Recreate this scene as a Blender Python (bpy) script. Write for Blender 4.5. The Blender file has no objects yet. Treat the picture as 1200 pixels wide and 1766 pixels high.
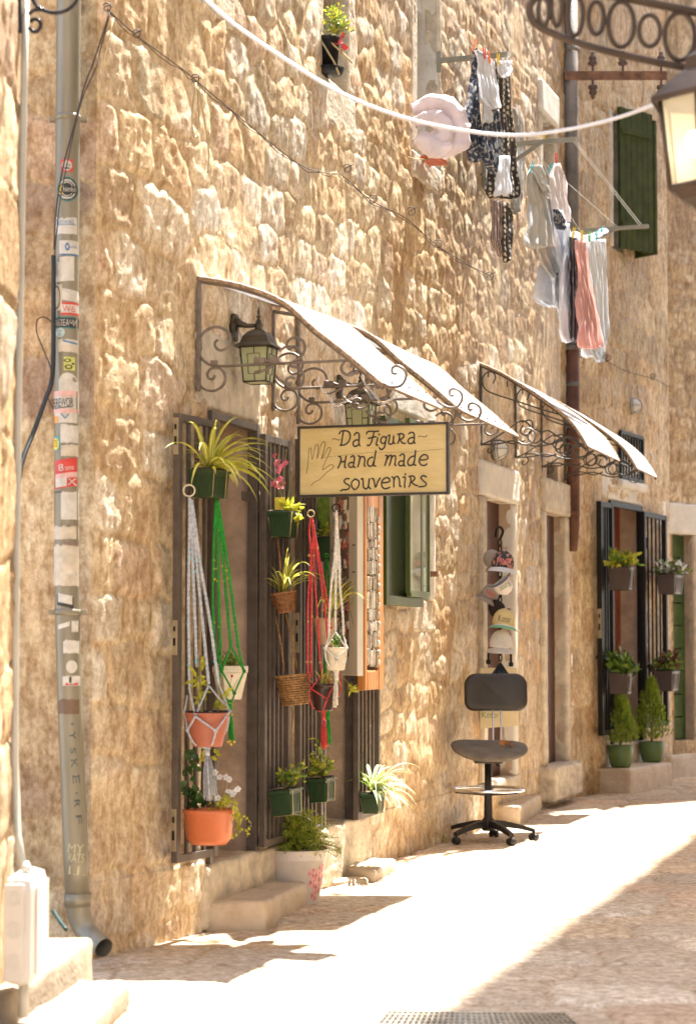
import bpy, bmesh, math, random
import numpy as np
from mathutils import Vector, Matrix
R = math.radians
random.seed(7)
scn = bpy.context.scene
COL = scn.collection
# ---------------------------------------------------------------- camera
F = 3500.0                      # focal length in pixels of the 1200 px wide photograph
PITCH = math.atan(229 / 3500.0)
CAMZ = 1.27
cam_d = bpy.data.cameras.new('camera')
cam_d.sensor_fit = 'HORIZONTAL'; cam_d.sensor_width = 24.0; cam_d.lens = 70.0
cam_d.clip_start = 0.1; cam_d.clip_end = 600.0
cam_d.dof.use_dof = True; cam_d.dof.focus_distance = 11.0; cam_d.dof.aperture_fstop = 3.1
cam = bpy.data.objects.new('camera', cam_d); COL.objects.link(cam)
cam.location = (0, 0, CAMZ); cam.rotation_euler = (math.pi / 2 + PITCH, 0, 0)
scn.camera = cam
# ---------------------------------------------------------------- sky, sun, exposure
SUN = Vector((0.256, 0.424, 1.0)).normalized()
world = bpy.data.worlds.new('World'); scn.world = world; world.use_nodes = True
wn = world.node_tree.nodes; wl = world.node_tree.links
sky = wn.new('ShaderNodeTexSky'); sky.sky_type = 'NISHITA'; sky.sun_disc = False
sky.sun_elevation = math.asin(SUN.z); sky.sun_rotation = math.atan2(SUN.x, SUN.y)
sky.air_density = 1.0; sky.dust_density = 1.6; sky.ozone_density = 0.8
bg = wn['Background']; bg.inputs['Strength'].default_value = 0.15
wl.new(sky.outputs[0], bg.inputs['Color'])
sun_d = bpy.data.lights.new('sun', 'SUN'); sun_d.energy = 5.0; sun_d.angle = R(0.55); sun_d.color = (1.0, 0.97, 0.91)
sun = bpy.data.objects.new('sun', sun_d); COL.objects.link(sun)
sun.rotation_euler = SUN.to_track_quat('Z', 'Y').to_euler(); sun.location = (0, 0, 30)
vs = scn.view_settings
scn.display_settings.display_device = 'sRGB'
vs.view_transform = 'Standard'; vs.look = 'None'; vs.gamma = 1.0; vs.exposure = 2.22
scn.cycles.max_bounces = 10; scn.cycles.diffuse_bounces = 5; scn.cycles.transparent_max_bounces = 12
# ---------------------------------------------------------------- pixel rays -> real points
cp, sp = math.cos(PITCH), math.sin(PITCH)
def ray(px, py):
    dx, dy = px - 600.0, 883.0 - py
    return Vector((dx, F * cp - dy * sp, F * sp + dy * cp))
def gp(px, py, z=0.0):
    d = ray(px, py); t = (z - CAMZ) / d.z
    return Vector((d.x * t, d.y * t, z))
def at(px, py, Y):
    d = ray(px, py); t = Y / d.y
    return Vector((d.x * t, Y, CAMZ + d.z * t))
def scale_at(Y): return F / Y
# facade polyline in plan
P = [Vector((-1.038, 8.26)), Vector((-0.671, 9.03)), Vector((0.354, 12.40)), Vector((1.86, 16.90)),
     Vector((3.09, 19.44)), Vector((6.9, 22.97))]
SEG = {}
for k, nm in enumerate('ABCDE'):
    a, b = P[k], P[k + 1]; u = (b - a).normalized()
    SEG[nm] = (a, u, Vector((u.y, -u.x)))
def seg_of(px): return 'A' if px < 340 else 'B' if px < 700 else 'C' if px < 985 else 'D' if px < 1157 else 'E'
def wp(px, py, off=0.0, seg=None):
    a, u, n = SEG[seg or seg_of(px)]
    a = a + n * off; d = ray(px, py)
    t = (a.x * n.x + a.y * n.y) / (d.x * n.x + d.y * n.y)
    return Vector((d.x * t, d.y * t, CAMZ + d.z * t))
def frame(pt, seg):          # x along the wall (away), y out of the wall, z up
    a, u, n = SEG[seg]
    m = Matrix(((u.x, n.x, 0, pt.x), (u.y, n.y, 0, pt.y), (0, 0, 1, pt.z), (0, 0, 0, 1)))
    return m
def fr(pt, ang=0.0): return Matrix.Translation(pt) @ Matrix.Rotation(ang, 4, 'Z')
SL = [0.0]
for k in range(5): SL.append(SL[-1] + (P[k + 1] - P[k]).length)
def s_of(pt, seg):
    a, u, n = SEG[seg]; k = 'ABCDE'.index(seg)
    return SL[k] + (Vector((pt.x, pt.y)) - a).dot(u)
# ---------------------------------------------------------------- materials
MATS = {}
def mat(name, col, rough=0.7, metal=0.0, var=0.12, vs_=6.0, bump=0.0, bs=60.0, spec=0.5, emit=None, alpha=None, trans=0.0, col2=None, stretch=(1, 1, 1), sss=0.0):
    if name in MATS: return MATS[name]
    m = bpy.data.materials.new(name); m.use_nodes = True; nt = m.node_tree; N = nt.nodes; L = nt.links
    b = N['Principled BSDF']; b.inputs['Roughness'].default_value = rough; b.inputs['Metallic'].default_value = metal
    b.inputs['Specular IOR Level'].default_value = spec
    tc = N.new('ShaderNodeTexCoord'); mp = N.new('ShaderNodeMapping'); mp.inputs['Scale'].default_value = stretch
    L.new(tc.outputs['Object'], mp.inputs[0])
    if var > 0:
        no = N.new('ShaderNodeTexNoise'); no.inputs['Scale'].default_value = vs_; no.inputs['Detail'].default_value = 6
        no.inputs['Roughness'].default_value = 0.62
        L.new(mp.outputs[0], no.inputs[0])
        cr = N.new('ShaderNodeValToRGB'); cr.color_ramp.elements[0].position = 0.32; cr.color_ramp.elements[1].position = 0.68
        c2 = col2 or tuple(max(0, c * (1 - 2 * var)) for c in col); c1 = tuple(min(1, c * (1 + var)) for c in col)
        cr.color_ramp.elements[0].color = (*c2, 1); cr.color_ramp.elements[1].color = (*c1, 1)
        L.new(no.outputs[0], cr.inputs[0]); L.new(cr.outputs[0], b.inputs['Base Color'])
    else: b.inputs['Base Color'].default_value = (*col, 1)
    if bump > 0:
        n2 = N.new('ShaderNodeTexNoise'); n2.inputs['Scale'].default_value = bs; n2.inputs['Detail'].default_value = 5
        L.new(mp.outputs[0], n2.inputs[0])
        bp = N.new('ShaderNodeBump'); bp.inputs['Strength'].default_value = min(1, bump); bp.inputs['Distance'].default_value = 0.01
        L.new(n2.outputs[0], bp.inputs['Height']); L.new(bp.outputs[0], b.inputs['Normal'])
    if emit: b.inputs['Emission Color'].default_value = (*emit[:3], 1); b.inputs['Emission Strength'].default_value = emit[3]
    if trans: b.inputs['Transmission Weight'].default_value = trans
    if alpha is not None: b.inputs['Alpha'].default_value = alpha
    if sss:                      # thin translucent sheet (leaf, cloth)
        tr = N.new('ShaderNodeBsdfTranslucent'); mx = N.new('ShaderNodeMixShader'); mx.inputs[0].default_value = sss
        src = b.inputs['Base Color'].links[0].from_socket if b.inputs['Base Color'].links else None
        if src: L.new(src, tr.inputs[0])
        else: tr.inputs[0].default_value = (*col, 1)
        L.new(b.outputs[0], mx.inputs[1]); L.new(tr.outputs[0], mx.inputs[2]); L.new(mx.outputs[0], N['Material Output'].inputs[0])
    MATS[name] = m; return m
def stone_mat(name, rough=0.72, bump=0.8, fine=70.0, stain=(0.16, 0.085, 0.04), stain_amt=0.55, vmul=1.0):
    if name in MATS: return MATS[name]
    m = bpy.data.materials.new(name); m.use_nodes = True; nt = m.node_tree; N = nt.nodes; L = nt.links
    b = N['Principled BSDF']; b.inputs['Roughness'].default_value = rough; b.inputs['Specular IOR Level'].default_value = 0.35
    at_ = N.new('ShaderNodeAttribute'); at_.attribute_name = 'Col'
    tc = N.new('ShaderNodeTexCoord')
    n1 = N.new('ShaderNodeTexNoise'); n1.inputs['Scale'].default_value = 14; n1.inputs['Detail'].default_value = 8; n1.inputs['Roughness'].default_value = 0.7
    mp = N.new('ShaderNodeMapping'); mp.inputs['Scale'].default_value = (1.6, 1.6, 0.8)
    L.new(tc.outputs['Object'], mp.inputs[0]); L.new(mp.outputs[0], n1.inputs[0])
    cr = N.new('ShaderNodeValToRGB'); e = cr.color_ramp.elements
    e[0].position = 0.36; e[0].color = (0.60, 0.48, 0.35, 1); e[1].position = 0.60; e[1].color = (1.15, 1.14, 1.10, 1)
    L.new(n1.outputs[0], cr.inputs[0])
    mx = N.new('ShaderNodeMix'); mx.data_type = 'RGBA'; mx.blend_type = 'MULTIPLY'; mx.inputs[0].default_value = vmul
    L.new(at_.outputs['Color'], mx.inputs[6]); L.new(cr.outputs[0], mx.inputs[7])
    nf = N.new('ShaderNodeTexNoise'); nf.inputs['Scale'].default_value = 48; nf.inputs['Detail'].default_value = 7; nf.inputs['Roughness'].default_value = 0.7
    L.new(tc.outputs['Object'], nf.inputs[0]); cf = N.new('ShaderNodeValToRGB'); cf.color_ramp.elements[0].position = .38; cf.color_ramp.elements[0].color = (.66, .58, .48, 1)
    cf.color_ramp.elements[1].position = .56; cf.color_ramp.elements[1].color = (1.06, 1.06, 1.06, 1); L.new(nf.outputs[0], cf.inputs[0])
    mf = N.new('ShaderNodeMix'); mf.data_type = 'RGBA'; mf.blend_type = 'MULTIPLY'; mf.inputs[0].default_value = .6
    L.new(mx.outputs[2], mf.inputs[6]); L.new(cf.outputs[0], mf.inputs[7]); mx = mf
    # rusty / lichen stains with shapes of their own
    n2 = N.new('ShaderNodeTexNoise'); n2.inputs['Scale'].default_value = 3.2; n2.inputs['Detail'].default_value = 9; n2.inputs['Roughness'].default_value = 0.75
    mp2 = N.new('ShaderNodeMapping'); mp2.inputs['Scale'].default_value = (2.6, 2.6, 0.6); mp2.inputs['Location'].default_value = (3.1, 1.2, 7.7)
    L.new(tc.outputs['Object'], mp2.inputs[0]); L.new(mp2.outputs[0], n2.inputs[0])
    c2 = N.new('ShaderNodeValToRGB'); c2.color_ramp.elements[0].position = 0.47; c2.color_ramp.elements[1].position = 0.66
    L.new(n2.outputs[0], c2.inputs[0])
    mm = N.new('ShaderNodeMath'); mm.operation = 'MULTIPLY'; L.new(c2.outputs[0], mm.inputs[0])
    L.new(at_.outputs['Alpha'], mm.inputs[1])
    m3 = N.new('ShaderNodeMath'); m3.operation = 'MULTIPLY'; m3.inputs[1].default_value = stain_amt; L.new(mm.outputs[0], m3.inputs[0])
    mx2 = N.new('ShaderNodeMix'); mx2.data_type = 'RGBA'; L.new(m3.outputs[0], mx2.inputs[0])
    L.new(mx.outputs[2], mx2.inputs[6]); mx2.inputs[7].default_value = (*stain, 1)
    L.new(mx2.outputs[2], b.inputs['Base Color'])
    n3 = N.new('ShaderNodeTexNoise'); n3.inputs['Scale'].default_value = fine; n3.inputs['Detail'].default_value = 6; n3.inputs['Roughness'].default_value = 0.65
    L.new(tc.outputs['Object'], n3.inputs[0])
    bp = N.new('ShaderNodeBump'); bp.inputs['Strength'].default_value = bump; bp.inputs['Distance'].default_value = 0.012
    L.new(n3.outputs[0], bp.inputs['Height']); L.new(bp.outputs[0], b.inputs['Normal'])
    MATS[name] = m; return m
# ---------------------------------------------------------------- objects
def tag(o, label=None, cat=None, group=None, kind=None):
    if label: o['label'] = label
    if cat: o['category'] = cat
    if group: o['group'] = group
    if kind: o['kind'] = kind
    return o
def thing(name, label, cat, loc, group=None):
    o = bpy.data.objects.new(name, None); COL.objects.link(o); o.location = loc; o.empty_display_size = 0.1
    return tag(o, label, cat, group)
def root_inv(o):
    m = Matrix.Identity(4); chain = []
    while o is not None: chain.append(o); o = o.parent
    return chain
def wmat(o):
    m = Matrix.Translation(o.location) if o.type == 'EMPTY' else Matrix.Identity(4)
    return m
class MB:
    def __init__(s, M=None): s.v = []; s.f = []; s.mi = []; s.sm = []; s.M = M; s.m = 0
    def add(s, vs, fs, smooth=False, M=None):
        b = len(s.v); T = M if M is not None else s.M
        if T is None: s.v.extend(Vector(v) for v in vs)
        else: s.v.extend(T @ Vector(v) for v in vs)
        for f in fs: s.f.append([b + i for i in f]); s.mi.append(s.m); s.sm.append(smooth)
        return s
    def box(s, c, d, M=None, bev=0.0):
        x, y, z = d[0] / 2, d[1] / 2, d[2] / 2
        if bev <= 0:
            vs = [(c[0] + i * x, c[1] + j * y, c[2] + k * z) for i in (-1, 1) for j in (-1, 1) for k in (-1, 1)]
            return s.add(vs, [(0, 1, 3, 2), (4, 6, 7, 5), (0, 4, 5, 1), (2, 3, 7, 6), (0, 2, 6, 4), (1, 5, 7, 3)], M=M)
        bm = bmesh.new(); bmesh.ops.create_cube(bm, size=1.0)
        bmesh.ops.scale(bm, vec=d, verts=bm.verts)
        bmesh.ops.bevel(bm, geom=bm.edges[:], offset=min(bev, min(d) * 0.45), segments=2, affect='EDGES', profile=0.6)
        bmesh.ops.translate(bm, vec=c, verts=bm.verts)
        bm.verts.index_update(); vs = [v.co.copy() for v in bm.verts]; fs = [[v.index for v in f.verts] for f in bm.faces]
        bm.free(); return s.add(vs, fs, M=M)
    def box8(s, pts, M=None):    # bottom 4 then top 4, same winding
        return s.add(pts, [(3, 2, 1, 0), (4, 5, 6, 7), (0, 1, 5, 4), (1, 2, 6, 5), (2, 3, 7, 6), (3, 0, 4, 7)], M=M)
    def tube(s, pts, r, n=8, closed=False, cap=True, M=None, rn=None, flat=None):
        pts = [Vector(p) for p in pts]; k = len(pts)
        if k < 2: return s
        rs = r if isinstance(r, (list, tuple)) else [r] * k
        T = []
        for i in range(k):
            if closed: d = pts[(i + 1) % k] - pts[i - 1]
            else: d = pts[min(i + 1, k - 1)] - pts[max(i - 1, 0)]
            T.append(d.normalized() if d.length > 1e-9 else Vector((0, 0, 1)))
        ref = Vector((0, 0, 1)) if abs(T[0].z) < 0.9 else Vector((1, 0, 0))
        if rn is not None: ref = Vector(rn)
        nn = (ref - T[0] * ref.dot(T[0])).normalized(); vs = []
        for i in range(k):
            nn = (nn - T[i] * nn.dot(T[i])); nn = nn.normalized() if nn.length > 1e-6 else T[i].orthogonal().normalized()
            bb = T[i].cross(nn)
            for j in range(n):
                a = 2 * math.pi * j / n; ra = rs[i]; rb = rs[i] * (flat or 1.0)
                vs.append(pts[i] + nn * (math.cos(a) * ra) + bb * (math.sin(a) * rb))
        fs = []
        for i in range(k if closed else k - 1):
            a, b = i * n, ((i + 1) % k) * n
            for j in range(n): fs.append((a + j, a + (j + 1) % n, b + (j + 1) % n, b + j))
        if cap and not closed: fs.append(list(range(n))[::-1]); fs.append([(k - 1) * n + j for j in range(n)])
        return s.add(vs, fs, smooth=True, M=M)
    def lathe(s, prof, n=20, c=(0, 0, 0), M=None, sx=1, sy=1, a0=0, a1=2 * math.pi):
        full = abs(a1 - a0 - 2 * math.pi) < 1e-6; cols = n if full else n + 1; vs = []
        for (r, z) in prof:
            for j in range(cols):
                a = a0 + (a1 - a0) * j / n
                vs.append((c[0] + r * math.cos(a) * sx, c[1] + r * math.sin(a) * sy, c[2] + z))
        fs = []
        for i in range(len(prof) - 1):
            for j in range(n):
                j2 = (j + 1) % cols
                fs.append((i * cols + j, i * cols + j2, (i + 1) * cols + j2, (i + 1) * cols + j))
        return s.add(vs, fs, smooth=True, M=M)
    def sphere(s, c, r, n=8, M=None, sc=(1, 1, 1)):
        pr = [(math.sin(math.pi * i / n) * r, -math.cos(math.pi * i / n) * r) for i in range(n + 1)]
        vs = []; fs = []
        m = n + 2
        for (rr, z) in pr:
            for j in range(m):
                a = 2 * math.pi * j / m; vs.append((c[0] + rr * math.cos(a) * sc[0], c[1] + rr * math.sin(a) * sc[1], c[2] + z * sc[2]))
        for i in range(n):
            for j in range(m): fs.append((i * m + j, i * m + (j + 1) % m, (i + 1) * m + (j + 1) % m, (i + 1) * m + j))
        return s.add(vs, fs, smooth=True, M=M)
    def prism(s, poly, y0, y1, M=None):   # polygon in x,z extruded along y
        n = len(poly); vs = [(p[0], y0, p[1]) for p in poly] + [(p[0], y1, p[1]) for p in poly]
        fs = [list(range(n)), list(range(n, 2 * n))[::-1]] + [(i, i + n, (i + 1) % n + n, (i + 1) % n) for i in range(n)]
        return s.add(vs, fs, M=M)
    def build(s, name, mats, parent=None, solid=0.0):
        me = bpy.data.meshes.new(name); me.from_pydata([tuple(v) for v in s.v], [], s.f)
        if not isinstance(mats, (list, tuple)): mats = [mats]
        for m in mats: me.materials.append(m)
        me.polygons.foreach_set('material_index', s.mi); me.polygons.foreach_set('use_smooth', s.sm)
        me.update()
        bm = bmesh.new(); bm.from_mesh(me)
        if not solid and len(bm.faces) < 60000 and not getattr(s, 'open', False):
            bmesh.ops.recalc_face_normals(bm, faces=bm.faces)
        bm.to_mesh(me); bm.free()
        o = bpy.data.objects.new(name, me); COL.objects.link(o)
        if parent is not None: adopt(o, parent)
        if solid: md = o.modifiers.new('thick', 'SOLIDIFY'); md.thickness = solid; md.offset = 0
        return o
def adopt(o, parent):
    o.parent = parent
    t = parent
    while t is not None and t.type != 'EMPTY': t = t.parent
    o.matrix_parent_inverse = Matrix.Translation(t.location).inverted() if (t is not None and parent is t) else Matrix.Identity(4)
    if t is not None and parent is not t: o.matrix_parent_inverse = Matrix.Identity(4)
def arc(c, r, a0, a1, n=12):
    return [(c[0] + r * math.cos(R(a0 + (a1 - a0) * i / n)), c[1] + r * math.sin(R(a0 + (a1 - a0) * i / n))) for i in range(n + 1)]
def smooth(pts, n=4, closed=False):      # Catmull-Rom through the points
    out = []; k = len(pts); pts = [Vector(p) for p in pts]
    rng = range(k if closed else k - 1)
    for i in rng:
        p0 = pts[i - 1] if (i > 0 or closed) else pts[i]; p1 = pts[i]; p2 = pts[(i + 1) % k]
        p3 = pts[(i + 2) % k] if (i + 2 < k or closed) else p2
        for j in range(n):
            t = j / n
            out.append(0.5 * ((2 * p1) + (p2 - p0) * t + (2 * p0 - 5 * p1 + 4 * p2 - p3) * t * t + (3 * p1 - p0 - 3 * p2 + p3) * t ** 3))
    if not closed: out.append(pts[-1])
    return out
# ---------------------------------------------------------------- numpy noise and rubble walls
def vnoise(x, y, seed):
    rs = np.random.RandomState(seed); T = rs.rand(256, 256)
    xi = np.floor(x).astype(int); yi = np.floor(y).astype(int); fx = x - xi; fy = y - yi
    fx = fx * fx * (3 - 2 * fx); fy = fy * fy * (3 - 2 * fy)
    a = T[xi % 256, yi % 256]; b = T[(xi + 1) % 256, yi % 256]; c = T[xi % 256, (yi + 1) % 256]; d = T[(xi + 1) % 256, (yi + 1) % 256]
    return (a * (1 - fx) + b * fx) * (1 - fy) + (c * (1 - fx) + d * fx) * fy
def fbm(x, y, seed, o=4, g=0.5):
    s = 0; a = 1; t = 0
    for k in range(o): s = s + a * vnoise(x * 2 ** k + 13.7 * k, y * 2 ** k + 7.1 * k, seed + k); t += a; a *= g
    return s / t
def cells(S, Z, seeds, ax=1.0):          # S: columns, Z: rows ; returns F1, F2, id on the grid
    F1 = np.full((len(Z), len(S)), 9.0); F2 = F1.copy(); ID = np.zeros(F1.shape, int)
    sz = seeds[:, 1]
    for r in range(len(Z)):
        pass
    return F1, F2, ID
def worley(SS, ZZ, seeds, aspect, reach=0.6, pw=4.5):
    F1 = np.full(SS.shape, 9.0); F2 = F1.copy(); ID = np.zeros(SS.shape, int)
    zr = ZZ.mean(axis=1)
    for r in range(SS.shape[0]):
        k = np.where(np.abs(seeds[:, 1] - zr[r]) < reach)[0]
        if len(k) < 2: continue
        sd = seeds[k]
        # L3-like metric: blocky but rounded cells
        dx = np.abs(SS[r][:, None] - sd[None, :, 0]) / aspect; dz = np.abs(ZZ[r][:, None] - sd[None, :, 1])
        d = (dx ** pw + dz ** pw) ** (1 / pw) * sd[None, :, 2]
        i2 = np.argpartition(d, 1, axis=1)[:, :2]; v = np.take_along_axis(d, i2, 1)
        sw = v[:, 0] > v[:, 1]; v[sw] = v[sw][:, ::-1]; i2[sw] = i2[sw][:, ::-1]
        F1[r] = v[:, 0]; F2[r] = v[:, 1]; ID[r] = k[i2[:, 0]]
    return F1, F2, ID
def seeds_for(s0, s1, z0, z1, h, w, jit, rnd):
    out = []; z = z0 - h
    while z < z1 + h:
        hh = h * rnd.uniform(0.75, 1.3); s = s0 - w - rnd.uniform(0, w)
        while s < s1 + w:
            ww = w * rnd.uniform(0.6, 1.5)
            out.append((s + ww / 2 + rnd.uniform(-jit, jit) * w, z + hh / 2 + rnd.uniform(-jit, jit) * h, rnd.uniform(0.88, 1.14)))
            s += ww
        z += hh
    return np.array(out)
def axis_vals(a, b, step, keep):
    n = max(2, int((b - a) / step)); v = list(np.linspace(a, b, n + 1))
    for k in keep:
        if a < k < b:
            i = min(range(len(v)), key=lambda j: abs(v[j] - k)); v[i] = k
    return np.array(sorted(set(v)))
PAL = np.array([1.05, 1.0, .97]) * np.array([(.64, .57, .42), (.60, .50, .33), (.68, .63, .51), (.57, .47, .30), (.64, .55, .40), (.72, .70, .63), (.56, .43, .26), (.62, .50, .38), (.68, .61, .48), (.70, .66, .56), (.50, .38, .23)])
def rubble(name, pos, s0, s1, z0, z1, ds, dz, h, w, amp, holes, material, parent, seed=1, jit=0.22, gap=0.05, rough=0.010, mortar=(.64, .51, .33),
           big=None, aspect=1.5, stainf=None, pal=PAL, damp=0.05, zs=None, ampf=None, lvl=0.0, pins=(), plaster=.60, tilt=1.0, albf=None, pale=None):
    rnd = random.Random(seed); ks = [q for o_ in holes for q in o_[:2]]; kz = [q for o_ in holes for q in o_[2:4]]
    S = axis_vals(s0, s1, ds, ks); Z = axis_vals(z0, z1, dz, kz) if zs is None else np.array(sorted(set(list(zs) + [q for q in kz if z0 < q < z1])))
    SS, ZZ = np.meshgrid(S, Z)
    wx = (fbm(SS * 7, ZZ * 7, seed + 50, 4) - .5) * 0.09; wz = (fbm(SS * 6 + 40, ZZ * 6, seed + 60, 4) - .5) * 0.08 + (fbm(SS * .8, ZZ * .8, seed + 61, 2) - .5) * .25
    sd = seeds_for(s0, s1, z0, z1, h, w, jit, rnd)
    if big is not None:
        sd2 = seeds_for(s0, big[0], z0, z1, big[1], big[2], 0.08, rnd)
        sd = np.vstack([sd[sd[:, 0] > big[0]], sd2[sd2[:, 0] <= big[0]]])
    F1, F2, ID = worley(SS + wx, ZZ + wz, sd, aspect)
    rs = np.random.RandomState(seed); K = len(sd)
    hh = rs.uniform(0.25, 1.0, K)[ID]; e = np.clip((F2 - F1) / (gap * (0.7 + 0.9 * fbm(SS * 2.5, ZZ * 2.5, seed + 9, 2))), 0, 1)
    dome = e * (2 - e)
    plas = np.clip((fbm(SS * 1.5, ZZ * 1.5, seed + 91, 4, .55) - plaster) * 7, 0, 1); dome = dome * (1 - .82 * plas)
    tiltx = rs.uniform(-1, 1, K)[ID] * (SS - sd[ID, 0]); tiltz = rs.uniform(-1, 1, K)[ID] * (ZZ - sd[ID, 1])
    ch = fbm(SS * 9, ZZ * 9, seed + 3, 5, .55) - .5
    ridg = np.abs(fbm(SS * 17, ZZ * 9, seed + 31, 4, .6) - .5); ch2 = fbm(SS * 60, ZZ * 45, seed + 71, 3, .6) - .5
    fine = fbm(SS * 38, ZZ * 30, seed + 5, 3) - .5
    A = amp if ampf is None else amp * ampf(SS, ZZ)
    H = A * dome * (0.45 + 0.55 * hh) + dome * (tiltx + tiltz) * A * tilt + (ch * 1.3 - ridg * 1.0) * rough * (0.3 + dome) + fine * rough * 0.50 * (.4 + dome) + ch2 * rough * .36 * (.2 + dome) + (fbm(SS * .9, ZZ * .9, seed + 77, 2) - .5) * 0.018 + lvl
    keep = np.ones((len(Z) - 1, len(S) - 1), bool); cs = (S[:-1] + S[1:]) / 2; cz = (Z[:-1] + Z[1:]) / 2
    for o_ in holes:
        a, b, c, d = o_[:4]
        dx = np.maximum(np.maximum(a - SS, SS - b), 0); dzv = np.maximum(np.maximum(c - ZZ, ZZ - d), 0); dd = np.hypot(dx, dzv)
        k = np.clip(dd / damp, 0, 1); H = H * k
        keep &= ~((cs[None, :] > a) & (cs[None, :] < b) & (cz[:, None] > c) & (cz[:, None] < d))
    for q in pins: H = H * np.clip(np.abs(SS - q) / .06, 0, 1)
    colr = pal[rs.randint(0, len(pal), K)][ID] * rs.uniform(0.76, 1.18, K)[ID][..., None]
    if pale is not None:
        pf = (pale(SS, ZZ) * (.4 + .6 * rs.rand(K)[ID]))[..., None]; colr = colr * (1 - pf) + np.array((.76, .73, .66)) * pf
    tone = fbm(SS * 1.3, ZZ * 1.3, seed + 21, 3)[..., None]
    mor = np.array(mortar)[None, None, :] * (0.85 + 0.3 * tone)
    msk = (np.clip(e * 1.7, 0, 1) * (1 - .8 * plas))[..., None]; colr = mor * (1 - msk) + colr * msk
    colr = colr * (0.86 + 0.3 * tone)
    if albf is not None: colr = colr * albf(SS, ZZ)[..., None]
    oran = np.clip((fbm(SS * 3.1, ZZ * 1.9, seed + 88, 4) - .56) * 6, 0, 1)[..., None]
    colr = colr * (1 - .26 * oran) + np.array((.55, .32, .15)) * .26 * oran
    al = np.ones(SS.shape) if stainf is None else stainf(SS, ZZ)
    X = pos(SS, ZZ, H); ny, nx = SS.shape
    verts = X.reshape(-1, 3)
    idx = np.arange(ny * nx).reshape(ny, nx)
    q = np.stack([idx[:-1, :-1], idx[:-1, 1:], idx[1:, 1:], idx[1:, :-1]], -1)[keep]
    me = bpy.data.meshes.new(name); me.vertices.add(len(verts)); me.vertices.foreach_set('co', verts.ravel())
    me.loops.add(q.size); me.loops.foreach_set('vertex_index', q.ravel().astype(np.int32))
    me.polygons.add(len(q)); me.polygons.foreach_set('loop_start', (np.arange(len(q)) * 4).astype(np.int32))
    me.update(calc_edges=True); me.polygons.foreach_set('use_smooth', np.ones(len(q), bool))
    ca = me.color_attributes.new('Col', 'FLOAT_COLOR', 'POINT')
    ca.data.foreach_set('color', np.concatenate([colr, al[..., None]], -1).ravel().astype(np.float32))
    me.materials.append(material)
    o = bpy.data.objects.new(name, me); COL.objects.link(o)
    if parent is not None: adopt(o, parent)
    return o
def pos_line(a, u, n):
    def f(S, Z, H): return np.stack([a.x + u.x * S + n.x * H, a.y + u.y * S + n.y * H, Z], -1)
    return f
def pos_poly(k0, k1):
    def f(S, Z, H):
        X = np.zeros(S.shape); Y = np.zeros(S.shape); NX = np.zeros(S.shape); NY = np.zeros(S.shape)
        for k in range(k0, k1):
            nm = 'ABCDE'[k]; a, u, n = SEG[nm]
            m = (S >= SL[k] - (9 if k == k0 else 0)) & ((S < SL[k + 1]) | (k == k1 - 1))
            X[m] = a.x + u.x * (S[m] - SL[k]); Y[m] = a.y + u.y * (S[m] - SL[k]); NX[m] = n.x; NY[m] = n.y
        return np.stack([X + NX * H, Y + NY * H, Z], -1)
    return f
# ================================================================ ground
M_STONE = stone_mat('rubble_limestone', rough=0.5, bump=0.55, fine=75, stain=(.20, .11, .05), stain_amt=.75)
M_ASH = stone_mat('ashlar_limestone', rough=0.7, bump=0.55, fine=50, stain_amt=0.35)
M_PAVE = stone_mat('worn_paving', rough=0.5, bump=0.35, fine=40, stain=(.26, .19, .12), stain_amt=.4)
M_DRESS = mat('dressed_stone', (.60, .51, .38), .7, var=.17, vs_=11, bump=.8, bs=45)
M_DRESSW = mat('pale_dressed_stone', (.72, .68, .60), .7, var=.08, vs_=7, bump=.4, bs=55)
M_PLAST = mat('old_plaster', (.56, .43, .31), .8, var=.14, vs_=5, bump=.5, bs=35)
M_REVEAL = mat('reveal_render', (.52, .39, .28), .85, var=.16, vs_=6, bump=.6, bs=45)
M_DARKIN = mat('dark_interior', (.05, .035, .025), .9, var=.2)
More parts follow.
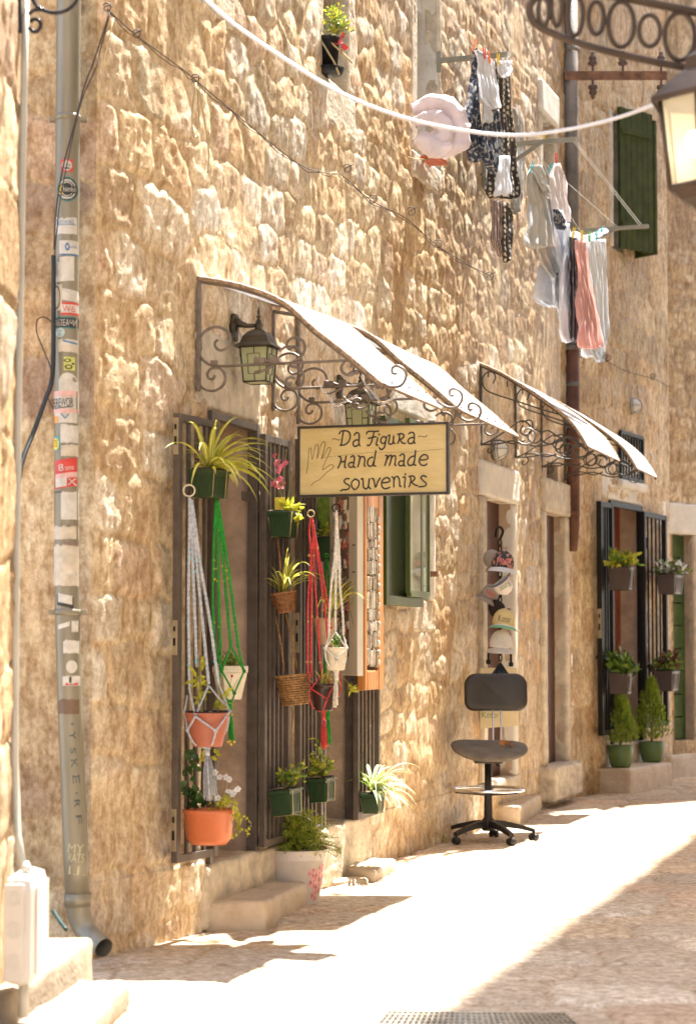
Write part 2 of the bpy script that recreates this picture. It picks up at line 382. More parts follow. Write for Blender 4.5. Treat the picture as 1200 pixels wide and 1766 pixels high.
def build_ground():
    xs = np.unique(np.concatenate([np.linspace(-60, -2.6, 12), np.arange(-2.6, 4.2, 0.022), np.linspace(4.2, 60, 12)]))
    ys = np.unique(np.concatenate([np.linspace(-30, 5.5, 10), np.arange(5.5, 21.5, 0.035), np.linspace(21.5, 300, 16)]))
    SS, ZZ = np.meshgrid(xs, ys); u = SEG['B'][1]
    # street runs along the facade: slabs laid across it
    A = SS * u.x + ZZ * u.y; B = SS * u.y - ZZ * u.x
    rnd = random.Random(5); sd = seeds_for(-3.5, 4.5, 5, 21.5, 0.42, 0.62, 0.16, rnd)
    wx = (fbm(B * 3, A * 3, 5, 3) - .5) * .1
    F1, F2, ID = worley(SS + wx, ZZ + wx, sd, 1.5, reach=1.1)
    K = len(sd); rs = np.random.RandomState(3); e = np.clip((F2 - F1) / .055, 0, 1)
    inz = ((SS > -3) & (SS < 4.2) & (ZZ > 5.3) & (ZZ < 21)).astype(float)
    H = (e ** .5 * (.012 + .016 * rs.rand(K)[ID]) - .016 + (fbm(SS * 4, ZZ * 4, 8, 4) - .5) * .016) * inz
    pal = np.array([(.60, .52, .42), (.63, .53, .41), (.56, .49, .41), (.62, .50, .37), (.68, .62, .54), (.59, .46, .36), (.54, .47, .39)])
    c = pal[rs.randint(0, len(pal), K)][ID] * rs.uniform(.86, 1.1, K)[ID][..., None]
    mk = np.clip(e * 2.2, 0, 1)[..., None]; c = np.array((.44, .34, .24)) * (1 - mk) + c * mk
    c = c * (.97 + .20 * fbm(SS * 3, ZZ * 3, 12, 4)[..., None])
    X = np.stack([SS, ZZ, H], -1); ny, nx = SS.shape; idx = np.arange(ny * nx).reshape(ny, nx)
    q = np.stack([idx[:-1, :-1], idx[:-1, 1:], idx[1:, 1:], idx[1:, :-1]], -1).reshape(-1, 4)
    me = bpy.data.meshes.new('ground'); me.vertices.add(ny * nx); me.vertices.foreach_set('co', X.reshape(-1, 3).ravel())
    me.loops.add(q.size); me.loops.foreach_set('vertex_index', q.ravel().astype(np.int32))
    me.polygons.add(len(q)); me.polygons.foreach_set('loop_start', (np.arange(len(q)) * 4).astype(np.int32))
    me.update(calc_edges=True); me.polygons.foreach_set('use_smooth', np.ones(len(q), bool))
    ca = me.color_attributes.new('Col', 'FLOAT_COLOR', 'POINT')
    ca.data.foreach_set('color', np.concatenate([c, np.ones(SS.shape + (1,))], -1).ravel().astype(np.float32))
    me.materials.append(M_PAVE); o = bpy.data.objects.new('ground', me); COL.objects.link(o); o['kind'] = 'structure'
build_ground()
# ================================================================ long rubble facade
def hole(seg, x0, x1, yt, yb, offz=0):   # opening from pixel extents (left, right, top at left edge, bottom at left edge)
    a = wp(x0, yt, 0, seg); b = wp(x1, yt, 0, seg); c = wp(x0, yb, 0, seg)
    return [s_of(a, seg), s_of(b, seg), c.z, a.z]
BLD = thing('stone_building', 'long rubble stone building with souvenir shop doors, iron gates and upper windows', 'building', (-0.4, 10.2, 0))
H_D1 = hole('B', 357, 440, 706, 1486); H_D1[2] = 0.29
H_D2 = hole('B', 552, 606, 765, 1424); H_D2[2] = 0.31; H_D2[3] = 2.33
H_WN = hole('C', 712, 738, 722, 1034)
H_D3 = hole('C', 832, 879, 856, 1350)
H_D4 = hole('C', 936, 969, 882, 1323)
H_NI = hole('C', 942, 961, 795, 845)
H_W1 = hole('B', 555, 597, -60, 126)
H_W2 = hole('C', 717, 754, -60, 262)
H_W3 = hole('C', 934, 953, 196, 330)
HOLES = [H_D1, H_D2, H_WN, H_D3, H_D4, H_NI, H_W1, H_W2, H_W3]
def stain_near(S, Z):
    return np.clip(-0.1 + 0.17 * (S - 1.2) + 0.17 * (Z - 2.4), 0.03, 1.25)
zs = list(np.arange(-0.15, 4.4, 0.0115)) + list(np.arange(4.4, 7.6, 0.016)) + list(np.arange(7.6, 9.31, .1))
wall = rubble('wall', pos_poly(0, 3), 0.0, SL[3], 0, 9, 0.0145, 0, 0.18, 0.29, 0.021, HOLES, M_STONE, BLD, seed=11, big=(0.80, 0.25, 0.30),
       jit=0.22, gap=0.075, rough=0.013, zs=zs, stainf=stain_near, tilt=.5, plaster=.60, pale=lambda S, Z: .38 * np.clip((4.6 - S) / 2, 0, 1) * np.clip((3.9 - Z) / 1.0, .25, 1), aspect=1.35, ampf=lambda S, Z: np.clip(1.0 - .05 * (S - 1), .7, 1.0), pins=(0.0,))
def reveal(seg, hl, depth, matl, back, name='doorway', side=None):
    a, u, n = SEG[seg]; k = 'ABCDE'.index(seg); s0, s1, z0, z1 = hl[:4]
    T = Matrix(((u.x, n.x, 0, a.x - u.x * SL[k]), (u.y, n.y, 0, a.y - u.y * SL[k]), (0, 0, 1, 0), (0, 0, 0, 1)))
    m = MB(T); m.open = True; d = -depth; y0 = 0.004
    m.add([(s0, y0, z0), (s0, d, z0), (s0, d, z1), (s0, y0, z1)], [(0, 1, 2, 3)])
    m.add([(s1, y0, z0), (s1, d, z0), (s1, d, z1), (s1, y0, z1)], [(0, 1, 2, 3)])
    m.add([(s0, y0, z1), (s0, d, z1), (s1, d, z1), (s1, y0, z1)], [(0, 1, 2, 3)])
    m.add([(s0, y0, z0), (s0, d, z0), (s1, d, z0), (s1, y0, z0)], [(0, 1, 2, 3)])
    m.m = 1; m.add([(s0, d, z0), (s1, d, z0), (s1, d, z1), (s0, d, z1)], [(0, 1, 2, 3)])
    return m.build(name, [matl, back], BLD if seg in 'ABC' else None), T
M_REDWOOD = mat('red_brown_wood', (.075, .025, .015), .55, var=.2, vs_=9, bump=.2)
WR, T1 = reveal('B', H_D1, .55, M_REVEAL, M_PLAST)
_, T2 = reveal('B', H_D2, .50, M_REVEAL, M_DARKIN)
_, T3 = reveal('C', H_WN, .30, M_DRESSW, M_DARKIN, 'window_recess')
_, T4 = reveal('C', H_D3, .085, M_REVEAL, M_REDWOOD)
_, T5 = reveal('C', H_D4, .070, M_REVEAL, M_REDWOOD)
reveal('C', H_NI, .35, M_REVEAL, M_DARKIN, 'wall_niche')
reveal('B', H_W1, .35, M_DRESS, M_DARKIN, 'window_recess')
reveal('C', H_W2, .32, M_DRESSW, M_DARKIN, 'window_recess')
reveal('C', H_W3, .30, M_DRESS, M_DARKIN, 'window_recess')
def slab(T, s0, s1, z0, z1, y0, y1, name, matl, parent=None, bev=.008, ns=1):
    m = MB(T); m.box(((s0 + s1) / 2, (y0 + y1) / 2, (z0 + z1) / 2), (s1 - s0, y1 - y0, z1 - z0), bev=bev)
    return m.build(name, matl, parent or BLD)
def rough_slab(T, s0, s1, z0, z1, y0, y1, name, matl, parent=None, seed=1, amp=.006, step=.03, thing_=None):
    # block with softened, worn and uneven faces
    bm = bmesh.new(); bmesh.ops.create_cube(bm, size=1)
    bmesh.ops.scale(bm, vec=(s1 - s0, y1 - y0, z1 - z0), verts=bm.verts)
    bmesh.ops.bevel(bm, geom=bm.edges[:], offset=min(.018, .3 * min(s1 - s0, abs(y1 - y0), z1 - z0)), segments=2, affect='EDGES', profile=.5)
    L = max(s1 - s0, abs(y1 - y0), z1 - z0); cuts = int(min(26, max(3, L / step)))
    long_e = [e for e in bm.edges if e.calc_length() > step * 2]
    bmesh.ops.subdivide_edges(bm, edges=long_e, cuts=cuts, use_grid_fill=True)
    from mathutils import noise
    for v in bm.verts:
        p = v.co * 9 + Vector((seed * 3.7, seed, 0))
        v.co += Vector((noise.noise(p), noise.noise(p + Vector((9, 3, 1))), noise.noise(p + Vector((2, 8, 5))))) * amp + \
            Vector((noise.noise(p * 3.3), noise.noise(p * 3.3 + Vector((9, 3, 1))), noise.noise(p * 3.3 + Vector((2, 8, 5))))) * amp * .5
    bmesh.ops.translate(bm, vec=((s0 + s1) / 2, (y0 + y1) / 2, (z0 + z1) / 2), verts=bm.verts)
    bm.transform(T); me = bpy.data.meshes.new(name); bm.to_mesh(me); bm.free()
    me.polygons.foreach_set('use_smooth', [True] * len(me.polygons)); me.materials.append(matl)
    o = bpy.data.objects.new(name, me); COL.objects.link(o)
    if parent is not None: adopt(o, parent)
    return o
# lintels, jambs and sills of the dressed openings
s0, s1, z0, z1 = H_D3; lt = wp(823, 792, 0, 'C').z - z1
rough_slab(T4, s0 - .14, s1 + .12, z1, z1 + lt, -.1, .045, 'lintel', M_DRESSW, BLD, 3, .004)
rough_slab(T4, s0 - .13, s0, z0 + .0, z1 - .003, -.1, .035, 'jamb', M_DRESS, BLD, 4, .004)
rough_slab(T4, s1, s1 + .10, z0 + .0, z1 - .003, -.1, .035, 'jamb', M_DRESSW, BLD, 5, .004)
rough_slab(T4, s0 - .1, s1 + .1, z0 - .09, z0, -.08, .04, 'sill', M_DRESS, BLD, 6, .006)
s0, s1, z0, z1 = H_D4
rough_slab(T5, s0 - .10, s1 + .16, z1, z1 + .27, -.1, .04, 'lintel', M_DRESS, BLD, 7, .007)
rough_slab(T5, s0 - .13, s0, z0, z1 - .003, -.1, .035, 'jamb', M_DRESS, BLD, 8, .004)
rough_slab(T5, s1, s1 + .13, z0, z1 - .003, -.1, .035, 'jamb', M_DRESS, BLD, 9, .004)
rough_slab(T5, s0 - .22, s1 + .10, z0 - .26, z0, -.065, .14, 'sill', M_DRESS, BLD, 10, .014)
s0, s1, z0, z1 = H_D1
rough_slab(T1, s0 - .14, s1 + .05, z1 + .004, z1 + .36, -.1, .012, 'lintel', M_DRESS, BLD, 12, .004)
rough_slab(T1, s0 - .06, s1 + .30, 0.0, z0, -.5, .03, 'sill', M_DRESS, BLD, 13, .012)
s0, s1, z0, z1 = H_D2
rough_slab(T2, s0 - .10, s1 + .30, 0.0, z0, -.5, .03, 'sill', M_DRESS, BLD, 14, .012)
s0, s1, z0, z1 = H_WN
rough_slab(T3, s0 - .1, s1 + .12, z0 - .20, z0, -.25, .012, 'sill', M_DRESS, BLD, 15, .006)
rough_slab(T3, s1, s1 + .07, z0, z1, -.1, .03, 'jamb', M_DRESSW, BLD, 16, .004)
rough_slab(T3, s0 - .5, s1 + .1, z1, z1 + .16, -.1, .03, 'lintel', M_DRESSW, BLD, 17, .004)
for (hl, T, rgt, dn, mm) in ((H_W1, T1, .15, .24, M_DRESS), (H_W2, T3, .05, .17, M_DRESS), (H_W3, T3, .12, .12, M_DRESSW)):
    s0, s1, z0, z1 = hl
    rough_slab(T, s0 - .13, s0, z0, z1, -.1, .012, 'jamb', M_DRESS, BLD, 18, .003)
    rough_slab(T, s1, s1 + rgt, z0, z1, -.1, .012, 'jamb', M_DRESS, BLD, 19, .003)
    rough_slab(T, s0 - .13, s1 + rgt, z0 - dn, z0, -.3, .014, 'sill', M_DRESS, BLD, 20, .005)
s0, s1, z0, z1 = H_W3
rough_slab(T3, s0 - .13, s1 + .12, z1, z1 + .26, -.1, .035, 'lintel', M_DRESSW, BLD, 19, .003)
# smooth sill block of a window above the frame
a = wp(330, 5, 0, 'B'); b = wp(402, 62, 0, 'B')
rough_slab(T1, s_of(a, 'B') , s_of(b, 'B') , b.z + .02, b.z + .6, -.1, .012, 'sill', M_DRESS, BLD, 25, .003)
# return wall at the corner, facing the camera
ca = P[0]; ul = Vector((-.975, .222)).normalized(); nl = Vector((-ul.y, ul.x)) * -1
if nl.y > 0: nl = -nl
pal2 = np.array([(.60, .48, .31), (.62, .51, .34), (.56, .43, .28), (.47, .35, .26), (.63, .54, .39)])
rubble('wall', pos_line(ca, ul, nl), 0, 2.2, -.1, 9, 0.016, 0.016, 0.27, 0.50, 0.022, [], M_ASH, BLD, seed=23, jit=.08, gap=.03, rough=.013, plaster=.5, pal=pal2, pins=(0.0,),
       ampf=lambda S, Z: .7 + .9 * (Z > 2.7))
# roof slab closes the top
m = MB(); pts = [P[0], P[1], P[2], P[3], P[3] + Vector((-5, 1)), P[0] + ul * 2.2 + Vector((-2, 3))]
m.add([(p.x, p.y, 8.98) for p in pts] + [(p.x, p.y, 9.2) for p in pts], [list(range(6)), list(range(6, 12))] + [(i, (i + 1) % 6, (i + 1) % 6 + 6, i + 6) for i in range(6)])
m.build('roof', M_DRESS, BLD)
# ================================================================ far facade
FAR = thing('plastered_building', 'pale stone house at the bend with barred window, open iron gate and green shutter', 'building', (2.4, 18, 0))
H_F1 = hole('D', 1048, 1104, 862, 1285)
H_FW = hole('D', 1064, 1102, 745, 822)
H_FS = hole('D', 1052, 1072, 190, 425)
zs = list(np.arange(-0.1, 7.4, .022)) + list(np.arange(7.4, 9.6, .1))
palf = np.array([(.62, .52, .35), (.58, .46, .29), (.66, .56, .40), (.54, .42, .26), (.64, .54, .39)])
rubble('wall', pos_poly(3, 4), SL[3], SL[4], 0, 9.5, .022, 0, .26, .40, .024, [H_F1, H_FW, H_FS], M_ASH, FAR, seed=31, jit=.15, gap=.04, rough=.016, zs=zs, pal=palf, mortar=(.64, .50, .34), pins=(SL[3], SL[4]))
def reveal_far(hl, depth, matl, back, name):
    o, T = reveal('D', hl, depth, matl, back, name); adopt(o, FAR); return T
TF = reveal_far(H_F1, .20, M_REVEAL, mat('red_door_paint', (.26, .06, .03), .5, var=.15), 'doorway')
reveal_far(H_FW, .25, M_DRESS, M_DARKIN, 'window_recess')
reveal_far(H_FS, .25, M_DRESS, M_DARKIN, 'window_recess')
s0, s1, z0, z1 = H_F1
rough_slab(TF, s0 - .2, s1 + .02, z1, z1 + .42, -.05, .012, 'lintel', M_DRESSW, FAR, 2, .003)
rough_slab(TF, s1 + .002, s1 + .22, z0 - .1, z1 + .42, -.05, .010, 'jamb', M_DRESSW, FAR, 3, .003)
rough_slab(TF, s1 + .222, s1 + .8, z1 - .38, z1 + .1, -.05, .012, 'lintel', M_DRESSW, FAR, 4, .003)
rough_slab(TF, s0 - .15, s1 + .25, 0, z0, -.4, .02, 'sill', M_DRESS, FAR, 5, .006)
s0, s1, z0, z1 = H_FS
rough_slab(TF, s0 - .12, s0, z0, z1, -.1, .03, 'jamb', M_DRESS, FAR, 6, .003)
# building closing the view on the right
END = thing('brick_building', 'narrow brick and stone house closing the lane with a green door', 'building', (4.2, 20.6, 0))
zsE = list(np.arange(-.1, 7, .024)) + list(np.arange(7, 14.3, .3))
H_E1 = hole('E', 1159, 1192, 921, 1278)
rubble('wall', pos_poly(4, 5), SL[4], SL[5], 0, 8, .03, 0, .085, .17, .012, [H_E1], M_ASH, END, seed=41, zs=zsE, pins=(SL[4],), jit=.06, gap=.02, rough=.006, pal=palf, mortar=(.42, .30, .18), aspect=2.2)
oE, TE = reveal('E', H_E1, .35, M_REVEAL, M_DARKIN); adopt(oE, END)
s0, s1, z0, z1 = H_E1
rough_slab(TE, s0 - .14, s1 + .9, z1, z1 + .3, -.05, .03, 'lintel', M_DRESSW, END, 6, .003)
rough_slab(TE, s1, s1 + .9, z0, z1 - .003, -.05, .03, 'jamb', M_DRESS, END, 7, .003)
M_GRNDOOR = mat('faded_green_paint', (.06, .12, .035), .5, var=.15, vs_=10, bump=.2)
m = MB(TE); 
for k in range(9):
    hh = (z1 - z0) / 9; m.box((s0 + .13, -.10, z0 + hh * (k + .5)), (.20, .05, hh - .012), bev=.006)
m.box((s0 + .30, -.12, (z0 + z1) / 2), (.10, .05, z1 - z0 - .01), bev=.005)
m.build('door', M_GRNDOOR, END)
TEX = [v for v in (TE,)]
# house across the lane, throws the shade over the right of the street
OPP = thing('stone_building', 'tall pale stone house across the lane whose shade covers the right of the paving', 'building', (3.2, 9, 0))
aO = Vector((-0.671, 9.03)) + SEG['B'][2] * 3.35; uO = SEG['B'][1]; nO = -SEG['B'][2]
TO = Matrix(((uO.x, nO.x, 0, aO.x), (uO.y, nO.y, 0, aO.y), (0, 0, 1, 0), (0, 0, 0, 1)))
m = MB(TO); m.box((3.3, -1.5, 7.6), (18.6, 3.0, 15.4)); m.build('wall', mat('lane_stone', (.74, .65, .50), .85, var=.15, vs_=2.5, bump=.8, bs=8), OPP)
for k, (sx, sz) in enumerate([(-4, 4.2), (-1, 4.2), (2, 4.2), (5, 4.2), (8, 4.2), (-4, 7.6), (-1, 7.6), (2, 7.6), (5, 7.6)]):
    m = MB(TO); m.box((sx, .03, sz), (.9, .06, 1.4), bev=.01); m.build('shutter', M_GRNDOOR, OPP)
# pier of the near building on the left
PIER = thing('stone_building', 'near pale stone house corner at the left edge with conduit and meter box', 'building', (-1.6, 6.0, 0))
pn = lambda a, u, n: pos_line(a, u, n)
rubble('wall', pos_line(Vector((-1.122, 4.0)), Vector((0.012, 1)).normalized(), Vector((1, -.012)).normalized()), 0, 2.62, -.1, 8, .013, .013, 0.30, .34, .02, [], M_STONE, PIER, seed=51, jit=.2, gap=.05, rough=.010, big=None)
rubble('wall', pos_line(Vector((-1.115, 6.62)), Vector((-1, 0.0)), Vector((0, 1.0))), 0, 1.6, -.1, 8, .04, .04, .26, .34, .02, [], M_STONE, PIER, seed=52)
# ================================================================ ironwork in front of the facade
TS = {}
for nm in 'ABCDE':
    a_, u_, n_ = SEG[nm]; k_ = 'ABCDE'.index(nm)
    TS[nm] = Matrix(((u_.x, n_.x, 0, a_.x - u_.x * SL[k_]), (u_.y, n_.y, 0, a_.y - u_.y * SL[k_]), (0, 0, 1, 0), (0, 0, 0, 1)))
def so(seg, px, py, off=0.0):          # wall coordinates (s, off, z) of a pixel
    p = wp(px, py, off, seg); return s_of(p, seg) , p.z
M_GATE = mat('brown_enamel_iron', (.105, .082, .066), .45, var=.15, vs_=14, bump=.15, spec=.35)
M_BLACK = mat('black_iron', (.012, .011, .010), .5, var=.2, vs_=20, spec=.25)
M_PLATE = mat('lock_plate_brass', (.42, .36, .25), .4, metal=.6, var=.15)
M_SCROLL = mat('aged_wrought_iron', (.20, .16, .13), .45, metal=.25, var=.2, vs_=25, bump=.2)
M_DSCROLL = mat('dark_wrought_iron', (.07, .06, .05), .5, var=.2, vs_=25)
M_RUST = mat('rusty_iron', (.24, .12, .07), .8, var=.3, vs_=14, bump=.5)
M_CHROME = mat('bright_chrome', (.75, .75, .78), .12, metal=1.0, var=0)
def leaf(root, seg, off, s0, s1, z0, z1, nbar, matl, lockside=None, w=.034, d=.03, br=.008, ovals=False, plates=()):
    T = TS[seg]; m = MB(T)
    m.box((s0 + w / 2, off, (z0 + z1) / 2), (w, d, z1 - z0), bev=.003); m.box((s1 - w / 2, off, (z0 + z1) / 2), (w, d, z1 - z0), bev=.003)
    for zz in (z0 + w / 2, z1 - w / 2): m.box(((s0 + s1) / 2, off, zz), (s1 - s0 - 2 * w, d * .9, w), bev=.003)
    lf = m.build('leaf', matl, root)
    for i in range(nbar):
        ss = s0 + w + (s1 - s0 - 2 * w) * (i + 1) / (nbar + 1); b = MB(T)
        b.box((ss, off, (z0 + z1) / 2), (br * 2, br * 2, z1 - z0 - 2 * w))
        if ovals:
            zz = z0 + (z1 - z0) * .47
            for e in (-1, 1): b.tube([(ss + br * 1.2 + .012 * math.sin(t) * e + .0, off, zz + .05 * math.cos(t)) for t in [k * math.pi / 8 for k in range(9)]], .004, 5)
        b.build('bar', matl, lf)
    for (zz, h) in plates:
        b = MB(T); e = s0 if lockside == 'near' else s1
        b.box((e - .002, off + .0, zz), (.006, d * .8, h), bev=.002); b.m = 1
        b.box((e - .0065, off, zz - h * .12), (.004, d * .35, h * .22)); b.box((e - .0065, off, zz + h * .25), (.004, d * .3, h * .14))
        b.build('lock_plate', [M_PLATE, M_BLACK], lf)
    return lf
def gframe(root, seg, hl, matl, off=0.0, w=.034, d=.05):
    s0, s1, z0, z1 = hl; m = MB(TS[seg])
    for ss in (s0 + w / 2 + .002, s1 - w / 2 - .002): m.box((ss, off, (z0 + z1) / 2), (w, d, z1 - z0 - .004), bev=.003)
    m.box(((s0 + s1) / 2, off, z1 - w / 2 - .003), (s1 - s0 - 2 * w - .004, d * .95, w), bev=.003)
    return m.build('frame', matl, root)
def hinge(root, seg, s, off, z, matl):
    m = MB(TS[seg]); m.tube([(s, off, z - .05), (s, off, z + .05)], .013, 10); m.box((s, off, z), (.032, .005, .004)); return m.build('hinge', matl, root)
G1 = thing('iron_gate', 'brown barred iron gate of the first doorway folded back, hung with a spider plant box', 'gate', tuple(wp(400, 1480, 0, 'B')))
gframe(G1, 'B', H_D1, M_GATE)
sa0, zt = so('A', 304, 712, .07); sa1, _ = so('A', 374, 722, .07); _, zb = so('A', 304, 1489, .07)
leaf(G1, 'A', .07, sa0, sa1, zb, zt, 3, M_GATE, 'near', plates=((zt - .10, .16), (1.30, .15), (zb + .14, .18)))
sb0, zt2 = so('B', 453, 748, .05); sb1, _ = so('B', 497, 762, .05); _, zb2 = so('B', 453, 1462, .05)
leaf(G1, 'B', .05, sb0, sb1, zb2, zt2, 4, M_GATE)
for z in (1.95, .55): hinge(G1, 'B', H_D1[1] + .012, .05, z, M_GATE)
m = MB(TS['B']); m.box((H_D1[1] - .07, -.02, 1.98), (.10, .012, .045), bev=.003); m.build('latch', M_GATE, G1)
G2 = thing('iron_gate', 'brown barred iron gate of the second doorway, behind the macrame hangers and magnet board', 'gate', tuple(wp(580, 1420, 0, 'B')))
gframe(G2, 'B', H_D2, M_GATE)
sc0, _ = so('B', 513, 900, .05); sc1, _ = so('B', 553, 900, .05)
leaf(G2, 'B', .05, sc0, sc1, .31, 2.31, 4, M_GATE, 'near', plates=((1.33, .20),))
sd0, _ = so('B', 613, 900, .05); sd1, _ = so('B', 651, 900, .05)
leaf(G2, 'B', .05, sd0, sd1, .31, 2.31, 4, M_GATE)
for z in (1.95, .62): hinge(G2, 'B', H_D2[1] + .012, .05, z, M_GATE)
G3 = thing('iron_gate', 'black barred iron gate at the far doorway with four planter boxes', 'gate', tuple(wp(1080, 1275, 0, 'D')))
gframe(G3, 'D', H_F1, M_BLACK, w=.05)
se0, zt = so('D', 1032, 864, .08); se1, _ = so('D', 1052, 866, .08); _, zb = so('D', 1032, 1270, .08)
leaf(G3, 'D', .08, se0, se1 + .03, zb, zt, 3, M_BLACK, 'near', w=.045, d=.045, ovals=True, plates=((1.45, .25),))
sf0, zt2 = so('D', 1107, 882, .07); sf1, _ = so('D', 1146, 889, .07)
leaf(G3, 'D', .07, sf0, sf1, zb + .02, zt2, 4, M_BLACK, w=.045, d=.045, ovals=True)
for z in (2.2, .8): hinge(G3, 'D', H_F1[1] + .015, .05, z, M_BLACK)
# -------- awnings
M_CANOPY = mat('white_canopy_sheet', (.86, .87, .90), .25, var=.03, vs_=3, sss=.25)
M_ROPE = mat('rusty_beaded_edge', (.42, .30, .20), .7, var=.35, vs_=60, bump=.7, bs=130)
def cvt(pts, ox, oy, sc, D0, kD, kz): return [(((ox + x / sc) - D0) / kD, (1112 - (oy + y / sc)) / kz + CAMZ) for x, y in pts]
ARCH1 = [(0, 2.915), (.2, 2.87), (.4, 2.79), (.55, 2.66), (.7, 2.54), (.81, 2.445), (.87, 2.395)]
M1 = [[(240, 565), (215, 590), (220, 630), (260, 660), (320, 640), (352, 580), (335, 510), (270, 460), (190, 455), (110, 500), (70, 580), (70, 670), (110, 740), (170, 785), (225, 800)],
      [(215, 880), (200, 910), (165, 910), (150, 870), (175, 825), (230, 815), (280, 840), (305, 910), (280, 980), (210, 1018), (130, 1005), (75, 950), (55, 870)],
      [(225, 803), (700, 801), (1200, 800), (1400, 798)],
      [(900, 650), (860, 680), (835, 650), (850, 600), (910, 580), (970, 610), (990, 670), (970, 730), (920, 775), (870, 800)],
      [(770, 690), (830, 655), (900, 660), (945, 700), (960, 790)],
      [(870, 830), (940, 850), (980, 920), (960, 1000), (900, 1025), (845, 1000), (830, 950), (870, 925), (905, 940)],
      [(740, 905), (770, 945), (830, 975), (880, 980)],
      [(560, 740), (700, 785), (790, 800)], [(560, 870), (640, 855), (720, 815)],
      [(1760, 930), (1725, 925), (1725, 880), (1770, 865), (1825, 905), (1835, 970), (1795, 1035), (1720, 1045), (1650, 1010), (1600, 960)],
      [(1330, 800), (1300, 850), (1310, 900), (1370, 930), (1430, 900), (1440, 850), (1400, 830), (1370, 860)]]
M1 = [cvt(q, 320, 460, 5.0, 330, 368, 397) for q in M1]
ARCH2 = [(0, 3.235), (.14, 3.17), (.27, 3.09), (.48, 2.945), (.64, 2.81), (.72, 2.70), (.76, 2.625)]
M2 = [[(110, 178), (128, 140), (110, 105), (70, 105), (40, 145), (50, 200), (100, 240), (250, 295), (430, 360), (600, 415)],
      [(25, 580), (100, 550), (200, 490), (300, 430), (360, 470)],
      [(80, 600), (75, 630), (100, 628), (118, 600), (100, 560), (160, 555), (250, 580), (320, 560)],
      [(25, 580), (150, 575), (250, 560), (390, 600), (520, 580), (610, 540), (690, 600)],
      [(300, 440), (360, 430), (370, 490), (330, 530), (290, 500), (310, 460)],
      [(520, 530), (470, 500), (430, 520), (440, 570), (500, 590), (540, 560), (600, 550), (700, 600)],
      [(80, 105), (80, 135)], [(205, 165), (205, 205)]]
M2 = [cvt(q, 820, 610, 3.75, 825, 248, 250) for q in M2]
circ2 = [((385, 535), 45), ((560, 610), 40)]
def bracket(root, seg, s, ARCH, motif, zb, matl, r, vb=.012, circles=(), collars=(), dz=0.0):
    T = TS[seg] @ Matrix.Translation((0, 0, dz)); m = MB(T)
    m.box((s, .012, (zb + ARCH[0][1] - .02) / 2), (vb * 2, vb * 1.4, ARCH[0][1] - .02 - zb), bev=.003)
    m.tube([(s, d, z - .016) for d, z in smooth([Vector(q) for q in ARCH], 5)], vb * .75, 6)
    br = m.build('bracket', matl, root)
    g = MB(T)
    for q in motif: g.tube([(s, v.x, v.y) for v in smooth([Vector(p) for p in q], 4)], r, 6)
    for (c, rr) in circles: g.tube([(s, c[0] + rr * math.cos(t), c[1] + rr * math.sin(t)) for t in [k * math.pi / 9 for k in range(18)]], r, 6, closed=True)
    for (d, z, w, h) in collars: g.box((s, d, z), (r * 3.2, w, h), bev=.002)
    g.build('scrollwork', matl, br); return br
def awning(label, seg, s0, s1, ARCH, motif, zb, matl, r, brs, circles=(), collars=(), th=.008, ends=(), tilt=0.0):
    A = thing('awning', label, 'awning', tuple(TS[seg] @ Vector(((s0 + s1) / 2, 0, ARCH[0][1]))))
    sm = smooth([Vector(q) for q in ARCH], 6); m = MB(TS[seg]); m.open = True; n = len(sm); nS = 14
    vs = []; rnd = random.Random(int(s0 * 10))
    for k in range(nS + 1):
        for i, p in enumerate(sm):
            w = .0035 * math.sin(k * 1.9 + i * .35) * (i / n); vs.append((s0 + (s1 - s0) * k / nS, p.x, p.y + w + tilt * k / nS * (1 - .8 * i / n)))
    m.add(vs, [(k * n + i, (k + 1) * n + i, (k + 1) * n + i + 1, k * n + i + 1) for k in range(nS) for i in range(n - 1)], smooth=True)
    m.build('canopy', M_CANOPY, A, solid=th)
    for ss in (s0, s1):
        e = MB(TS[seg]); e.tube([(ss, p.x, p.y - .002 + (tilt * (1 - .8 * i / n) if ss == s1 else 0)) for i, p in enumerate(sm)], .0105, 7); e.build('edge_trim', M_ROPE, A)
    e = MB(TS[seg]); e.tube([(s0, sm[-1].x, sm[-1].y), (s1, sm[-1].x, sm[-1].y + tilt * .2)], .007, 6); e.build('edge_trim', M_ROPE, A)
    for i in range(7):
        e = MB(TS[seg]); e.sphere((s0 + (s1 - s0) * (i + .5) / 7, sm[-4].x, sm[-4].y + .008 + tilt * (i + .5) / 7), .006, 5); e.build('bolt', M_RUST, A)
    for s in brs: bracket(A, seg, s, ARCH, motif, zb, matl, r, circles=circles, collars=collars, dz=tilt * .5 * (s - s0) / (s1 - s0))
    return A
c1 = [(.085, 2.525, .03, .02), (.30, 2.525, .05, .026), (.37, 2.525, .04, .03), (.012, 2.61, .025, .05)]
sA = SL[1] - .03
awning('white curved awning over the first doorway with rusty edge and scroll brackets', 'B', sA, sA + 1.04, ARCH1, M1, 2.40, M_SCROLL, .0065, (sA + .006, sA + 1.03), collars=c1, tilt=.05)
sB = SL[1] + 1.385
awning('white curved awning over the second doorway behind the souvenir sign', 'B', sB, sB + 1.36, [(d_, z_ + .06 - .02 * d_) for d_, z_ in ARCH1], M1, 2.40, M_SCROLL, .0065, (sB + .006, sB + 1.35), collars=c1, tilt=.02)
c2c = [(cvt([c], 820, 610, 3.75, 825, 248, 250)[0], r / 3.75 / 249) for c, r in circ2]
sC = SL[2] + 1.76
awning('white curved awning on dark scroll brackets above the door hung with caps', 'C', sC, sC + 1.16, ARCH2, M2, 2.66, M_DSCROLL, .0055, (sC + .01, sC + 1.02), circles=c2c)
sD = SL[2] + 3.62
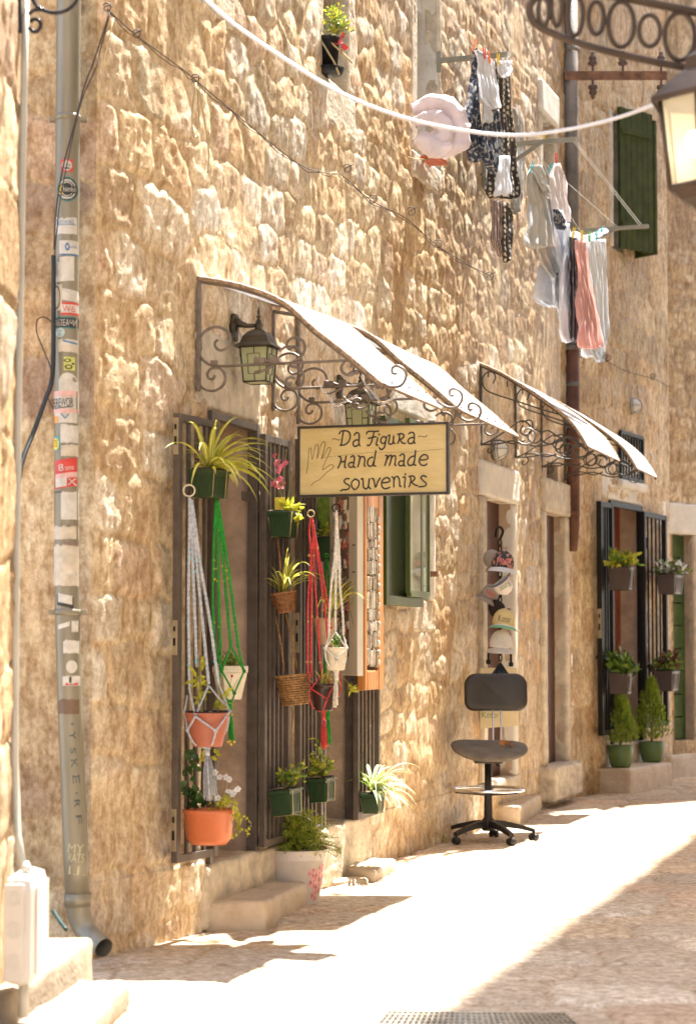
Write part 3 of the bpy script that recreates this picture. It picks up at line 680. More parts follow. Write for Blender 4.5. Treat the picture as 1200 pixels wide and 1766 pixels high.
awning('greyer curved awning farther on beside the rusty downpipe', 'C', sD, sD + .90, ARCH2, M2, 2.62, M_DSCROLL, .0055, (sD + .01, sD + .86), circles=c2c)
# -------- sign
SG = thing('shop_sign', 'yellow painted shop sign in a black frame with outlined hand and lettering', 'sign', (-.234, 9.40, 1.95))
nB = SEG['B'][2]; uB = SEG['B'][1]
TG = Matrix(((nB.x, uB.x, 0, -.234), (nB.y, uB.y, 0, 9.40), (0, 0, 1, 1.953), (0, 0, 0, 1)))
W_, H_ = .722, .331
def sgn(px, py): return ((px - 513) / 261.0 * W_, (858 - py) / 123.5 * H_)
m = MB(TG); m.box((W_ / 2, .012, H_ / 2), (W_ - .02, .016, H_ - .02)); m.build('panel', mat('yellow_painted_board', (.64, .51, .24), .5, var=.08, vs_=5, bump=.15, bs=20, col2=(.56, .42, .17), stretch=(1, 1, 3)), SG)
m = MB(TG); f = .011
for (cx, cz, w, h) in ((W_ / 2, f / 2, W_, f), (W_ / 2, H_ - f / 2, W_, f), (f / 2, H_ / 2, f, H_ - 2 * f), (W_ - f / 2, H_ / 2, f, H_ - 2 * f)): m.box((cx, .012, cz), (w, .036, h), bev=.002)
m.build('frame', mat('black_sign_frame', (.03, .022, .018), .5, var=.2), SG)
C1 = lambda q: [sgn(505 + x / 8.571, 725 + y / 8.571) for x, y in q]
C2 = lambda q: [sgn(640 + x / 8.571, 725 + y / 8.571) for x, y in q]
ST1 = [[(755, 170), (720, 380)], [(695, 205), (715, 175), (780, 165), (840, 190), (858, 260), (830, 330), (780, 370), (705, 380)],
       [(915, 235), (945, 200), (985, 215), (990, 280), (985, 350), (1000, 395)], [(985, 310), (935, 310), (900, 345), (910, 395), (950, 400), (985, 370)],
       [(685, 545), (715, 555), (715, 620), (675, 715)], [(795, 545), (780, 630), (775, 700), (790, 715)], [(710, 630), (780, 620)],
       [(865, 560), (895, 540), (920, 570), (910, 650), (905, 700), (930, 715)], [(905, 640), (850, 645), (830, 680), (855, 712), (895, 700)],
       [(975, 545), (1000, 560), (990, 640), (970, 705)], [(990, 620), (1010, 570), (1050, 555), (1075, 600), (1065, 680), (1080, 700)],
       [(840, 880), (800, 878), (765, 910), (790, 950), (840, 980), (840, 1020), (800, 1040), (750, 1040), (715, 1055)],
       [(930, 885), (880, 930), (880, 1000), (930, 1040), (980, 990), (985, 920), (930, 885)],
       [(1020, 890), (1045, 885), (1050, 960), (1055, 1010), (1090, 1035), (1125, 1000), (1140, 890)], [(1140, 890), (1130, 1000), (1160, 1035)]]
ST2 = [[(-60, 220), (-30, 188), (40, 190), (120, 185)], [(55, 195), (30, 290), (10, 360), (-20, 395), (-45, 390)], [(-30, 290), (20, 280), (80, 270)],
       [(110, 285), (95, 340), (85, 385), (110, 395)], [(235, 290), (190, 270), (155, 310), (160, 360), (200, 370), (230, 330)], [(240, 270), (225, 350), (205, 430), (160, 460), (130, 430)],
       [(265, 260), (285, 250), (280, 310), (268, 360), (290, 385), (330, 370), (345, 270)], [(345, 270), (340, 360), (365, 375)],
       [(430, 240), (425, 320), (405, 375)], [(405, 245), (450, 235), (495, 255), (480, 300), (435, 320)], [(435, 320), (470, 370), (515, 380)],
       [(565, 240), (600, 220), (640, 235), (648, 300), (645, 370), (660, 380)], [(640, 300), (590, 300), (555, 340), (570, 380), (610, 385), (640, 350)],
       [(30, 570), (-20, 590), (-45, 650), (-20, 700), (30, 690), (45, 640)], [(80, 475), (60, 600), (50, 690), (75, 700)],
       [(225, 550), (250, 560), (235, 630), (215, 695)], [(240, 620), (275, 560), (310, 555), (300, 640), (280, 695)], [(300, 620), (330, 565), (370, 565), (368, 640), (360, 690), (378, 700)],
       [(435, 560), (470, 535), (500, 560), (495, 640), (490, 700), (510, 710)], [(490, 640), (440, 640), (415, 675), (440, 710), (480, 700)],
       [(640, 570), (590, 590), (550, 650), (570, 705), (630, 690), (645, 640)], [(665, 490), (655, 600), (640, 690), (670, 705)],
       [(740, 630), (800, 630), (845, 610), (830, 565), (780, 555), (730, 600), (720, 660), (750, 705), (800, 710), (830, 690)],
       [(20, 885), (50, 900), (75, 1020), (110, 930), (145, 880)],
       [(165, 950), (230, 950), (285, 930), (270, 885), (225, 880), (175, 920), (165, 990), (200, 1035), (250, 1035), (285, 1020)],
       [(315, 870), (340, 880), (345, 950), (345, 1015)], [(345, 920), (370, 870), (410, 870), (430, 930), (430, 1000), (450, 1010)],
       [(480, 880), (515, 880), (505, 960), (505, 1025)], [(590, 870), (595, 940), (570, 1020)], [(570, 870), (620, 860), (655, 890), (635, 930), (590, 950)], [(600, 950), (650, 990), (690, 1005)],
       [(820, 880), (780, 860), (740, 890), (770, 930), (815, 970), (815, 1005), (770, 1020), (715, 1022)]]
M_INK = mat('black_sign_paint', (.02, .016, .014), .5, var=0)
m = MB(TG)
for q, f_ in [(q, C1) for q in ST1] + [(q, C2) for q in ST2]:
    pts = smooth([Vector(p) for p in f_(q)], 4); m.tube([(p.x, .0035, p.y) for p in pts], .0036, 6, flat=1.0)
    for e in (pts[0], pts[-1]): m.sphere((e.x, .0035, e.y), .0037, 5)
for p in C2([(130, 237), (515, 832)]): m.sphere((p[0], .0035, p[1]), .0046, 6)
m.build('lettering', M_INK, SG)
m = MB(TG)
hd = [(195, 790), (215, 700), (228, 580), (235, 440), (255, 405), (270, 430), (275, 540), (282, 578), (300, 540), (325, 400), (350, 355), (375, 380), (360, 540), (357, 570), (375, 520), (410, 380), (455, 320), (482, 350), (450, 480), (425, 575), (450, 540), (500, 450), (545, 405), (562, 440), (520, 540), (460, 670), (440, 735), (480, 715), (560, 665), (605, 680), (590, 720), (500, 780), (400, 880), (330, 910), (270, 965)]
m.tube([(p.x, .0035, p.y) for p in smooth([Vector(p) for p in C1(hd)], 4)], .0013, 5)
for q in ([C1([p])[0] for p in [(590, 295), (615, 278), (650, 290), (680, 302), (705, 292)]], C2([(705, 300), (730, 275), (775, 290), (815, 290), (835, 265)])):
    m.tube([(p.x, .0035, p.y) for p in smooth([Vector(p) for p in q], 4)], .0016, 5)
m.tube([(p[0], .004, p[1]) for p in C1([(450, 555), (800, 525)]) + C2([(0, 500), (600, 510), (1085, 475)])], .0006, 4)
m.build('hand_outline', mat('brown_ink', (.07, .03, .015), .6, var=0), SG)
def chain(m, a, b, r=.007, wire=.0018, sag=0.0):
    a = Vector(a); b = Vector(b); L = (b - a).length; n = max(2, int(L / (r * 2.6)))
    for i in range(n):
        c = a.lerp(b, (i + .5) / n) - Vector((0, 0, sag * math.sin(math.pi * (i + .5) / n))); d = (b - a).normalized()
        side = d.orthogonal().normalized(); side = Matrix.Rotation(math.pi / 2 * (i % 2), 3, d) @ side
        m.tube([c + d * (r * 1.6 * math.cos(t)) + side * (r * .8 * math.sin(t)) for t in [k * math.pi / 5 for k in range(10)]], wire, 5, closed=True)
g = lambda px, py: TG @ Vector((sgn(px, py)[0], .012, sgn(px, py)[1]))
for (a, b, c, d, e) in (((553, 668), (578, 702), (617, 683), (582, 704), (576, 735)), ((630, 664), (660, 700), (690, 684), (665, 702), (666, 733))):
    m = MB(); chain(m, g(*a), g(*b)); chain(m, g(*b), g(*c)); m.tube([g(*d), g(*e)], .0012, 5)
    m.tube([g(*a), g(a[0] - 7, a[1] - 13), g(a[0] - 2, a[1] - 20)], .003, 5); m.build('chain', M_CHROME, SG)
m = MB(); m.tube([g(576, 850), g(581, 858), g(586, 862), g(582, 868)], .002, 5); m.build('hook', M_RUST, SG)
# -------- lanterns
M_LANT = mat('bronze_lantern_metal', (.075, .06, .04), .42, metal=.5, var=.2, vs_=20)
M_LGLASS = mat('amber_green_glass', (.60, .62, .36), .25, var=.05, sss=.3, spec=.6)
def lantern(label, seg, s, z, k=1.0):
    T = TS[seg] @ Matrix.Translation((s, 0, z)) ; L = thing('wall_lantern', label, 'lantern', tuple(T @ Vector((0, 0, 0))))
    b = MB(T); b.tube([(0, .0, .15), (0, .028, .15)], .03, 12); b.box((0, .016, .15), (.055, .024, .13), bev=.012)
    b.tube([(0, .02, .175), (0, .045, .165), (0, .08, .155), (0, .13, .155)], [.03, .017, .011, .009], 10)
    b.build('wall_arm', M_LANT, L)
    c = (0, .135, 0); r = MB(T)
    r.lathe([(.012, .17), (.022, .155), (.016, .14), (.024, .13)], 12, c)
    sq = lambda w, z_: [(c[0] - w, c[1] - w, z_), (c[0] + w, c[1] - w, z_), (c[0] + w, c[1] + w, z_), (c[0] - w, c[1] + w, z_)]
    prof = [(.018, .135), (.040, .122), (.058, .10), (.068, .07), (.090, .052), (.090, .047)]
    vs = []; [vs.extend(sq(w, z_)) for w, z_ in prof]
    r.add(vs, [(i * 4 + j, i * 4 + (j + 1) % 4, (i + 1) * 4 + (j + 1) % 4, (i + 1) * 4 + j) for i in range(len(prof) - 1) for j in range(4)])
    r.build('roof', M_LANT, L)
    f_ = MB(T); f_.lathe([(.001, .245), (.006, .225), (.007, .21), (.004, .205), (.011, .198), (.011, .192), (.005, .187), (.012, .18), (.014, .17)], 10, c); f_.build('finial', M_LANT, L)
    w0, w1, z0, z1 = .055, .068, -.115, .047
    gl = MB(T); vs = sq(w0 - .003, z0) + sq(w1 - .003, z1); gl.add(vs, [(0, 1, 2, 3)] + [(j, (j + 1) % 4, 4 + (j + 1) % 4, 4 + j) for j in range(4)]); gl.build('glass', M_LGLASS, L)
    fr_ = MB(T); bot = [Vector(v) for v in sq(w0, z0)]; top = [Vector(v) for v in sq(w1, z1)]
    for j in range(4):
        fr_.tube([bot[j], top[j]], .004, 5); fr_.tube([bot[j], bot[(j + 1) % 4]], .004, 5); fr_.tube([top[j], top[(j + 1) % 4]], .004, 5)
        P_ = lambda u, v: (bot[j].lerp(bot[(j + 1) % 4], u)).lerp(top[j].lerp(top[(j + 1) % 4], u), v)
        fr_.tube([P_(.28, .22), P_(.28, .80), P_(.75, .80), P_(.75, .22)], .0022, 4, closed=True)
        for (a, b_) in (((.5, 0), (.5, .22)), ((.5, .8), (.5, 1)), ((0, .5), (.28, .5)), ((.75, .5), (1, .5))): fr_.tube([P_(*a), P_(*b_)], .0022, 4)
    fr_.build('frame', M_LANT, L)
    return L
s_l, z_l = so('B', 399, 600, 0); lantern('bronze square lantern under the first awning with amber leaded glass', 'B', s_l, 2.605)
s_l, z_l = so('B', 581, 690, 0); lantern('bronze lantern partly hidden just above the yellow sign', 'B', s_l, 2.53)
# ================================================================ plants
M_LEAF = mat('leaf_green', (.20, .32, .04), .45, var=.25, vs_=25, sss=.35)
M_LEAFD = mat('leaf_dark_green', (.045, .10, .02), .4, var=.25, vs_=25, sss=.25)
M_LEAFY = mat('leaf_yellow_green', (.56, .56, .05), .45, var=.2, vs_=25, sss=.4)
M_LEAFC = mat('leaf_cream_stripe', (.80, .76, .28), .45, var=.1, sss=.35)
M_LEAFR = mat('leaf_purple_brown', (.16, .07, .05), .45, var=.25, vs_=25, sss=.25)
M_STEM = mat('plant_stem', (.22, .20, .07), .6, var=.2)
M_SOIL = mat('potting_soil', (.05, .03, .02), .95, var=.3, vs_=60, bump=.6)
M_PINK = mat('petal_pink', (.80, .18, .26), .5, var=.2, vs_=60, sss=.3)
M_WHITEP = mat('petal_white', (.85, .84, .86), .5, var=.05, sss=.3)
def spider(c, n, L, seed, az=None, mats=None, wid=.013, droop=1.0, el=(45, 85)):
    rnd = random.Random(seed); m = MB(); m.open = True; c = Vector(c)
    for i in range(n):
        a = rnd.uniform(0, 2 * math.pi) if az is None else rnd.gauss(az, 1.0)
        e = R(rnd.uniform(*el)); l = L * rnd.uniform(.55, 1.1); w = wid * rnd.uniform(.7, 1.15)
        d = Vector((math.cos(a) * math.cos(e), math.sin(a) * math.cos(e), math.sin(e))); p = c + Vector((rnd.uniform(-.015, .015), rnd.uniform(-.015, .015), 0))
        side = d.cross(Vector((0, 0, 1))).normalized(); k = 11; step = l / k; vs = []
        for j in range(k + 1):
            t = j / k; ww = w * (.55 + 1.2 * t * (1 - t) * 1.6) * (1 - t ** 4) * .5 + .0004
            up = side.cross(d).normalized() * ww * .35
            vs += [p + side * ww + up, p + side * ww * .38, p - side * ww * .38, p - side * ww + up]
            d = (d + Vector((0, 0, -1)) * (step / L) * droop * (.9 + 1.6 * t) * (1.15 if e > 1 else 1)).normalized(); p = p + d * step
        fs = []; b = [];
        for q, mi in ((0, 0), (1, 1), (2, 0)):
            m.m = mi; m.add([vs[j * 4 + q + s_] for j in range(k + 1) for s_ in (0, 1)], [(j * 2, j * 2 + 1, j * 2 + 3, j * 2 + 2) for j in range(k)], smooth=True)
    m.m = 0; return m
def leafq(m, p, d, n, l, w, bend=.25):
    d = d.normalized(); s_ = d.cross(n); s_ = s_.normalized() if s_.length > 1e-4 else d.orthogonal().normalized(); up = s_.cross(d)
    m.add([p, p + d * l * .35 + s_ * w * .5 + up * l * .04, p + d * l * .75 + s_ * w * .38 - up * l * bend * .4, p + d * l - up * l * bend, p + d * l * .75 - s_ * w * .38 - up * l * bend * .4, p + d * l * .35 - s_ * w * .5 + up * l * .04, p + d * l * .5 - up * l * .04],
          [(0, 1, 6), (1, 2, 6), (2, 3, 6), (3, 4, 6), (4, 5, 6), (5, 0, 6)], smooth=True)
def rv(rnd): 
    v = Vector((rnd.gauss(0, 1), rnd.gauss(0, 1), rnd.gauss(0, 1))); return v.normalized()
def bush(c, r, n, ll, seed, nm=2, up=.5, wr=.5, stems=10, lean=(0, 0, 0)):
    rnd = random.Random(seed); m = MB(); m.open = True; c = Vector(c); r = Vector(r); lean = Vector(lean)
    tips = []
    for i in range(stems):
        v = rv(rnd); v.z = abs(v.z); tip = c + Vector((v.x * r.x, v.y * r.y, v.z * r.z * 1.9)) * rnd.uniform(.6, 1) + lean * rnd.random()
        m.m = nm; m.tube([c, c.lerp(tip, .5) + Vector((0, 0, .12 * r.z)), tip], [.0028, .002, .001], 4, cap=False); tips.append(tip)
    for i in range(n):
        t = tips[i % len(tips)]; p = c.lerp(t, rnd.uniform(.35, 1.05)) + Vector([rnd.gauss(0, .22) * q for q in r])
        d = rv(rnd); d.z = d.z * .6 + up; m.m = rnd.choices(range(nm), weights=[3, 2, 1][:nm])[0]
        leafq(m, p, d, rv(rnd), ll * rnd.uniform(.6, 1.25), ll * wr * rnd.uniform(.7, 1.2))
    m.m = 0; return m
def cypress(c, h, r, n, seed):
    rnd = random.Random(seed); m = MB(); m.open = True; c = Vector(c)
    m.m = 1; m.tube([c, c + Vector((.01, 0, h * .8))], [.012, .003], 6); 
    for i in range(n):
        t = rnd.random() ** .8; prof = (min(1, t * 5 + .35)) * (1 - t) ** .75 * 1.15 + .04
        a = rnd.uniform(0, 6.283); lump = 1 + .22 * math.sin(3 * a + 9 * t) + .15 * math.sin(7 * a + 23 * t)
        rr = r * prof * rnd.uniform(.25, 1.05) ** .6 * lump
        p = c + Vector((math.cos(a) * rr, math.sin(a) * rr, .03 + t * h * .95))
        d = Vector((math.cos(a) * .55, math.sin(a) * .55, 1.1)) + rv(rnd) * .35; m.m = 0 if rnd.random() < .75 else 2
        l = rnd.uniform(.03, .06)
        for q in range(3): leafq(m, p, d + rv(rnd) * .35, rv(rnd), l * rnd.uniform(.6, 1), .007, .1)
    m.m = 0; return m
def fern(c, r, n, seed):
    rnd = random.Random(seed); m = MB(); m.open = True; c = Vector(c)
    for i in range(n):
        a = rnd.uniform(0, 6.283); e = rnd.uniform(.15, 1.5); L = rnd.uniform(.55, 1.1)
        d = Vector((math.cos(a) * math.cos(e), math.sin(a) * math.cos(e), math.sin(e))); tip = c + Vector((d.x * r[0], d.y * r[1], d.z * r[2])) * L
        tip.z -= .06 * max(0, 1 - e) ; mid = c.lerp(tip, .55) + Vector((0, 0, .03)); pts = smooth([c, mid, tip], 4)
        m.m = 1; m.tube(pts, .0012, 3, cap=False)
        for j in range(22):
            t = rnd.uniform(.35, 1); k = min(int(t * (len(pts) - 1)), len(pts) - 2); p = pts[k].lerp(pts[k + 1], rnd.random())
            m.m = 0 if rnd.random() < .6 else 2; leafq(m, p, rv(rnd) + d * .6, rv(rnd), rnd.uniform(.012, .026), .0035, .2)
    m.m = 0; return m
def flower(m, p, r, mi, cm, rnd, n=5):
    nrm = (Vector((-.2, -1, .5)) + rv(rnd) * .5).normalized(); a = nrm.orthogonal().normalized(); b = nrm.cross(a)
    m.m = mi
    for k in range(n):
        t = 2 * math.pi * k / n; d = a * math.cos(t) + b * math.sin(t); leafq(m, p, d + nrm * .25, nrm, r, r * .95, .1)
    m.m = cm; m.sphere(p + nrm * r * .1, r * .18, 4)
# -------- planters
M_PGREEN = mat('dark_green_plastic', (.022, .055, .018), .38, var=.1, bump=.05)
M_PBROWN = mat('brown_plastic', (.09, .065, .06), .4, var=.1)
M_TWINE = mat('jute_twine', (.50, .40, .22), .9, var=.2)
M_TERRA = mat('terracotta_plastic', (.42, .13, .075), .5, var=.08, vs_=10)
M_ORANGE = mat('orange_plastic', (.62, .17, .06), .4, var=.06, vs_=10)
M_CREAM = mat('cream_pot', (.74, .66, .50), .45, var=.08, vs_=12)
M_WICK = mat('wicker', (.34, .15, .055), .6, var=.35, vs_=60, bump=.4)
def planter(label, seg, pl, pm, pr, yt, yb, matl, off0, foliage, fname='foliage', fm=None, soil=True, group=None, strap=True, tilt=0.0, name='hanging_planter'):
    n_ = SEG[seg][2]; u_ = SEG[seg][1]
    q = wp(pl, yt, off0, seg); sc = F / q.y; d = (pm - pl) / sc / n_.x; q2 = wp(pm, yt, off0 + d, seg)
    s0 = s_of(q2, seg); zt = q2.z; L = (pr - pm) / sc / u_.x; h = (yb - yt) / sc
    T = TS[seg] @ Matrix.Translation((s0, off0, zt)) @ Matrix.Rotation(tilt, 4, 'X')
    o = thing(name, label, 'planter', tuple(T @ Vector((0, 0, -h))), group)
    k = .86; m = MB(T); ix = L * (1 - k) / 2; iy = d * (1 - k) / 2
    m.box8([(ix, iy, -h), (L - ix, iy, -h), (L - ix, d - iy, -h), (ix, d - iy, -h), (0, 0, 0), (L, 0, 0), (L, d, 0), (0, d, 0)])
    m.box((L / 2, d / 2, .0), (L + .012, d + .012, .012), bev=.003)
    for i in range(7):
        t = (i + .8) / 7.6; 
        m.box8([(ix - .003, iy + (d - 2 * iy) * t - .004, -h * .9), (ix + .003, iy + (d - 2 * iy) * t - .004, -h * .9), (ix + .003, iy + (d - 2 * iy) * t + .004, -h * .9), (ix - .003, iy + (d - 2 * iy) * t + .004, -h * .9),
                (-.003, d * t - .005, -.02), (.003, d * t - .005, -.02), (.003, d * t + .005, -.02), (-.003, d * t + .005, -.02)])
    for i in range(8):
        t = (i + .8) / 8.6
        m.box8([(ix + (L - 2 * ix) * t - .004, d - iy - .003, -h * .9), (ix + (L - 2 * ix) * t + .004, d - iy - .003, -h * .9), (ix + (L - 2 * ix) * t + .004, d - iy + .003, -h * .9), (ix + (L - 2 * ix) * t - .004, d - iy + .003, -h * .9),
                (L * t - .005, d - .003, -.02), (L * t + .005, d - .003, -.02), (L * t + .005, d + .003, -.02), (L * t - .005, d + .003, -.02)])
    m.build('box', matl, o)
    m = MB(T); m.box((L / 2, d / 2, .008), (L * .9, d * .85, .01)); m.build('soil', M_SOIL, o)
    if strap:
        m = MB(T)
        for t in (.15, .8):
            x = L * t; m.tube([(x, -.01, .012), (x, d * .5, .016), (x, d + .008, .004), (x, d - iy + .004, -h), (x, iy, -h - .002), (x, -.01, -.02)], .0026, 5)
        m.build('twine', M_TWINE if matl is M_PGREEN else M_BLACK, o)
    c = T @ Vector((L / 2, d / 2, .012)); foliage(c, o, L, d)
    return o
M_SP = [M_LEAFY, M_LEAFC, M_STEM]
GP = 'green planter boxes tied to the brown gates'
def f_spider1(c, o, L, d):
    spider(c, 54, .33, 4, az=-.15, wid=.019, droop=.95, el=(10, 72)).build('foliage', [M_LEAFY, M_LEAFC], o)
    spider(c, 18, .17, 5, az=2.6, wid=.015, el=(30, 80)).build('foliage', [M_LEAFY, M_LEAFC], o)
planter('dark green planter box with a big yellow-green spider plant on the first gate leaf', 'A', 325, 362, 392, 810, 856, M_PGREEN, .10, f_spider1, group=GP)
def f_orchid(c, o, L, d):
    rnd = random.Random(3); m = MB(); m.open = True
    for k, (dx, dz) in enumerate(((-.02, .33), (.01, .30), (.035, .20), (-.005, .16))):
        m.m = 3; m.tube(smooth([c + Vector((dx * .3, 0, 0)), c + Vector((dx - .01, 0, dz * .6)), c + Vector((dx, -.01, dz))], 5), .003, 5)
    for (px, py) in ((475, 786), (481, 795), (476, 800), (488, 803), (492, 798), (479, 812), (482, 808), (474, 832), (479, 828), (484, 826), (478, 838), (488, 834), (471, 835), (484, 842)):
        flower(m, at(px + rnd.uniform(-1, 1), py, c.y + rnd.uniform(-.03, .03)), .016, 0, 1, rnd)
    m.m = 2
    for q in range(16): leafq(m, c, Vector((rnd.uniform(-.2, 1), rnd.uniform(-1, .6), rnd.uniform(0, .7))), rv(rnd), rnd.uniform(.05, .12), .02, .5)
    for q in range(14): leafq(m, c + Vector((.07, -.02, rnd.uniform(-.05, .02))), rv(rnd), rv(rnd), .03, .02, .3)
    m.build('orchid', [M_PINK, M_LEAFY, M_LEAFY, M_STEM], o)
    m = MB(); m.box(c + Vector((-.02, -.03, .035)), (.05, .004, .06), bev=.002); m.build('yellow_tag', mat('yellow_tag', (.75, .55, .02), .5, var=0), o)
planter('dark green planter box with a pink orchid on the second gate leaf', 'B', 463, 498, 515, 884, 925, M_PGREEN, .07, f_orchid, group=GP)
def f_tall(c, o, L, d):
    bush(c, (.07, .07, .07), 150, .035, 8, stems=16).build('foliage', [M_LEAFY, M_LEAF, M_STEM], o)
    m = MB(); m.open = True; 
    for k in range(3): leafq(m, c + Vector((-.03 + .02 * k, 0, .0)), Vector((.05 * (k - 1), 0, 1)), Vector((.3, 1, 0)), .30 - .06 * k, .07, .02)
    m.build('broad_leaf', M_LEAF, o)
planter('dark green planter box with a broad upright leaf, behind the red macrame cords', 'B', 547, 572, 592, 929, 968, M_PGREEN, .09, f_tall, group=GP)
def f_low(seed, mats, r=(.07, .07, .05), n=160, ll=.03, lean=(0, 0, 0)):
    return lambda c, o, L, d: bush(c, (r[0], r[1], r[2]), n, ll, seed, nm=len(mats) - 1, stems=14, lean=lean).build('foliage', mats, o)
planter('low green planter box with feathery leaves, left of the lower pair', 'B', 463, 499, 519, 1369, 1410, M_PGREEN, .07, f_low(11, [M_LEAF, M_LEAFY, M_STEM], lean=(.09, 0, .05)), group=GP, tilt=.12)
planter('low green planter box with bright branching leaves, right of the lower pair', 'B', 528, 561, 578, 1348, 1386, M_PGREEN, .09, f_low(12, [M_LEAFY, M_LEAF, M_STEM], r=(.07, .06, .09), n=150, ll=.035), group=GP, tilt=.08)
def f_spw(c, o, L, d):
    spider(c, 42, .34, 14, az=-.15, wid=.019, droop=1.05, el=(5, 65)).build('foliage', [mat('white_green_leaf', (.60, .66, .42), .45, var=.1, sss=.3), M_LEAF], o)
    spider(c, 8, .20, 15, az=2.8, wid=.016).build('foliage', [M_LEAF, M_LEAFC], o)
    spider(c + Vector((0, -.01, 0)), 7, .22, 16, az=-.9, wid=.020, droop=1.8).build('foliage', [M_LEAFY, M_LEAFC], o)
planter('low green planter box with a white-striped spider plant right of the doorway', 'B', 623, 652, 664, 1372, 1404, M_PGREEN, .08, f_spw, group=GP)
GF = 'brown planter boxes on the black far gate'
planter('brown planter box with bushy green leaves, upper left on the black gate', 'D', 1050, 1085, 1098, 979, 1017, M_PBROWN, .12, f_low(21, [M_LEAFY, M_LEAF, M_STEM], r=(.14, .12, .08), n=300, ll=.055), group=GF)
planter('brown planter box with trailing white-flowered plant, upper right on the black gate', 'D', 1134, 1163, 1186, 992, 1024, M_PBROWN, .12, f_low(22, [M_LEAF, M_WHITEP, M_LEAFR, M_STEM], r=(.17, .13, .07), n=360, ll=.045), group=GF)
planter('brown planter box with broad dark leaves, lower left above the cypress', 'D', 1051, 1083, 1096, 1163, 1197, M_PBROWN, .12, f_low(23, [M_LEAF, M_LEAFD, M_STEM], r=(.15, .12, .10), n=260, ll=.085), group=GF)
planter('brown planter box with purple-leaved plant, lower right on the black gate', 'D', 1130, 1159, 1178, 1159, 1192, M_PBROWN, .12, f_low(24, [M_LEAFR, M_LEAF, M_STEM], r=(.14, .12, .09), n=260, ll=.065), group=GF)
# cypress pots
M_POTG = mat('olive_green_pot', (.10, .16, .045), .45, var=.06)
for (x, yb, yt, yr, lab, sd) in ((1070, 1317, 1192, 1279, 'small cypress in a round green pot, left one on the far step', 31), (1124, 1309, 1168, 1274, 'small cypress in a round green pot, right one on the far step', 32)):
    b = at(x, yb, 17.59 if x < 1100 else 18.40); b.z = .214; sc = F / b.y; o = thing('potted_cypress', lab, 'potted plant', tuple(b), 'cypresses in green pots on the far step')
    hp = (yb - yr) / sc; rp = 21.5 / sc
    m = MB(); m.lathe([(.0, .002), (rp * .7, 0), (rp * .82, hp * .12), (rp * .96, hp * .5), (rp, hp), (rp * .93, hp), (rp * .9, hp * .9), (0, hp * .88)], 24, tuple(b)); m.build('pot', M_POTG, o)
    cypress(b + Vector((0, 0, hp * .88)), (yr - yt) / sc * 1.04, .135, 1500, sd).build('foliage', [mat('cypress_green', (.34, .44, .04), .5, var=.25, vs_=20, sss=.35), M_STEM, M_LEAF], o)
# bucket with fern
b = gp(509, 1563, 0.0) + Vector((0, .10, 0)); sc = F / b.y; o = thing('flower_bucket', 'white enamel bucket with pink flowers painted on it, overflowing with fern', 'bucket', tuple(b))
h = 92 / sc; r0, r1 = 39 / sc, 55 / sc
M_BUCK = mat('white_enamel', (.70, .62, .54), .35, var=.08, vs_=5)
m = MB(); m.lathe([(0, .004), (r0, 0), (r0, .006), (r0 + (r1 - r0) * .82, h * .82), (r0 + (r1 - r0) * .84 + .003, h * .84), (r0 + (r1 - r0) * .86, h * .86), (r0 + (r1 - r0) * .9 + .003, h * .9), (r0 + (r1 - r0) * .93, h * .93), (r1, h), (r1 + .004, h + .003), (r1 - .004, h + .002), (r1 - .01, h * .9), (0, h * .88)], 36, tuple(b)); m.build('bucket_body', M_BUCK, o)
m = MB(); m.tube(smooth([b + Vector((-r1, 0, h)), b + Vector((-r1 * .9, -.01, h + .12)), b + Vector((-r1 * .3, -.02, h + .17)), b + Vector((r1 * .5, -.02, h + .14)), b + Vector((r1, 0, h))], 6), .003, 6); m.build('handle', M_CREAM, o)
fern(b + Vector((0, 0, h - .01)), (.24, .17, .20), 330, 41).build('fern', [mat('fern_green', (.30, .42, .04), .5, var=.25, vs_=20, sss=.35), M_STEM, M_LEAFY], o)
rnd = random.Random(9); m = MB(); m.open = True
M_ROSE = mat('painted_pink_flower', (.72, .22, .24), .5, var=.25, vs_=50)
def on_cone(t, z):      # painted decoration hugging the bucket
    rr = r0 + (r1 - r0) * z / h + .0015; return b + Vector((math.cos(t) * rr, math.sin(t) * rr, z))
for (t0, z0, rr) in ((-.62, .55, .035), (-.85, .42, .030), (-.55, .33, .034), (-.95, .6, .024), (-.72, .18, .028), (-.35, .45, .03), (-.5, .68, .022)):
    for k in range(6):
        a = k * 1.047; ct, cz = t0 + rr * .62 * math.cos(a) / r1, z0 * h + rr * .62 * math.sin(a)
        n_ = 7; vs = [on_cone(ct, cz)] + [on_cone(ct + rr * .45 * math.cos(q * 6.283 / n_) / r1, cz + rr * .45 * math.sin(q * 6.283 / n_)) for q in range(n_)]
        m.m = 0 if k % 2 else 1; m.add(vs, [(0, 1 + q, 1 + (q + 1) % n_) for q in range(n_)])
m.build('painted_flowers', [M_ROSE, mat('painted_pale_pink', (.80, .45, .42), .5, var=.1)], o)
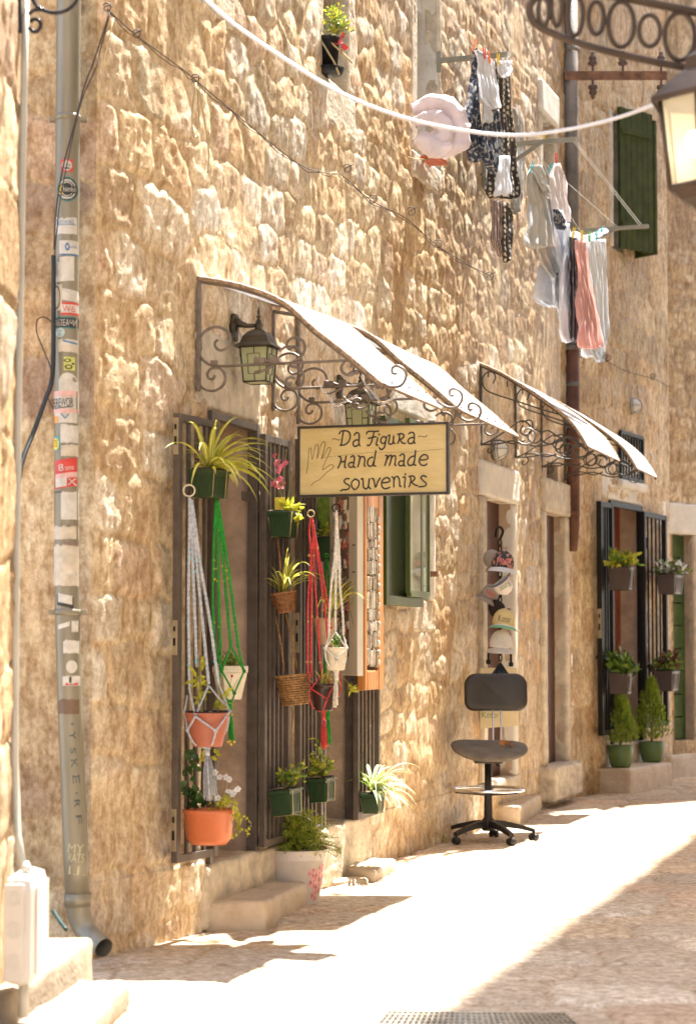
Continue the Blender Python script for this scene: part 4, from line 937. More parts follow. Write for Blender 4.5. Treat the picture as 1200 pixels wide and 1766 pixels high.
# baskets
def basket(label, seg, px, yt, yb, w, wb, off, rot, foliage, handle=None, mt=M_WICK):
    c = wp(px, yt, off, seg); sc = F / c.y; r1 = w / 2 / sc; r0 = wb / 2 / sc; h = (yb - yt) / sc
    T = Matrix.Translation(c) @ Matrix.Rotation(rot, 4, 'Y'); o = thing('wicker_basket', label, 'basket', tuple(T @ Vector((0, 0, -h))), 'wicker baskets on the second gate leaf')
    m = MB(T); nr = 13; na = 26
    for i in range(nr):
        t = i / (nr - 1); rr = r0 + (r1 - r0) * t
        m.tube([((rr + .0022 * (1 if (k + i) % 2 else -1)) * math.cos(k * 2 * math.pi / na), (rr + .0022 * (1 if (k + i) % 2 else -1)) * math.sin(k * 2 * math.pi / na), -h + h * t) for k in range(na)], h / nr * .56, 5, closed=True)
    m.tube([(r1 * 1.03 * math.cos(k * .3142), r1 * 1.03 * math.sin(k * .3142), .002) for k in range(20)], .006, 6, closed=True)
    m.lathe([(0, -h), (r0, -h), (r1 * .93, -.01), (0, -.012)], 20); m.build('woven_body', mt, o)
    if handle:
        m = MB()
        for (ax, ay, bx, by) in handle: m.tube([at(ax, ay, c.y), at((ax + bx) / 2 + 2, (ay + by) / 2, c.y - .02), at(bx, by, c.y - .01)], .0045, 6)
        m.build('handle', mt, o)
    if foliage: foliage(T @ Vector((0, 0, 0)), o)
def f_b1(c, o):
    spider(c, 24, .26, 51, az=-.2, wid=.014, droop=1.1).build('foliage', [M_LEAFY, M_LEAFC], o)
    spider(c, 13, .18, 52, az=2.9, wid=.012).build('foliage', [M_LEAFY, M_LEAFC], o)
basket('small red-brown wicker basket holding a young spider plant', 'B', 488, 1024, 1056, 42, 30, .13, -.16, f_b1, handle=[(478, 925, 485, 1022)])
M_WICK2 = mat('light_wicker', (.45, .24, .085), .6, var=.35, vs_=60, bump=.4)
basket('larger light wicker basket hanging lower on two long handles', 'B', 505, 1166, 1214, 59, 44, .15, -.10, None, handle=[(475, 1062, 491, 1166), (493, 1060, 513, 1160)], mt=M_WICK2)
# -------- macrame hangers and their pots
def rope(m, pts, r, n=7, tw=True):
    pts = smooth([Vector(p) for p in pts], 6)
    L = sum((pts[i + 1] - pts[i]).length for i in range(len(pts) - 1)); k = max(len(pts), int(L / .006)); out = []; rs = []
    # resample
    seg = 0; acc = [0]
    for i in range(len(pts) - 1): acc.append(acc[-1] + (pts[i + 1] - pts[i]).length)
    for i in range(k + 1):
        d = L * i / k
        while seg < len(pts) - 2 and acc[seg + 1] < d: seg += 1
        t = (d - acc[seg]) / max(1e-6, acc[seg + 1] - acc[seg]); out.append(pts[seg].lerp(pts[seg + 1], min(1, max(0, t)))); rs.append(r * (1 + (.13 * math.sin(i * 1.9) + .05 * math.sin(i * .37) if tw else 0)))
    m.tube(out, rs, n)
def macrame(label, Y, ring, cords, net, tassel, matl, r, bead=None, ringmat=None, ring_r=10, tname='tassel'):
    # cords / net: pixel polylines with a depth offset each ; tassel: (x0,y0,x1,y1,w)
    o = thing('macrame_hanger', label, 'plant hanger', tuple(at(ring[0], ring[1], Y)), 'macrame plant hangers')
    W = lambda p: at(p[0], p[1], Y + (p[2] if len(p) > 2 else 0))
    c = at(ring[0], ring[1], Y); rr = ring_r / F * Y; m = MB()
    m.tube([c + Vector((rr * math.cos(t), 0, rr * math.sin(t))) for t in [k * .3927 for k in range(16)]], .0032, 6, closed=True); m.build('ring', ringmat or M_CREAM, o)
    for q in cords:
        m = MB(); rope(m, [W(p) for p in q], r); m.build('cord', matl, o)
    m = MB()
    for q in net: rope(m, [W(p) for p in q], r * .62, 6, False); 
    for q in net: m.sphere(W(q[-1]), r * 1.3, 5)
    m.build('net', matl, o)
    if tassel:
        x0, y0, x1, y1, w = tassel; rnd = random.Random(int(x0)); m = MB(); T0 = W((x0, y0)); m.sphere(T0, r * 2.0, 6); m.tube([T0, W((x0, y0 + 14))], r * 1.8, 8)
        for i in range(46):
            a = rnd.uniform(0, 6.283); e = rnd.uniform(.1, 1); d = Vector((math.cos(a), math.sin(a), 0)) * (w / F * Y) * e
            m.tube([T0 + d * .15 + Vector((0, 0, -.01)), W(((x0 + x1) / 2, (y0 + y1) / 2)) + d * .8, W((x1, y1 + rnd.uniform(-7, 5))) + d], .0017, 4)
        m.build(tname, matl, o)
    if bead:
        bm_, pts, br = bead
        for p in pts: m = MB(); m.sphere(W(p), br, 6); m.build('bead', bm_, o)
    return o
M_GREYR = mat('grey_blue_cord', (.50, .53, .58), .9, var=.2, vs_=80, bump=.6, bs=200)
M_GREENR = mat('bright_green_cord', (.02, .30, .03), .8, var=.2, vs_=80, bump=.5, bs=200)
M_REDR = mat('coral_red_cord', (.70, .07, .075), .8, var=.2, vs_=80, bump=.5, bs=200)
M_WHITER = mat('white_cord', (.80, .76, .66), .85, var=.15, vs_=80, bump=.5, bs=200)
M_TURQ = mat('turquoise_bead', (.10, .55, .62), .3, var=0); M_YBEAD = mat('yellow_bead', (.75, .55, .03), .3, var=0)
M_WBEAD = mat('wooden_bead', (.55, .25, .10), .45, var=.1); M_DBEAD = mat('dark_bead', (.07, .03, .03), .4, var=0)
Yg = 8.62
macrame('grey-blue macrame hanger with turquoise beads and a long tassel, holding the terracotta pot', Yg, (326, 846), 
    [[(327, 862), (327, 900), (326, 960), (325, 1040), (326, 1120), (327, 1190)], [(328, 862), (331, 910), (333, 980), (336, 1060), (338, 1120), (339, 1150, .05)],
     [(329, 862), (334, 905), (340, 980), (348, 1060), (356, 1140), (360, 1180)], [(330, 862), (336, 900), (345, 970), (360, 1060), (370, 1130), (377, 1180)], [(327, 858), (328, 890)]],
    [[(327, 1190), (337, 1236, -.09)], [(360, 1182), (337, 1236, -.09)], [(361, 1184), (396, 1227, -.03)], [(377, 1180), (396, 1227, -.03)], [(337, 1236, -.1), (323, 1260, -.06)], [(337, 1236, -.1), (372, 1261, -.1)], [(396, 1227, -.03), (372, 1262, -.1)],
     [(323, 1200, .05), (319, 1228, .02)], [(319, 1228, .02), (323, 1260, -.05)], [(323, 1260, -.06), (336, 1284, -.05), (358, 1290, .0)], [(372, 1262, -.1), (366, 1283, -.07), (358, 1290, 0)], [(395, 1235, .0), (388, 1265, .03), (360, 1290, .0)]],
    (357, 1290, 362, 1378, 13), M_GREYR, .0068, bead=(M_TURQ, [(327, 950), (329, 962), (333, 952), (338, 957), (325, 972), (334, 968), (342, 966), (326, 990), (332, 984), (338, 986), (324, 1076), (350, 1076), (325, 1147), (338, 1141), (357, 1147), (370, 1141)], .0062), ringmat=M_CREAM)
def pot(label, name, Y, px, yt, yb, w, wb, matl, rim=None, square=False, top=None, cat='flower pot', dy=0.0):
    c = at(px, yt, Y); sc = F / Y; h = (yb - yt) / sc; r1 = w / 2 / sc; r0 = wb / 2 / sc; o = thing(name, label, cat, tuple(c - Vector((0, 0, h)))); m = MB()
    if square:
        a = R(25); T = Matrix.Translation(c) @ Matrix.Rotation(a, 4, 'Z'); m.M = T; r1 *= .80; r0 *= .80
        m.box8([(-r0, -r0, -h), (r0, -r0, -h), (r0, r0, -h), (-r0, r0, -h), (-r1, -r1, -h * .22), (r1, -r1, -h * .22), (r1, r1, -h * .22), (-r1, r1, -h * .22)])
        m.box((0, 0, -h * .11), (r1 * 2.12, r1 * 2.12, h * .2), bev=.003)
    else: m.lathe([(0, -h + .003), (r0, -h), (r0 * 1.02, -h * .96), (r1 * .94, -h * .2), (r1 * .96, -.012), (r1 * 1.03, -.010), (r1 * 1.03, 0), (r1 * .97, .001), (r1 * .9, -.03), (0, -.03)], 28, tuple(c))
    m.build('pot', matl, o); return o, c, r1, h
o, c, r, h = pot('dark-rimmed terracotta pot slung in the grey-blue macrame', 'flower_pot', Yg, 358, 1229, 1287, 76, 50, M_TERRA)
m = MB(); m.lathe([(r * .96, .0), (r * 1.035, .002), (r * 1.035, .006), (r * .95, .006), (r * .9, -.028), (0, -.03)], 28, tuple(c)); m.build('inner_pot', M_BLACK, o)
for k in range(9):
    m = MB(); a = k * .7; m.sphere(c + Vector((r * .6 * math.cos(a), r * .6 * math.sin(a), -.006)), .016, 6, sc=(1, .8, .6)); m.build('pebble', M_CREAM, o)
m = MB(); m.open = True; rnd = random.Random(4)
for (bx, by, tx, ty) in ((350, 1232, 345, 1130), (350, 1230, 338, 1168), (375, 1230, 388, 1195)):
    m.m = 1; m.tube(smooth([at(bx, by, Yg), at((bx + tx) / 2 - 3, (by + ty) / 2, Yg), at(tx, ty, Yg)], 5), .0035, 5); m.m = 0
    for k in range(13):
        t = rnd.uniform(.35, 1); p = at(bx + (tx - bx) * t, by + (ty - by) * t, Yg); dd = rv(rnd); dd.z -= .25; leafq(m, p, dd, rv(rnd), rnd.uniform(.035, .06), .018, .5)
m.build('foliage', [M_LEAFY, M_STEM], o)
macrame('bright green macrame hanger with yellow beads under the spider plant box', 8.85, (373, 852), 
    [[(373, 862), (370, 905), (368, 960), (367, 1040), (369, 1100)], [(374, 862), (376, 905), (376, 980), (378, 1060), (380, 1118)], [(374, 862), (380, 910), (386, 985), (392, 1050), (398, 1115)], [(375, 862), (384, 915), (394, 985), (404, 1060), (411, 1118)], [(373, 856), (373, 900), (373, 915)]],
    [[(369, 1100), (381, 1155, -.08)], [(380, 1118), (381, 1155, -.08)], [(380, 1118), (373, 1150, .05)], [(398, 1115), (383, 1155, -.08)], [(398, 1115), (421, 1158)], [(411, 1118), (421, 1158)], [(381, 1155, -.08), (404, 1196, -.09)], [(421, 1158), (404, 1196, -.09)],
     [(381, 1155, -.08), (379, 1190, -.03), (396, 1210, 0)], [(404, 1196, -.09), (402, 1205, -.04), (397, 1212, 0)]],
    (396, 1212, 399, 1274, 5), M_GREENR, .0068, bead=(M_YBEAD, [(369, 917), (377, 915), (369, 966), (369, 981), (375, 981), (370, 999), (375, 1002), (384, 976), (385, 989), (391, 984), (386, 1003), (393, 997), (369, 1074), (378, 1081), (394, 1070), (405, 1077), (399, 1233), (393, 1280), (398, 1284), (404, 1280), (397, 1278)], .0058), ringmat=M_GREENR, ring_r=5)
o, c, r, h = pot('square cream pot painted with a red poppy in the green macrame', 'flower_pot', 8.95, 397, 1148, 1206, 56, 36, M_CREAM, square=True)
bush(c, (.06, .05, .045), 170, .02, 61, stems=20).build('foliage', [M_LEAF, M_LEAFC, M_STEM], o)
m = MB(); m.sphere(at(400, 1166, c.y - .078), .006, 6, sc=(1, .3, 1)); m.m = 1; m.tube([at(400, 1168, c.y - .076), at(396, 1182, c.y - .07), at(393, 1192, c.y - .066)], .001, 4); m.tube([at(410, 1172, c.y - .072), at(404, 1184, c.y - .07), at(401, 1194, c.y - .066)], .001, 4); m.build('painted_poppy', [M_REDR, M_STEM], o)
# orange wall pot
c = wp(360, 1396, .16, 'A'); sc = F / c.y; o = thing('wall_pot', 'orange half-round wall pot with white flowers and trailing greenery low on the first gate', 'flower pot', tuple(c - Vector((0, 0, .14))))
m = MB(Matrix.Translation(c)); m.lathe([(0, -.150), (.075, -.150), (.098, -.125), (.108, -.02), (.112, -.016), (.114, 0), (.105, .0), (.1, -.02), (0, -.022)], 30, sy=.8); m.build('pot', M_ORANGE, o)
m = MB(); m.open = True; rnd = random.Random(14)
for k in range(26): m.m = 2; leafq(m, c + Vector((rnd.uniform(-.09, -.02), rnd.uniform(-.03, .03), rnd.uniform(0, .06))), Vector((rnd.uniform(-.4, .4), -.3, rnd.uniform(.0, 1))), rv(rnd), rnd.uniform(.03, .06), .04, .3)
for (px, py) in ((371, 1333), (379, 1341), (396, 1345), (404, 1367), (410, 1362), (394, 1366), (402, 1371), (376, 1377), (390, 1341)):
    m.m = 1; m.tube(smooth([c + Vector((.03, 0, 0)), at(px - 5, (py + 1396) / 2, c.y), at(px, py, c.y)], 4), .0012, 4); flower(m, at(px, py, c.y - .01), .016, 0, 4, rnd)
for k in range(130):
    t = rnd.random(); p = c + Vector((.03 + .10 * t + rnd.gauss(0, .012), -.05 + rnd.gauss(0, .03), .04 * math.sin(t * 3) - .10 * max(0, t - .6) * 3 * rnd.random() + rnd.gauss(0, .01))); m.m = 3; leafq(m, p, rv(rnd), rv(rnd), .014, .012, .2)
for s_ in range(4):
    p = c + Vector((.12, -.04, .0))
    for k in range(16): p = p + Vector((rnd.uniform(-.006, .010) - (.004 if k > 7 else -.002), rnd.uniform(-.004, .004), -.007)); m.m = 3; leafq(m, p, rv(rnd), rv(rnd), .015, .013, .2); 
for k in range(30):    # variegated climber up the bars
    m.m = 2; p = wp(rnd.uniform(318, 340), rnd.uniform(1290, 1370), .11, 'A'); leafq(m, p, rv(rnd) + Vector((0, 0, -.4)), rv(rnd), rnd.uniform(.025, .045), .028, .3)
for k in range(10): m.m = 4; leafq(m, wp(rnd.uniform(345, 375), rnd.uniform(1292, 1305), .11, 'A'), rv(rnd), rv(rnd), .03, .025, .3)
m.build('foliage', [M_WHITEP, M_STEM, M_LEAFD, M_LEAFY, M_LEAFY], o)
# cream flowers behind grey hanger
# red hanger + brown pot
Yr = 9.75
macrame('coral red macrame hanger with wooden beads holding a dark brown pot', Yr, (536, 886),
    [[(536, 893), (533, 920), (536, 960), (531, 1040), (530, 1130), (531, 1165)], [(537, 893), (540, 925), (537, 960), (537, 1040), (536, 1140), (538, 1170)], [(538, 893), (541, 930), (542, 990), (548, 1070), (552, 1140), (556, 1162)], [(538, 895), (545, 945), (553, 1000), (560, 1050), (566, 1110)], [(539, 898), (547, 945), (558, 1000), (566, 1050), (571, 1085)]],
    [[(531, 1165), (536, 1188, -.08)], [(556, 1162), (536, 1188, -.08)], [(556, 1162), (576, 1188)], [(536, 1188, -.08), (564, 1206, -.1)], [(576, 1180, -.02), (564, 1206, -.1)], [(536, 1188, -.08), (533, 1200, -.05), (540, 1220, -.03), (558, 1230, 0)], [(564, 1206, -.1), (558, 1222, -.06), (557, 1230, 0)], [(566, 1110), (585, 1160, .03), (588, 1185, .02), (577, 1212, 0), (558, 1230)]],
    (558, 1230, 559, 1288, 6), M_REDR, .0052, bead=(M_WBEAD, [(533, 958), (541, 958), (547, 946), (531, 1072), (538, 1063), (547, 1065), (554, 1032), (560, 1034), (547, 1045), (556, 1052), (529, 1142), (536, 1142), (552, 1143)], .0075), ringmat=M_TWINE, ring_r=6)
o, c, r, h = pot('dark brown pot held by the coral red macrame', 'flower_pot', Yr, 557, 1180, 1225, 46, 32, mat('dark_brown_glaze', (.045, .02, .015), .3, var=.1))
spider(c, 10, .13, 71, az=-.3, wid=.009, droop=1.2).build('foliage', [M_LEAFY, M_LEAFC], o)
for k in range(1):
    m = MB(); m.open = True; rnd = random.Random(5)
    m.m = 1; m.tube(smooth([c, at(590, 1170, Yr), at(606, 1188, Yr)], 5), .0018, 4); m.m = 0
    for q in range(14): leafq(m, at(606, 1190, Yr), rv(rnd), rv(rnd), .035, .012, .4)
    m.build('runner', [M_LEAFY, M_STEM], o)
# white hanger + cream pot
Yw = 9.30
macrame('white macrame hanger with black beads below the souvenir sign', Yw, (580, 876),
    [[(580, 882), (580, 900), (579, 945), (572, 1000), (568, 1060), (567, 1100)], [(580, 882), (580, 900), (580, 950), (579, 1010), (578, 1090)], [(580, 882), (581, 900), (583, 950), (586, 1010), (591, 1060), (592, 1095)], [(580, 880), (580, 905), (578, 950), (574, 1000)], [(579, 885), (581, 905), (585, 960), (586, 1000)]],
    [[(567, 1100), (560, 1118, -.03)], [(578, 1090), (562, 1118, -.05)], [(578, 1090), (598, 1118, -.02)], [(592, 1095), (598, 1118, -.02)], [(560, 1118, -.05), (580, 1138, -.07)], [(598, 1118, -.04), (580, 1138, -.07)], [(560, 1118, -.05), (563, 1140, -.05), (578, 1160)], [(580, 1138, -.07), (579, 1160, 0)], [(598, 1118, -.04), (594, 1145, -.03), (580, 1160)]],
    (580, 1160, 579, 1216, 5), M_WHITER, .0060, bead=(M_DBEAD, [(574, 950), (580, 950), (583, 953), (586, 955), (571, 975), (583, 985), (565, 1052), (577, 1052), (583, 1053), (591, 1052), (566, 1106), (592, 1100), (575, 1208), (580, 1212), (583, 1204), (577, 1216), (582, 1218)], .0050), ringmat=M_BLACK, ring_r=7)
o, c, r, h = pot('small cream pot in the white macrame hanger', 'flower_pot', Yw, 579, 1117, 1156, 39, 30, M_CREAM)
bush(c, (.03, .03, .035), 90, .018, 62, stems=14).build('foliage', [M_LEAF, M_LEAFD, M_STEM], o)
o, c, r, h = pot('pale terracotta pot with an arching spider plant behind the white macrame', 'flower_pot', 9.85, 562, 1066, 1112, 44, 30, mat('pale_terracotta', (.55, .36, .22), .6, var=.1))
spider(c + Vector((.02, 0, 0)), 26, .33, 73, az=-.1, wid=.014, droop=1.05).build('foliage', [M_LEAFY, M_LEAFC], o)
m = MB(); m.tube(smooth([at(600, 1040, 9.8), at(612, 1090, 9.8), at(618, 1120, 9.8)], 4), .0012, 4); m.build('runner', M_STEM, o)
m = MB(); m.tube([c + Vector((0, .0, -.02)), c + Vector((0, .03, .25)), at(560, 962, 9.95)], .002, 4); m.build('wire', M_BLACK, o)
macrame('dark green macrame strand hanging behind the red and white ones', 9.95, (563, 958), [[(563, 965), (560, 1000), (562, 1040)], [(564, 965), (566, 1000), (565, 1040)], [(562, 1040), (560, 1120), (563, 1200)]], [[(562, 1200), (565, 1230)]], (565, 1228, 567, 1280, 4), M_GREENR, .006, ringmat=M_GREENR, ring_r=3)
# hanging rails for potting: magnet board and mosaic frame on the fourth leaf
s0, zt = so('B', 566, 862, .10); s1, _ = so('B', 600, 862, .10); _, zb = so('B', 600, 1166, .10)
o = thing('magnet_board', 'grey magnet board in a white frame crowded with souvenir fridge magnets', 'display board', tuple(wp(600, 1166, .1, 'B')))
T = Matrix.Translation(Vector((0, 0, 0))); A0 = wp(552, 1000, .06, 'B'); A0 = Vector((A0.x, A0.y, 0))
# the board leans out from the leaf like an open door
B0 = at(621, 1000, 9.72); B0.z = 0; hb = Vector((-.34, .60, 0)).normalized(); hb = (Vector((at(566, 1000, 10.45).x, 10.45, 0)) - B0).normalized(); Lb = .64
nb = Vector((-hb.y, hb.x, 0)); nb = nb if nb.y < 0 else -nb
TB = Matrix(((hb.x, nb.x, 0, B0.x), (hb.y, nb.y, 0, B0.y), (0, 0, 1, 0), (0, 0, 0, 1))); zb = at(600, 1166, 9.72).z; zt = 2.10
M_WFR = mat('white_melamine', (.72, .68, .58), .4, var=.04)
m = MB(TB); fw = .085
for (a, b_, c_, d_) in ((0, fw * 2.2, zb, zt), (Lb - fw, Lb, zb, zt), (fw * 2.2, Lb - fw, zb, zb + .09), (fw * 2.2, Lb - fw, zt - .08, zt)): m.box(((a + b_) / 2, 0, (c_ + d_) / 2), (b_ - a, .03, d_ - c_), bev=.004)
m.build('frame', M_WFR, o)
m = MB(TB); m.box((Lb / 2, -.003, (zb + zt) / 2), (Lb - .1, .012, zt - zb - .1)); m.build('panel', mat('taupe_panel', (.30, .23, .19), .6, var=.05), o)
rnd = random.Random(77); cols = [(.75, .68, .52), (.6, .12, .08), (.08, .20, .35), (.10, .35, .35), (.05, .05, .05), (.7, .5, .2), (.85, .8, .7), (.55, .25, .15)]
x = fw * 2.2 + .03; cnt = 0
while x < Lb - fw - .02:
    z = zb + .14
    while z < zt - .12:
        cm = rnd.choice(cols); m = MB(TB); w_, h_ = rnd.uniform(.035, .05), rnd.uniform(.04, .07)
        if rnd.random() < .3: m.sphere((x, .012, z), .026, 6, sc=(1, .25, 1))
        else: m.box((x, .012, z), (w_, .010, h_), bev=.003)
        m.m = 1; m.box((x + rnd.uniform(-.008, .008), .018, z + rnd.uniform(-.01, .01)), (w_ * .55, .004, h_ * .45), bev=.002); m.m = 2; m.box((x, .0185, z - h_ * .3), (w_ * .6, .003, .006))
        c2 = rnd.choice(cols); c3 = rnd.choice(cols)
        m.build('magnet', [mat('magnet_%d' % cols.index(q), q, .4, var=.1, vs_=60) for q in (cm, c2, c3)], o); z += rnd.uniform(.085, .12)
    x += .062
m = MB(TB)
for zz in (1.75, 1.62, 1.10): m.box((.07, .0165, zz), (.05, .002, .006)); 
m.build('price_label', M_BLACK, o)
o = thing('mosaic_panel', 'tall orange wooden frame filled with driftwood and pebble mosaic on the fourth leaf', 'wall decoration', tuple(wp(640, 1190, .12, 'B')))
s0, zt = so('B', 622, 850, .10); s1, _ = so('B', 655, 850, .10); _, zb = so('B', 640, 1190, .10); zt = 2.12
M_OWOOD = mat('orange_varnished_wood', (.55, .22, .045), .35, var=.15, vs_=4, stretch=(6, 6, .6))
mT = MB(TS['B']); off = .10; fw = .09
L_ = s1 - s0
for (a, b_, c_, d_) in ((s0, s0 + .055, zb, zt), (s1 - .10, s1, zb, zt), (s0 + .055, s1 - .10, zb, zb + .11), (s0 + .055, s1 - .10, zt - .09, zt)): mT.box(((a + b_) / 2, off, (c_ + d_) / 2), (b_ - a, .045, d_ - c_), bev=.012)
mT.build('frame', M_OWOOD, o)
m = MB(TS['B']); m.box(((s0 + s1) / 2, off - .01, (zb + zt) / 2), (L_ - .1, .015, zt - zb - .1)); m.build('backing', mat('mosaic_backing', (.20, .15, .11), .8), o)
rnd = random.Random(78); mcols = [mat('driftwood_%d' % i, c_, .7, var=.2, vs_=30, bump=.3) for i, c_ in enumerate([(.55, .48, .38), (.42, .34, .25), (.70, .64, .54), (.30, .24, .19)])]
z = zb + .13; m = MB(TS['B'])
while z < zt - .11:
    hh = rnd.uniform(.05, .11); x = s0 + .06
    while x < s1 - .115:
        w_ = rnd.uniform(.012, .026); m.m = rnd.randrange(4); m.box((x + w_ / 2, off + .012, z + hh / 2 + rnd.uniform(-.01, .01)), (w_ * .9, rnd.uniform(.012, .028), hh * rnd.uniform(.8, 1)), bev=.004); x += w_
    z += hh
for k in range(16): m.m = 2; m.sphere((s1 - .115 + rnd.uniform(-.01, .01), off + .026, zb + .15 + (zt - zb - .3) * k / 15), .017, 6, sc=(.8, .5, 1.2))
m.build('mosaic', mcols, o)
# green casement window right of the shop
WG = thing('casement_window', 'dark green wooden shutter and open glazed casement right of the orange mosaic frame', 'window', tuple(wp(700, 1045, .05, 'B')))
M_GSH = mat('dark_green_shutter_paint', (.028, .045, .010), .45, var=.15, vs_=6, bump=.2)
M_GSH2 = mat('green_frame_paint', (.06, .085, .015), .4, var=.1)
s0, zt = so('B', 662, 716, .08); s1, _ = so('C', 711, 716, .08); _, zb = so('B', 662, 1043, .08)
s1 = SL[2] + .06
m = MB(TS['B']); w_ = .05
for (a, b_, c_, d_) in ((s0, s0 + w_, zb, zt), (s1 - w_, s1, zb, zt), (s0 + w_, s1 - w_, zb, zb + .055), (s0 + w_, s1 - w_, zt - .055, zt)): m.box(((a + b_) / 2, .07, (c_ + d_) / 2), (b_ - a, .05, d_ - c_), bev=.004)
m.build('shutter_frame', M_GSH2, WG)
m = MB(TS['B']); m.box(((s0 + s1) / 2, .06, (zb + zt) / 2), (s1 - s0 - .08, .02, zt - zb - .08)); m.build('shutter_panel', M_GSH, WG)
ca_ = at(703, 1023, 12.0); cb_ = at(738, 1023, 12.62); hd_ = Vector((cb_.x - ca_.x, cb_.y - ca_.y, 0)); Lc = hd_.length; hd_.normalize(); nc = Vector((hd_.y, -hd_.x, 0))
TC = Matrix(((hd_.x, nc.x, 0, ca_.x), (hd_.y, nc.y, 0, ca_.y), (0, 0, 1, 0), (0, 0, 0, 1))); z0 = ca_.z; z1 = at(703, 720, 12.0).z
m = MB(TC)
for (a, b_, c_, d_) in ((0, .03, z0, z1), (Lc - .03, Lc, z0, z1), (.03, Lc - .03, z0 - .02, z0 + .02), (.03, Lc - .03, z1 - .04, z1)): m.box(((a + b_) / 2, 0, (c_ + d_) / 2), (b_ - a, .03, d_ - c_), bev=.003)
m.build('sash', M_GSH2, WG)
m = MB(TC); m.box((Lc / 2, 0, (z0 + z1) / 2), (Lc - .06, .005, z1 - z0 - .04)); m.build('pane', mat('pale_window_glass', (.62, .68, .52), .06, var=0, trans=.55, spec=.8), WG)
m = MB(TS['C']); s_, z_ = so('C', 745, 990, .04); m.box((s_, .04, z_), (.03, .08, .035), bev=.004); m.tube([(s_, .0, z_), (s_, -.05, z_)], .006, 6); m.build('shutter_stay', M_RUST, WG)
# ================================================================ steps and kerb blocks
def block4(name, label, pts, z0, z1, matl, seed, amp=.008, kind=None, cat='step', bev=.02, inset=.0):
    bm = bmesh.new(); c = sum((Vector((p.x, p.y, 0)) for p in pts), Vector()) / 4
    lo = [bm.verts.new((p.x, p.y, z0)) for p in pts]; hi = [bm.verts.new((p.x, p.y, z1)) for p in pts]
    bm.faces.new(lo[::-1]); bm.faces.new(hi)
    for i in range(4): bm.faces.new((lo[i], lo[(i + 1) % 4], hi[(i + 1) % 4], hi[i]))
    bmesh.ops.recalc_face_normals(bm, faces=bm.faces)
    bmesh.ops.bevel(bm, geom=bm.edges[:], offset=bev, segments=2, affect='EDGES', profile=.5)
    for _ in range(4):
        le = [e for e in bm.edges if e.calc_length() > .05]
        if not le: break
        bmesh.ops.subdivide_edges(bm, edges=le, cuts=1, use_grid_fill=True)
    bmesh.ops.triangulate(bm, faces=[f for f in bm.faces if len(f.verts) > 4])
    from mathutils import noise
    for v in bm.verts:
        p = v.co * 6 + Vector((seed * 3.1, 0, 0)); q = v.co * 22
        v.co += Vector((noise.noise(p), noise.noise(p + Vector((5, 1, 2))), noise.noise(p + Vector((1, 7, 3))))) * amp + Vector((noise.noise(q), noise.noise(q + Vector((5, 1, 2))), noise.noise(q + Vector((1, 7, 3))))) * amp * .5
    me = bpy.data.meshes.new(name); bm.to_mesh(me); bm.free(); me.polygons.foreach_set('use_smooth', [True] * len(me.polygons)); me.materials.append(matl)
    o = bpy.data.objects.new(name, me); COL.objects.link(o); return tag(o, label, cat)
M_STEP = mat('worn_step_stone', (.52, .43, .32), .65, var=.16, vs_=7, bump=.7, bs=45, col2=(.46, .34, .22))
def stp(label, A, B, C, z1, seed, matl=M_STEP, amp=.009, z0=-.03, back=0.0):
    a, b, c = gp(*A), gp(*B), gp(*C); d = a + (c - b); e = (a - b).normalized() * 0
    n = (b - a).normalized(); back_v = -n * back
    return block4('doorstep', label, [a + back_v, b, c, d + back_v], z0, z1, matl, seed, amp)
def topz(px, py, P0): return CAMZ - (py - 1112) / F * P0.y
b = gp(458, 1604); z = topz(458, 1549, b)
stp('worn stone step below the first gate, in front of the enamel bucket', (355, 1606), (458, 1605), (530, 1566), z, 1, back=.1)
b = gp(647, 1521); z = topz(647, 1496, b)
stp('sunlit stone step right of the enamel bucket', (555, 1513), (647, 1521), (684, 1500), z, 2, back=.3)
stp('thin low slab lying in front of the sunlit step', (540, 1527), (632, 1524), (640, 1517), .02, 3, amp=.004)
b = gp(897, 1423); z = topz(897, 1388, b)
stp('square stone step behind the swivel chair', (842, 1421), (897, 1423), (934, 1400), z, 4, amp=.006, back=.1)
w0 = wp(1030, 1300, 0, 'D'); aD, uD, nD = SEG['D']; w0 = Vector((w0.x, w0.y, 0)); u3 = Vector((uD.x, uD.y, 0)); n4 = Vector((nD.x, nD.y, 0))
block4('doorstep', 'long stone step carrying the two cypress pots', [w0 - n4 * .2, w0 + n4 * .29, w0 + n4 * .29 + u3 * 1.22, w0 - n4 * .2 + u3 * 1.22], -.03, .213, M_STEP, 5, .005)
b = gp(1158, 1343); stp('stone threshold below the green door at the right edge', (1140, 1345), (1158, 1345), (1290, 1330), topz(1158, 1300, b), 6, amp=.005)
M_LEDGE = mat('dull_ledge_stone', (.28, .23, .17), .75, var=.18, vs_=9, bump=.8, bs=40, col2=(.22, .165, .11))
v3 = lambda x, y: Vector((x, y, 0))
block4('kerb_block', 'raised stone ledge behind the white meter box', [v3(-1.7, 6.30), v3(-1.03, 6.30), v3(-.93, 7.52), v3(-1.7, 7.7)], .0, .20, M_LEDGE, 7, .012, cat='kerb stone', bev=.022)
block4('kerb_block', 'low rounded sunlit kerb slab at the lower left', [v3(-1.7, 5.5), v3(-.86, 5.5), v3(-.765, 7.22), v3(-1.2, 7.4)], -.02, .095, M_LEDGE, 8, .014, cat='kerb stone', bev=.03)
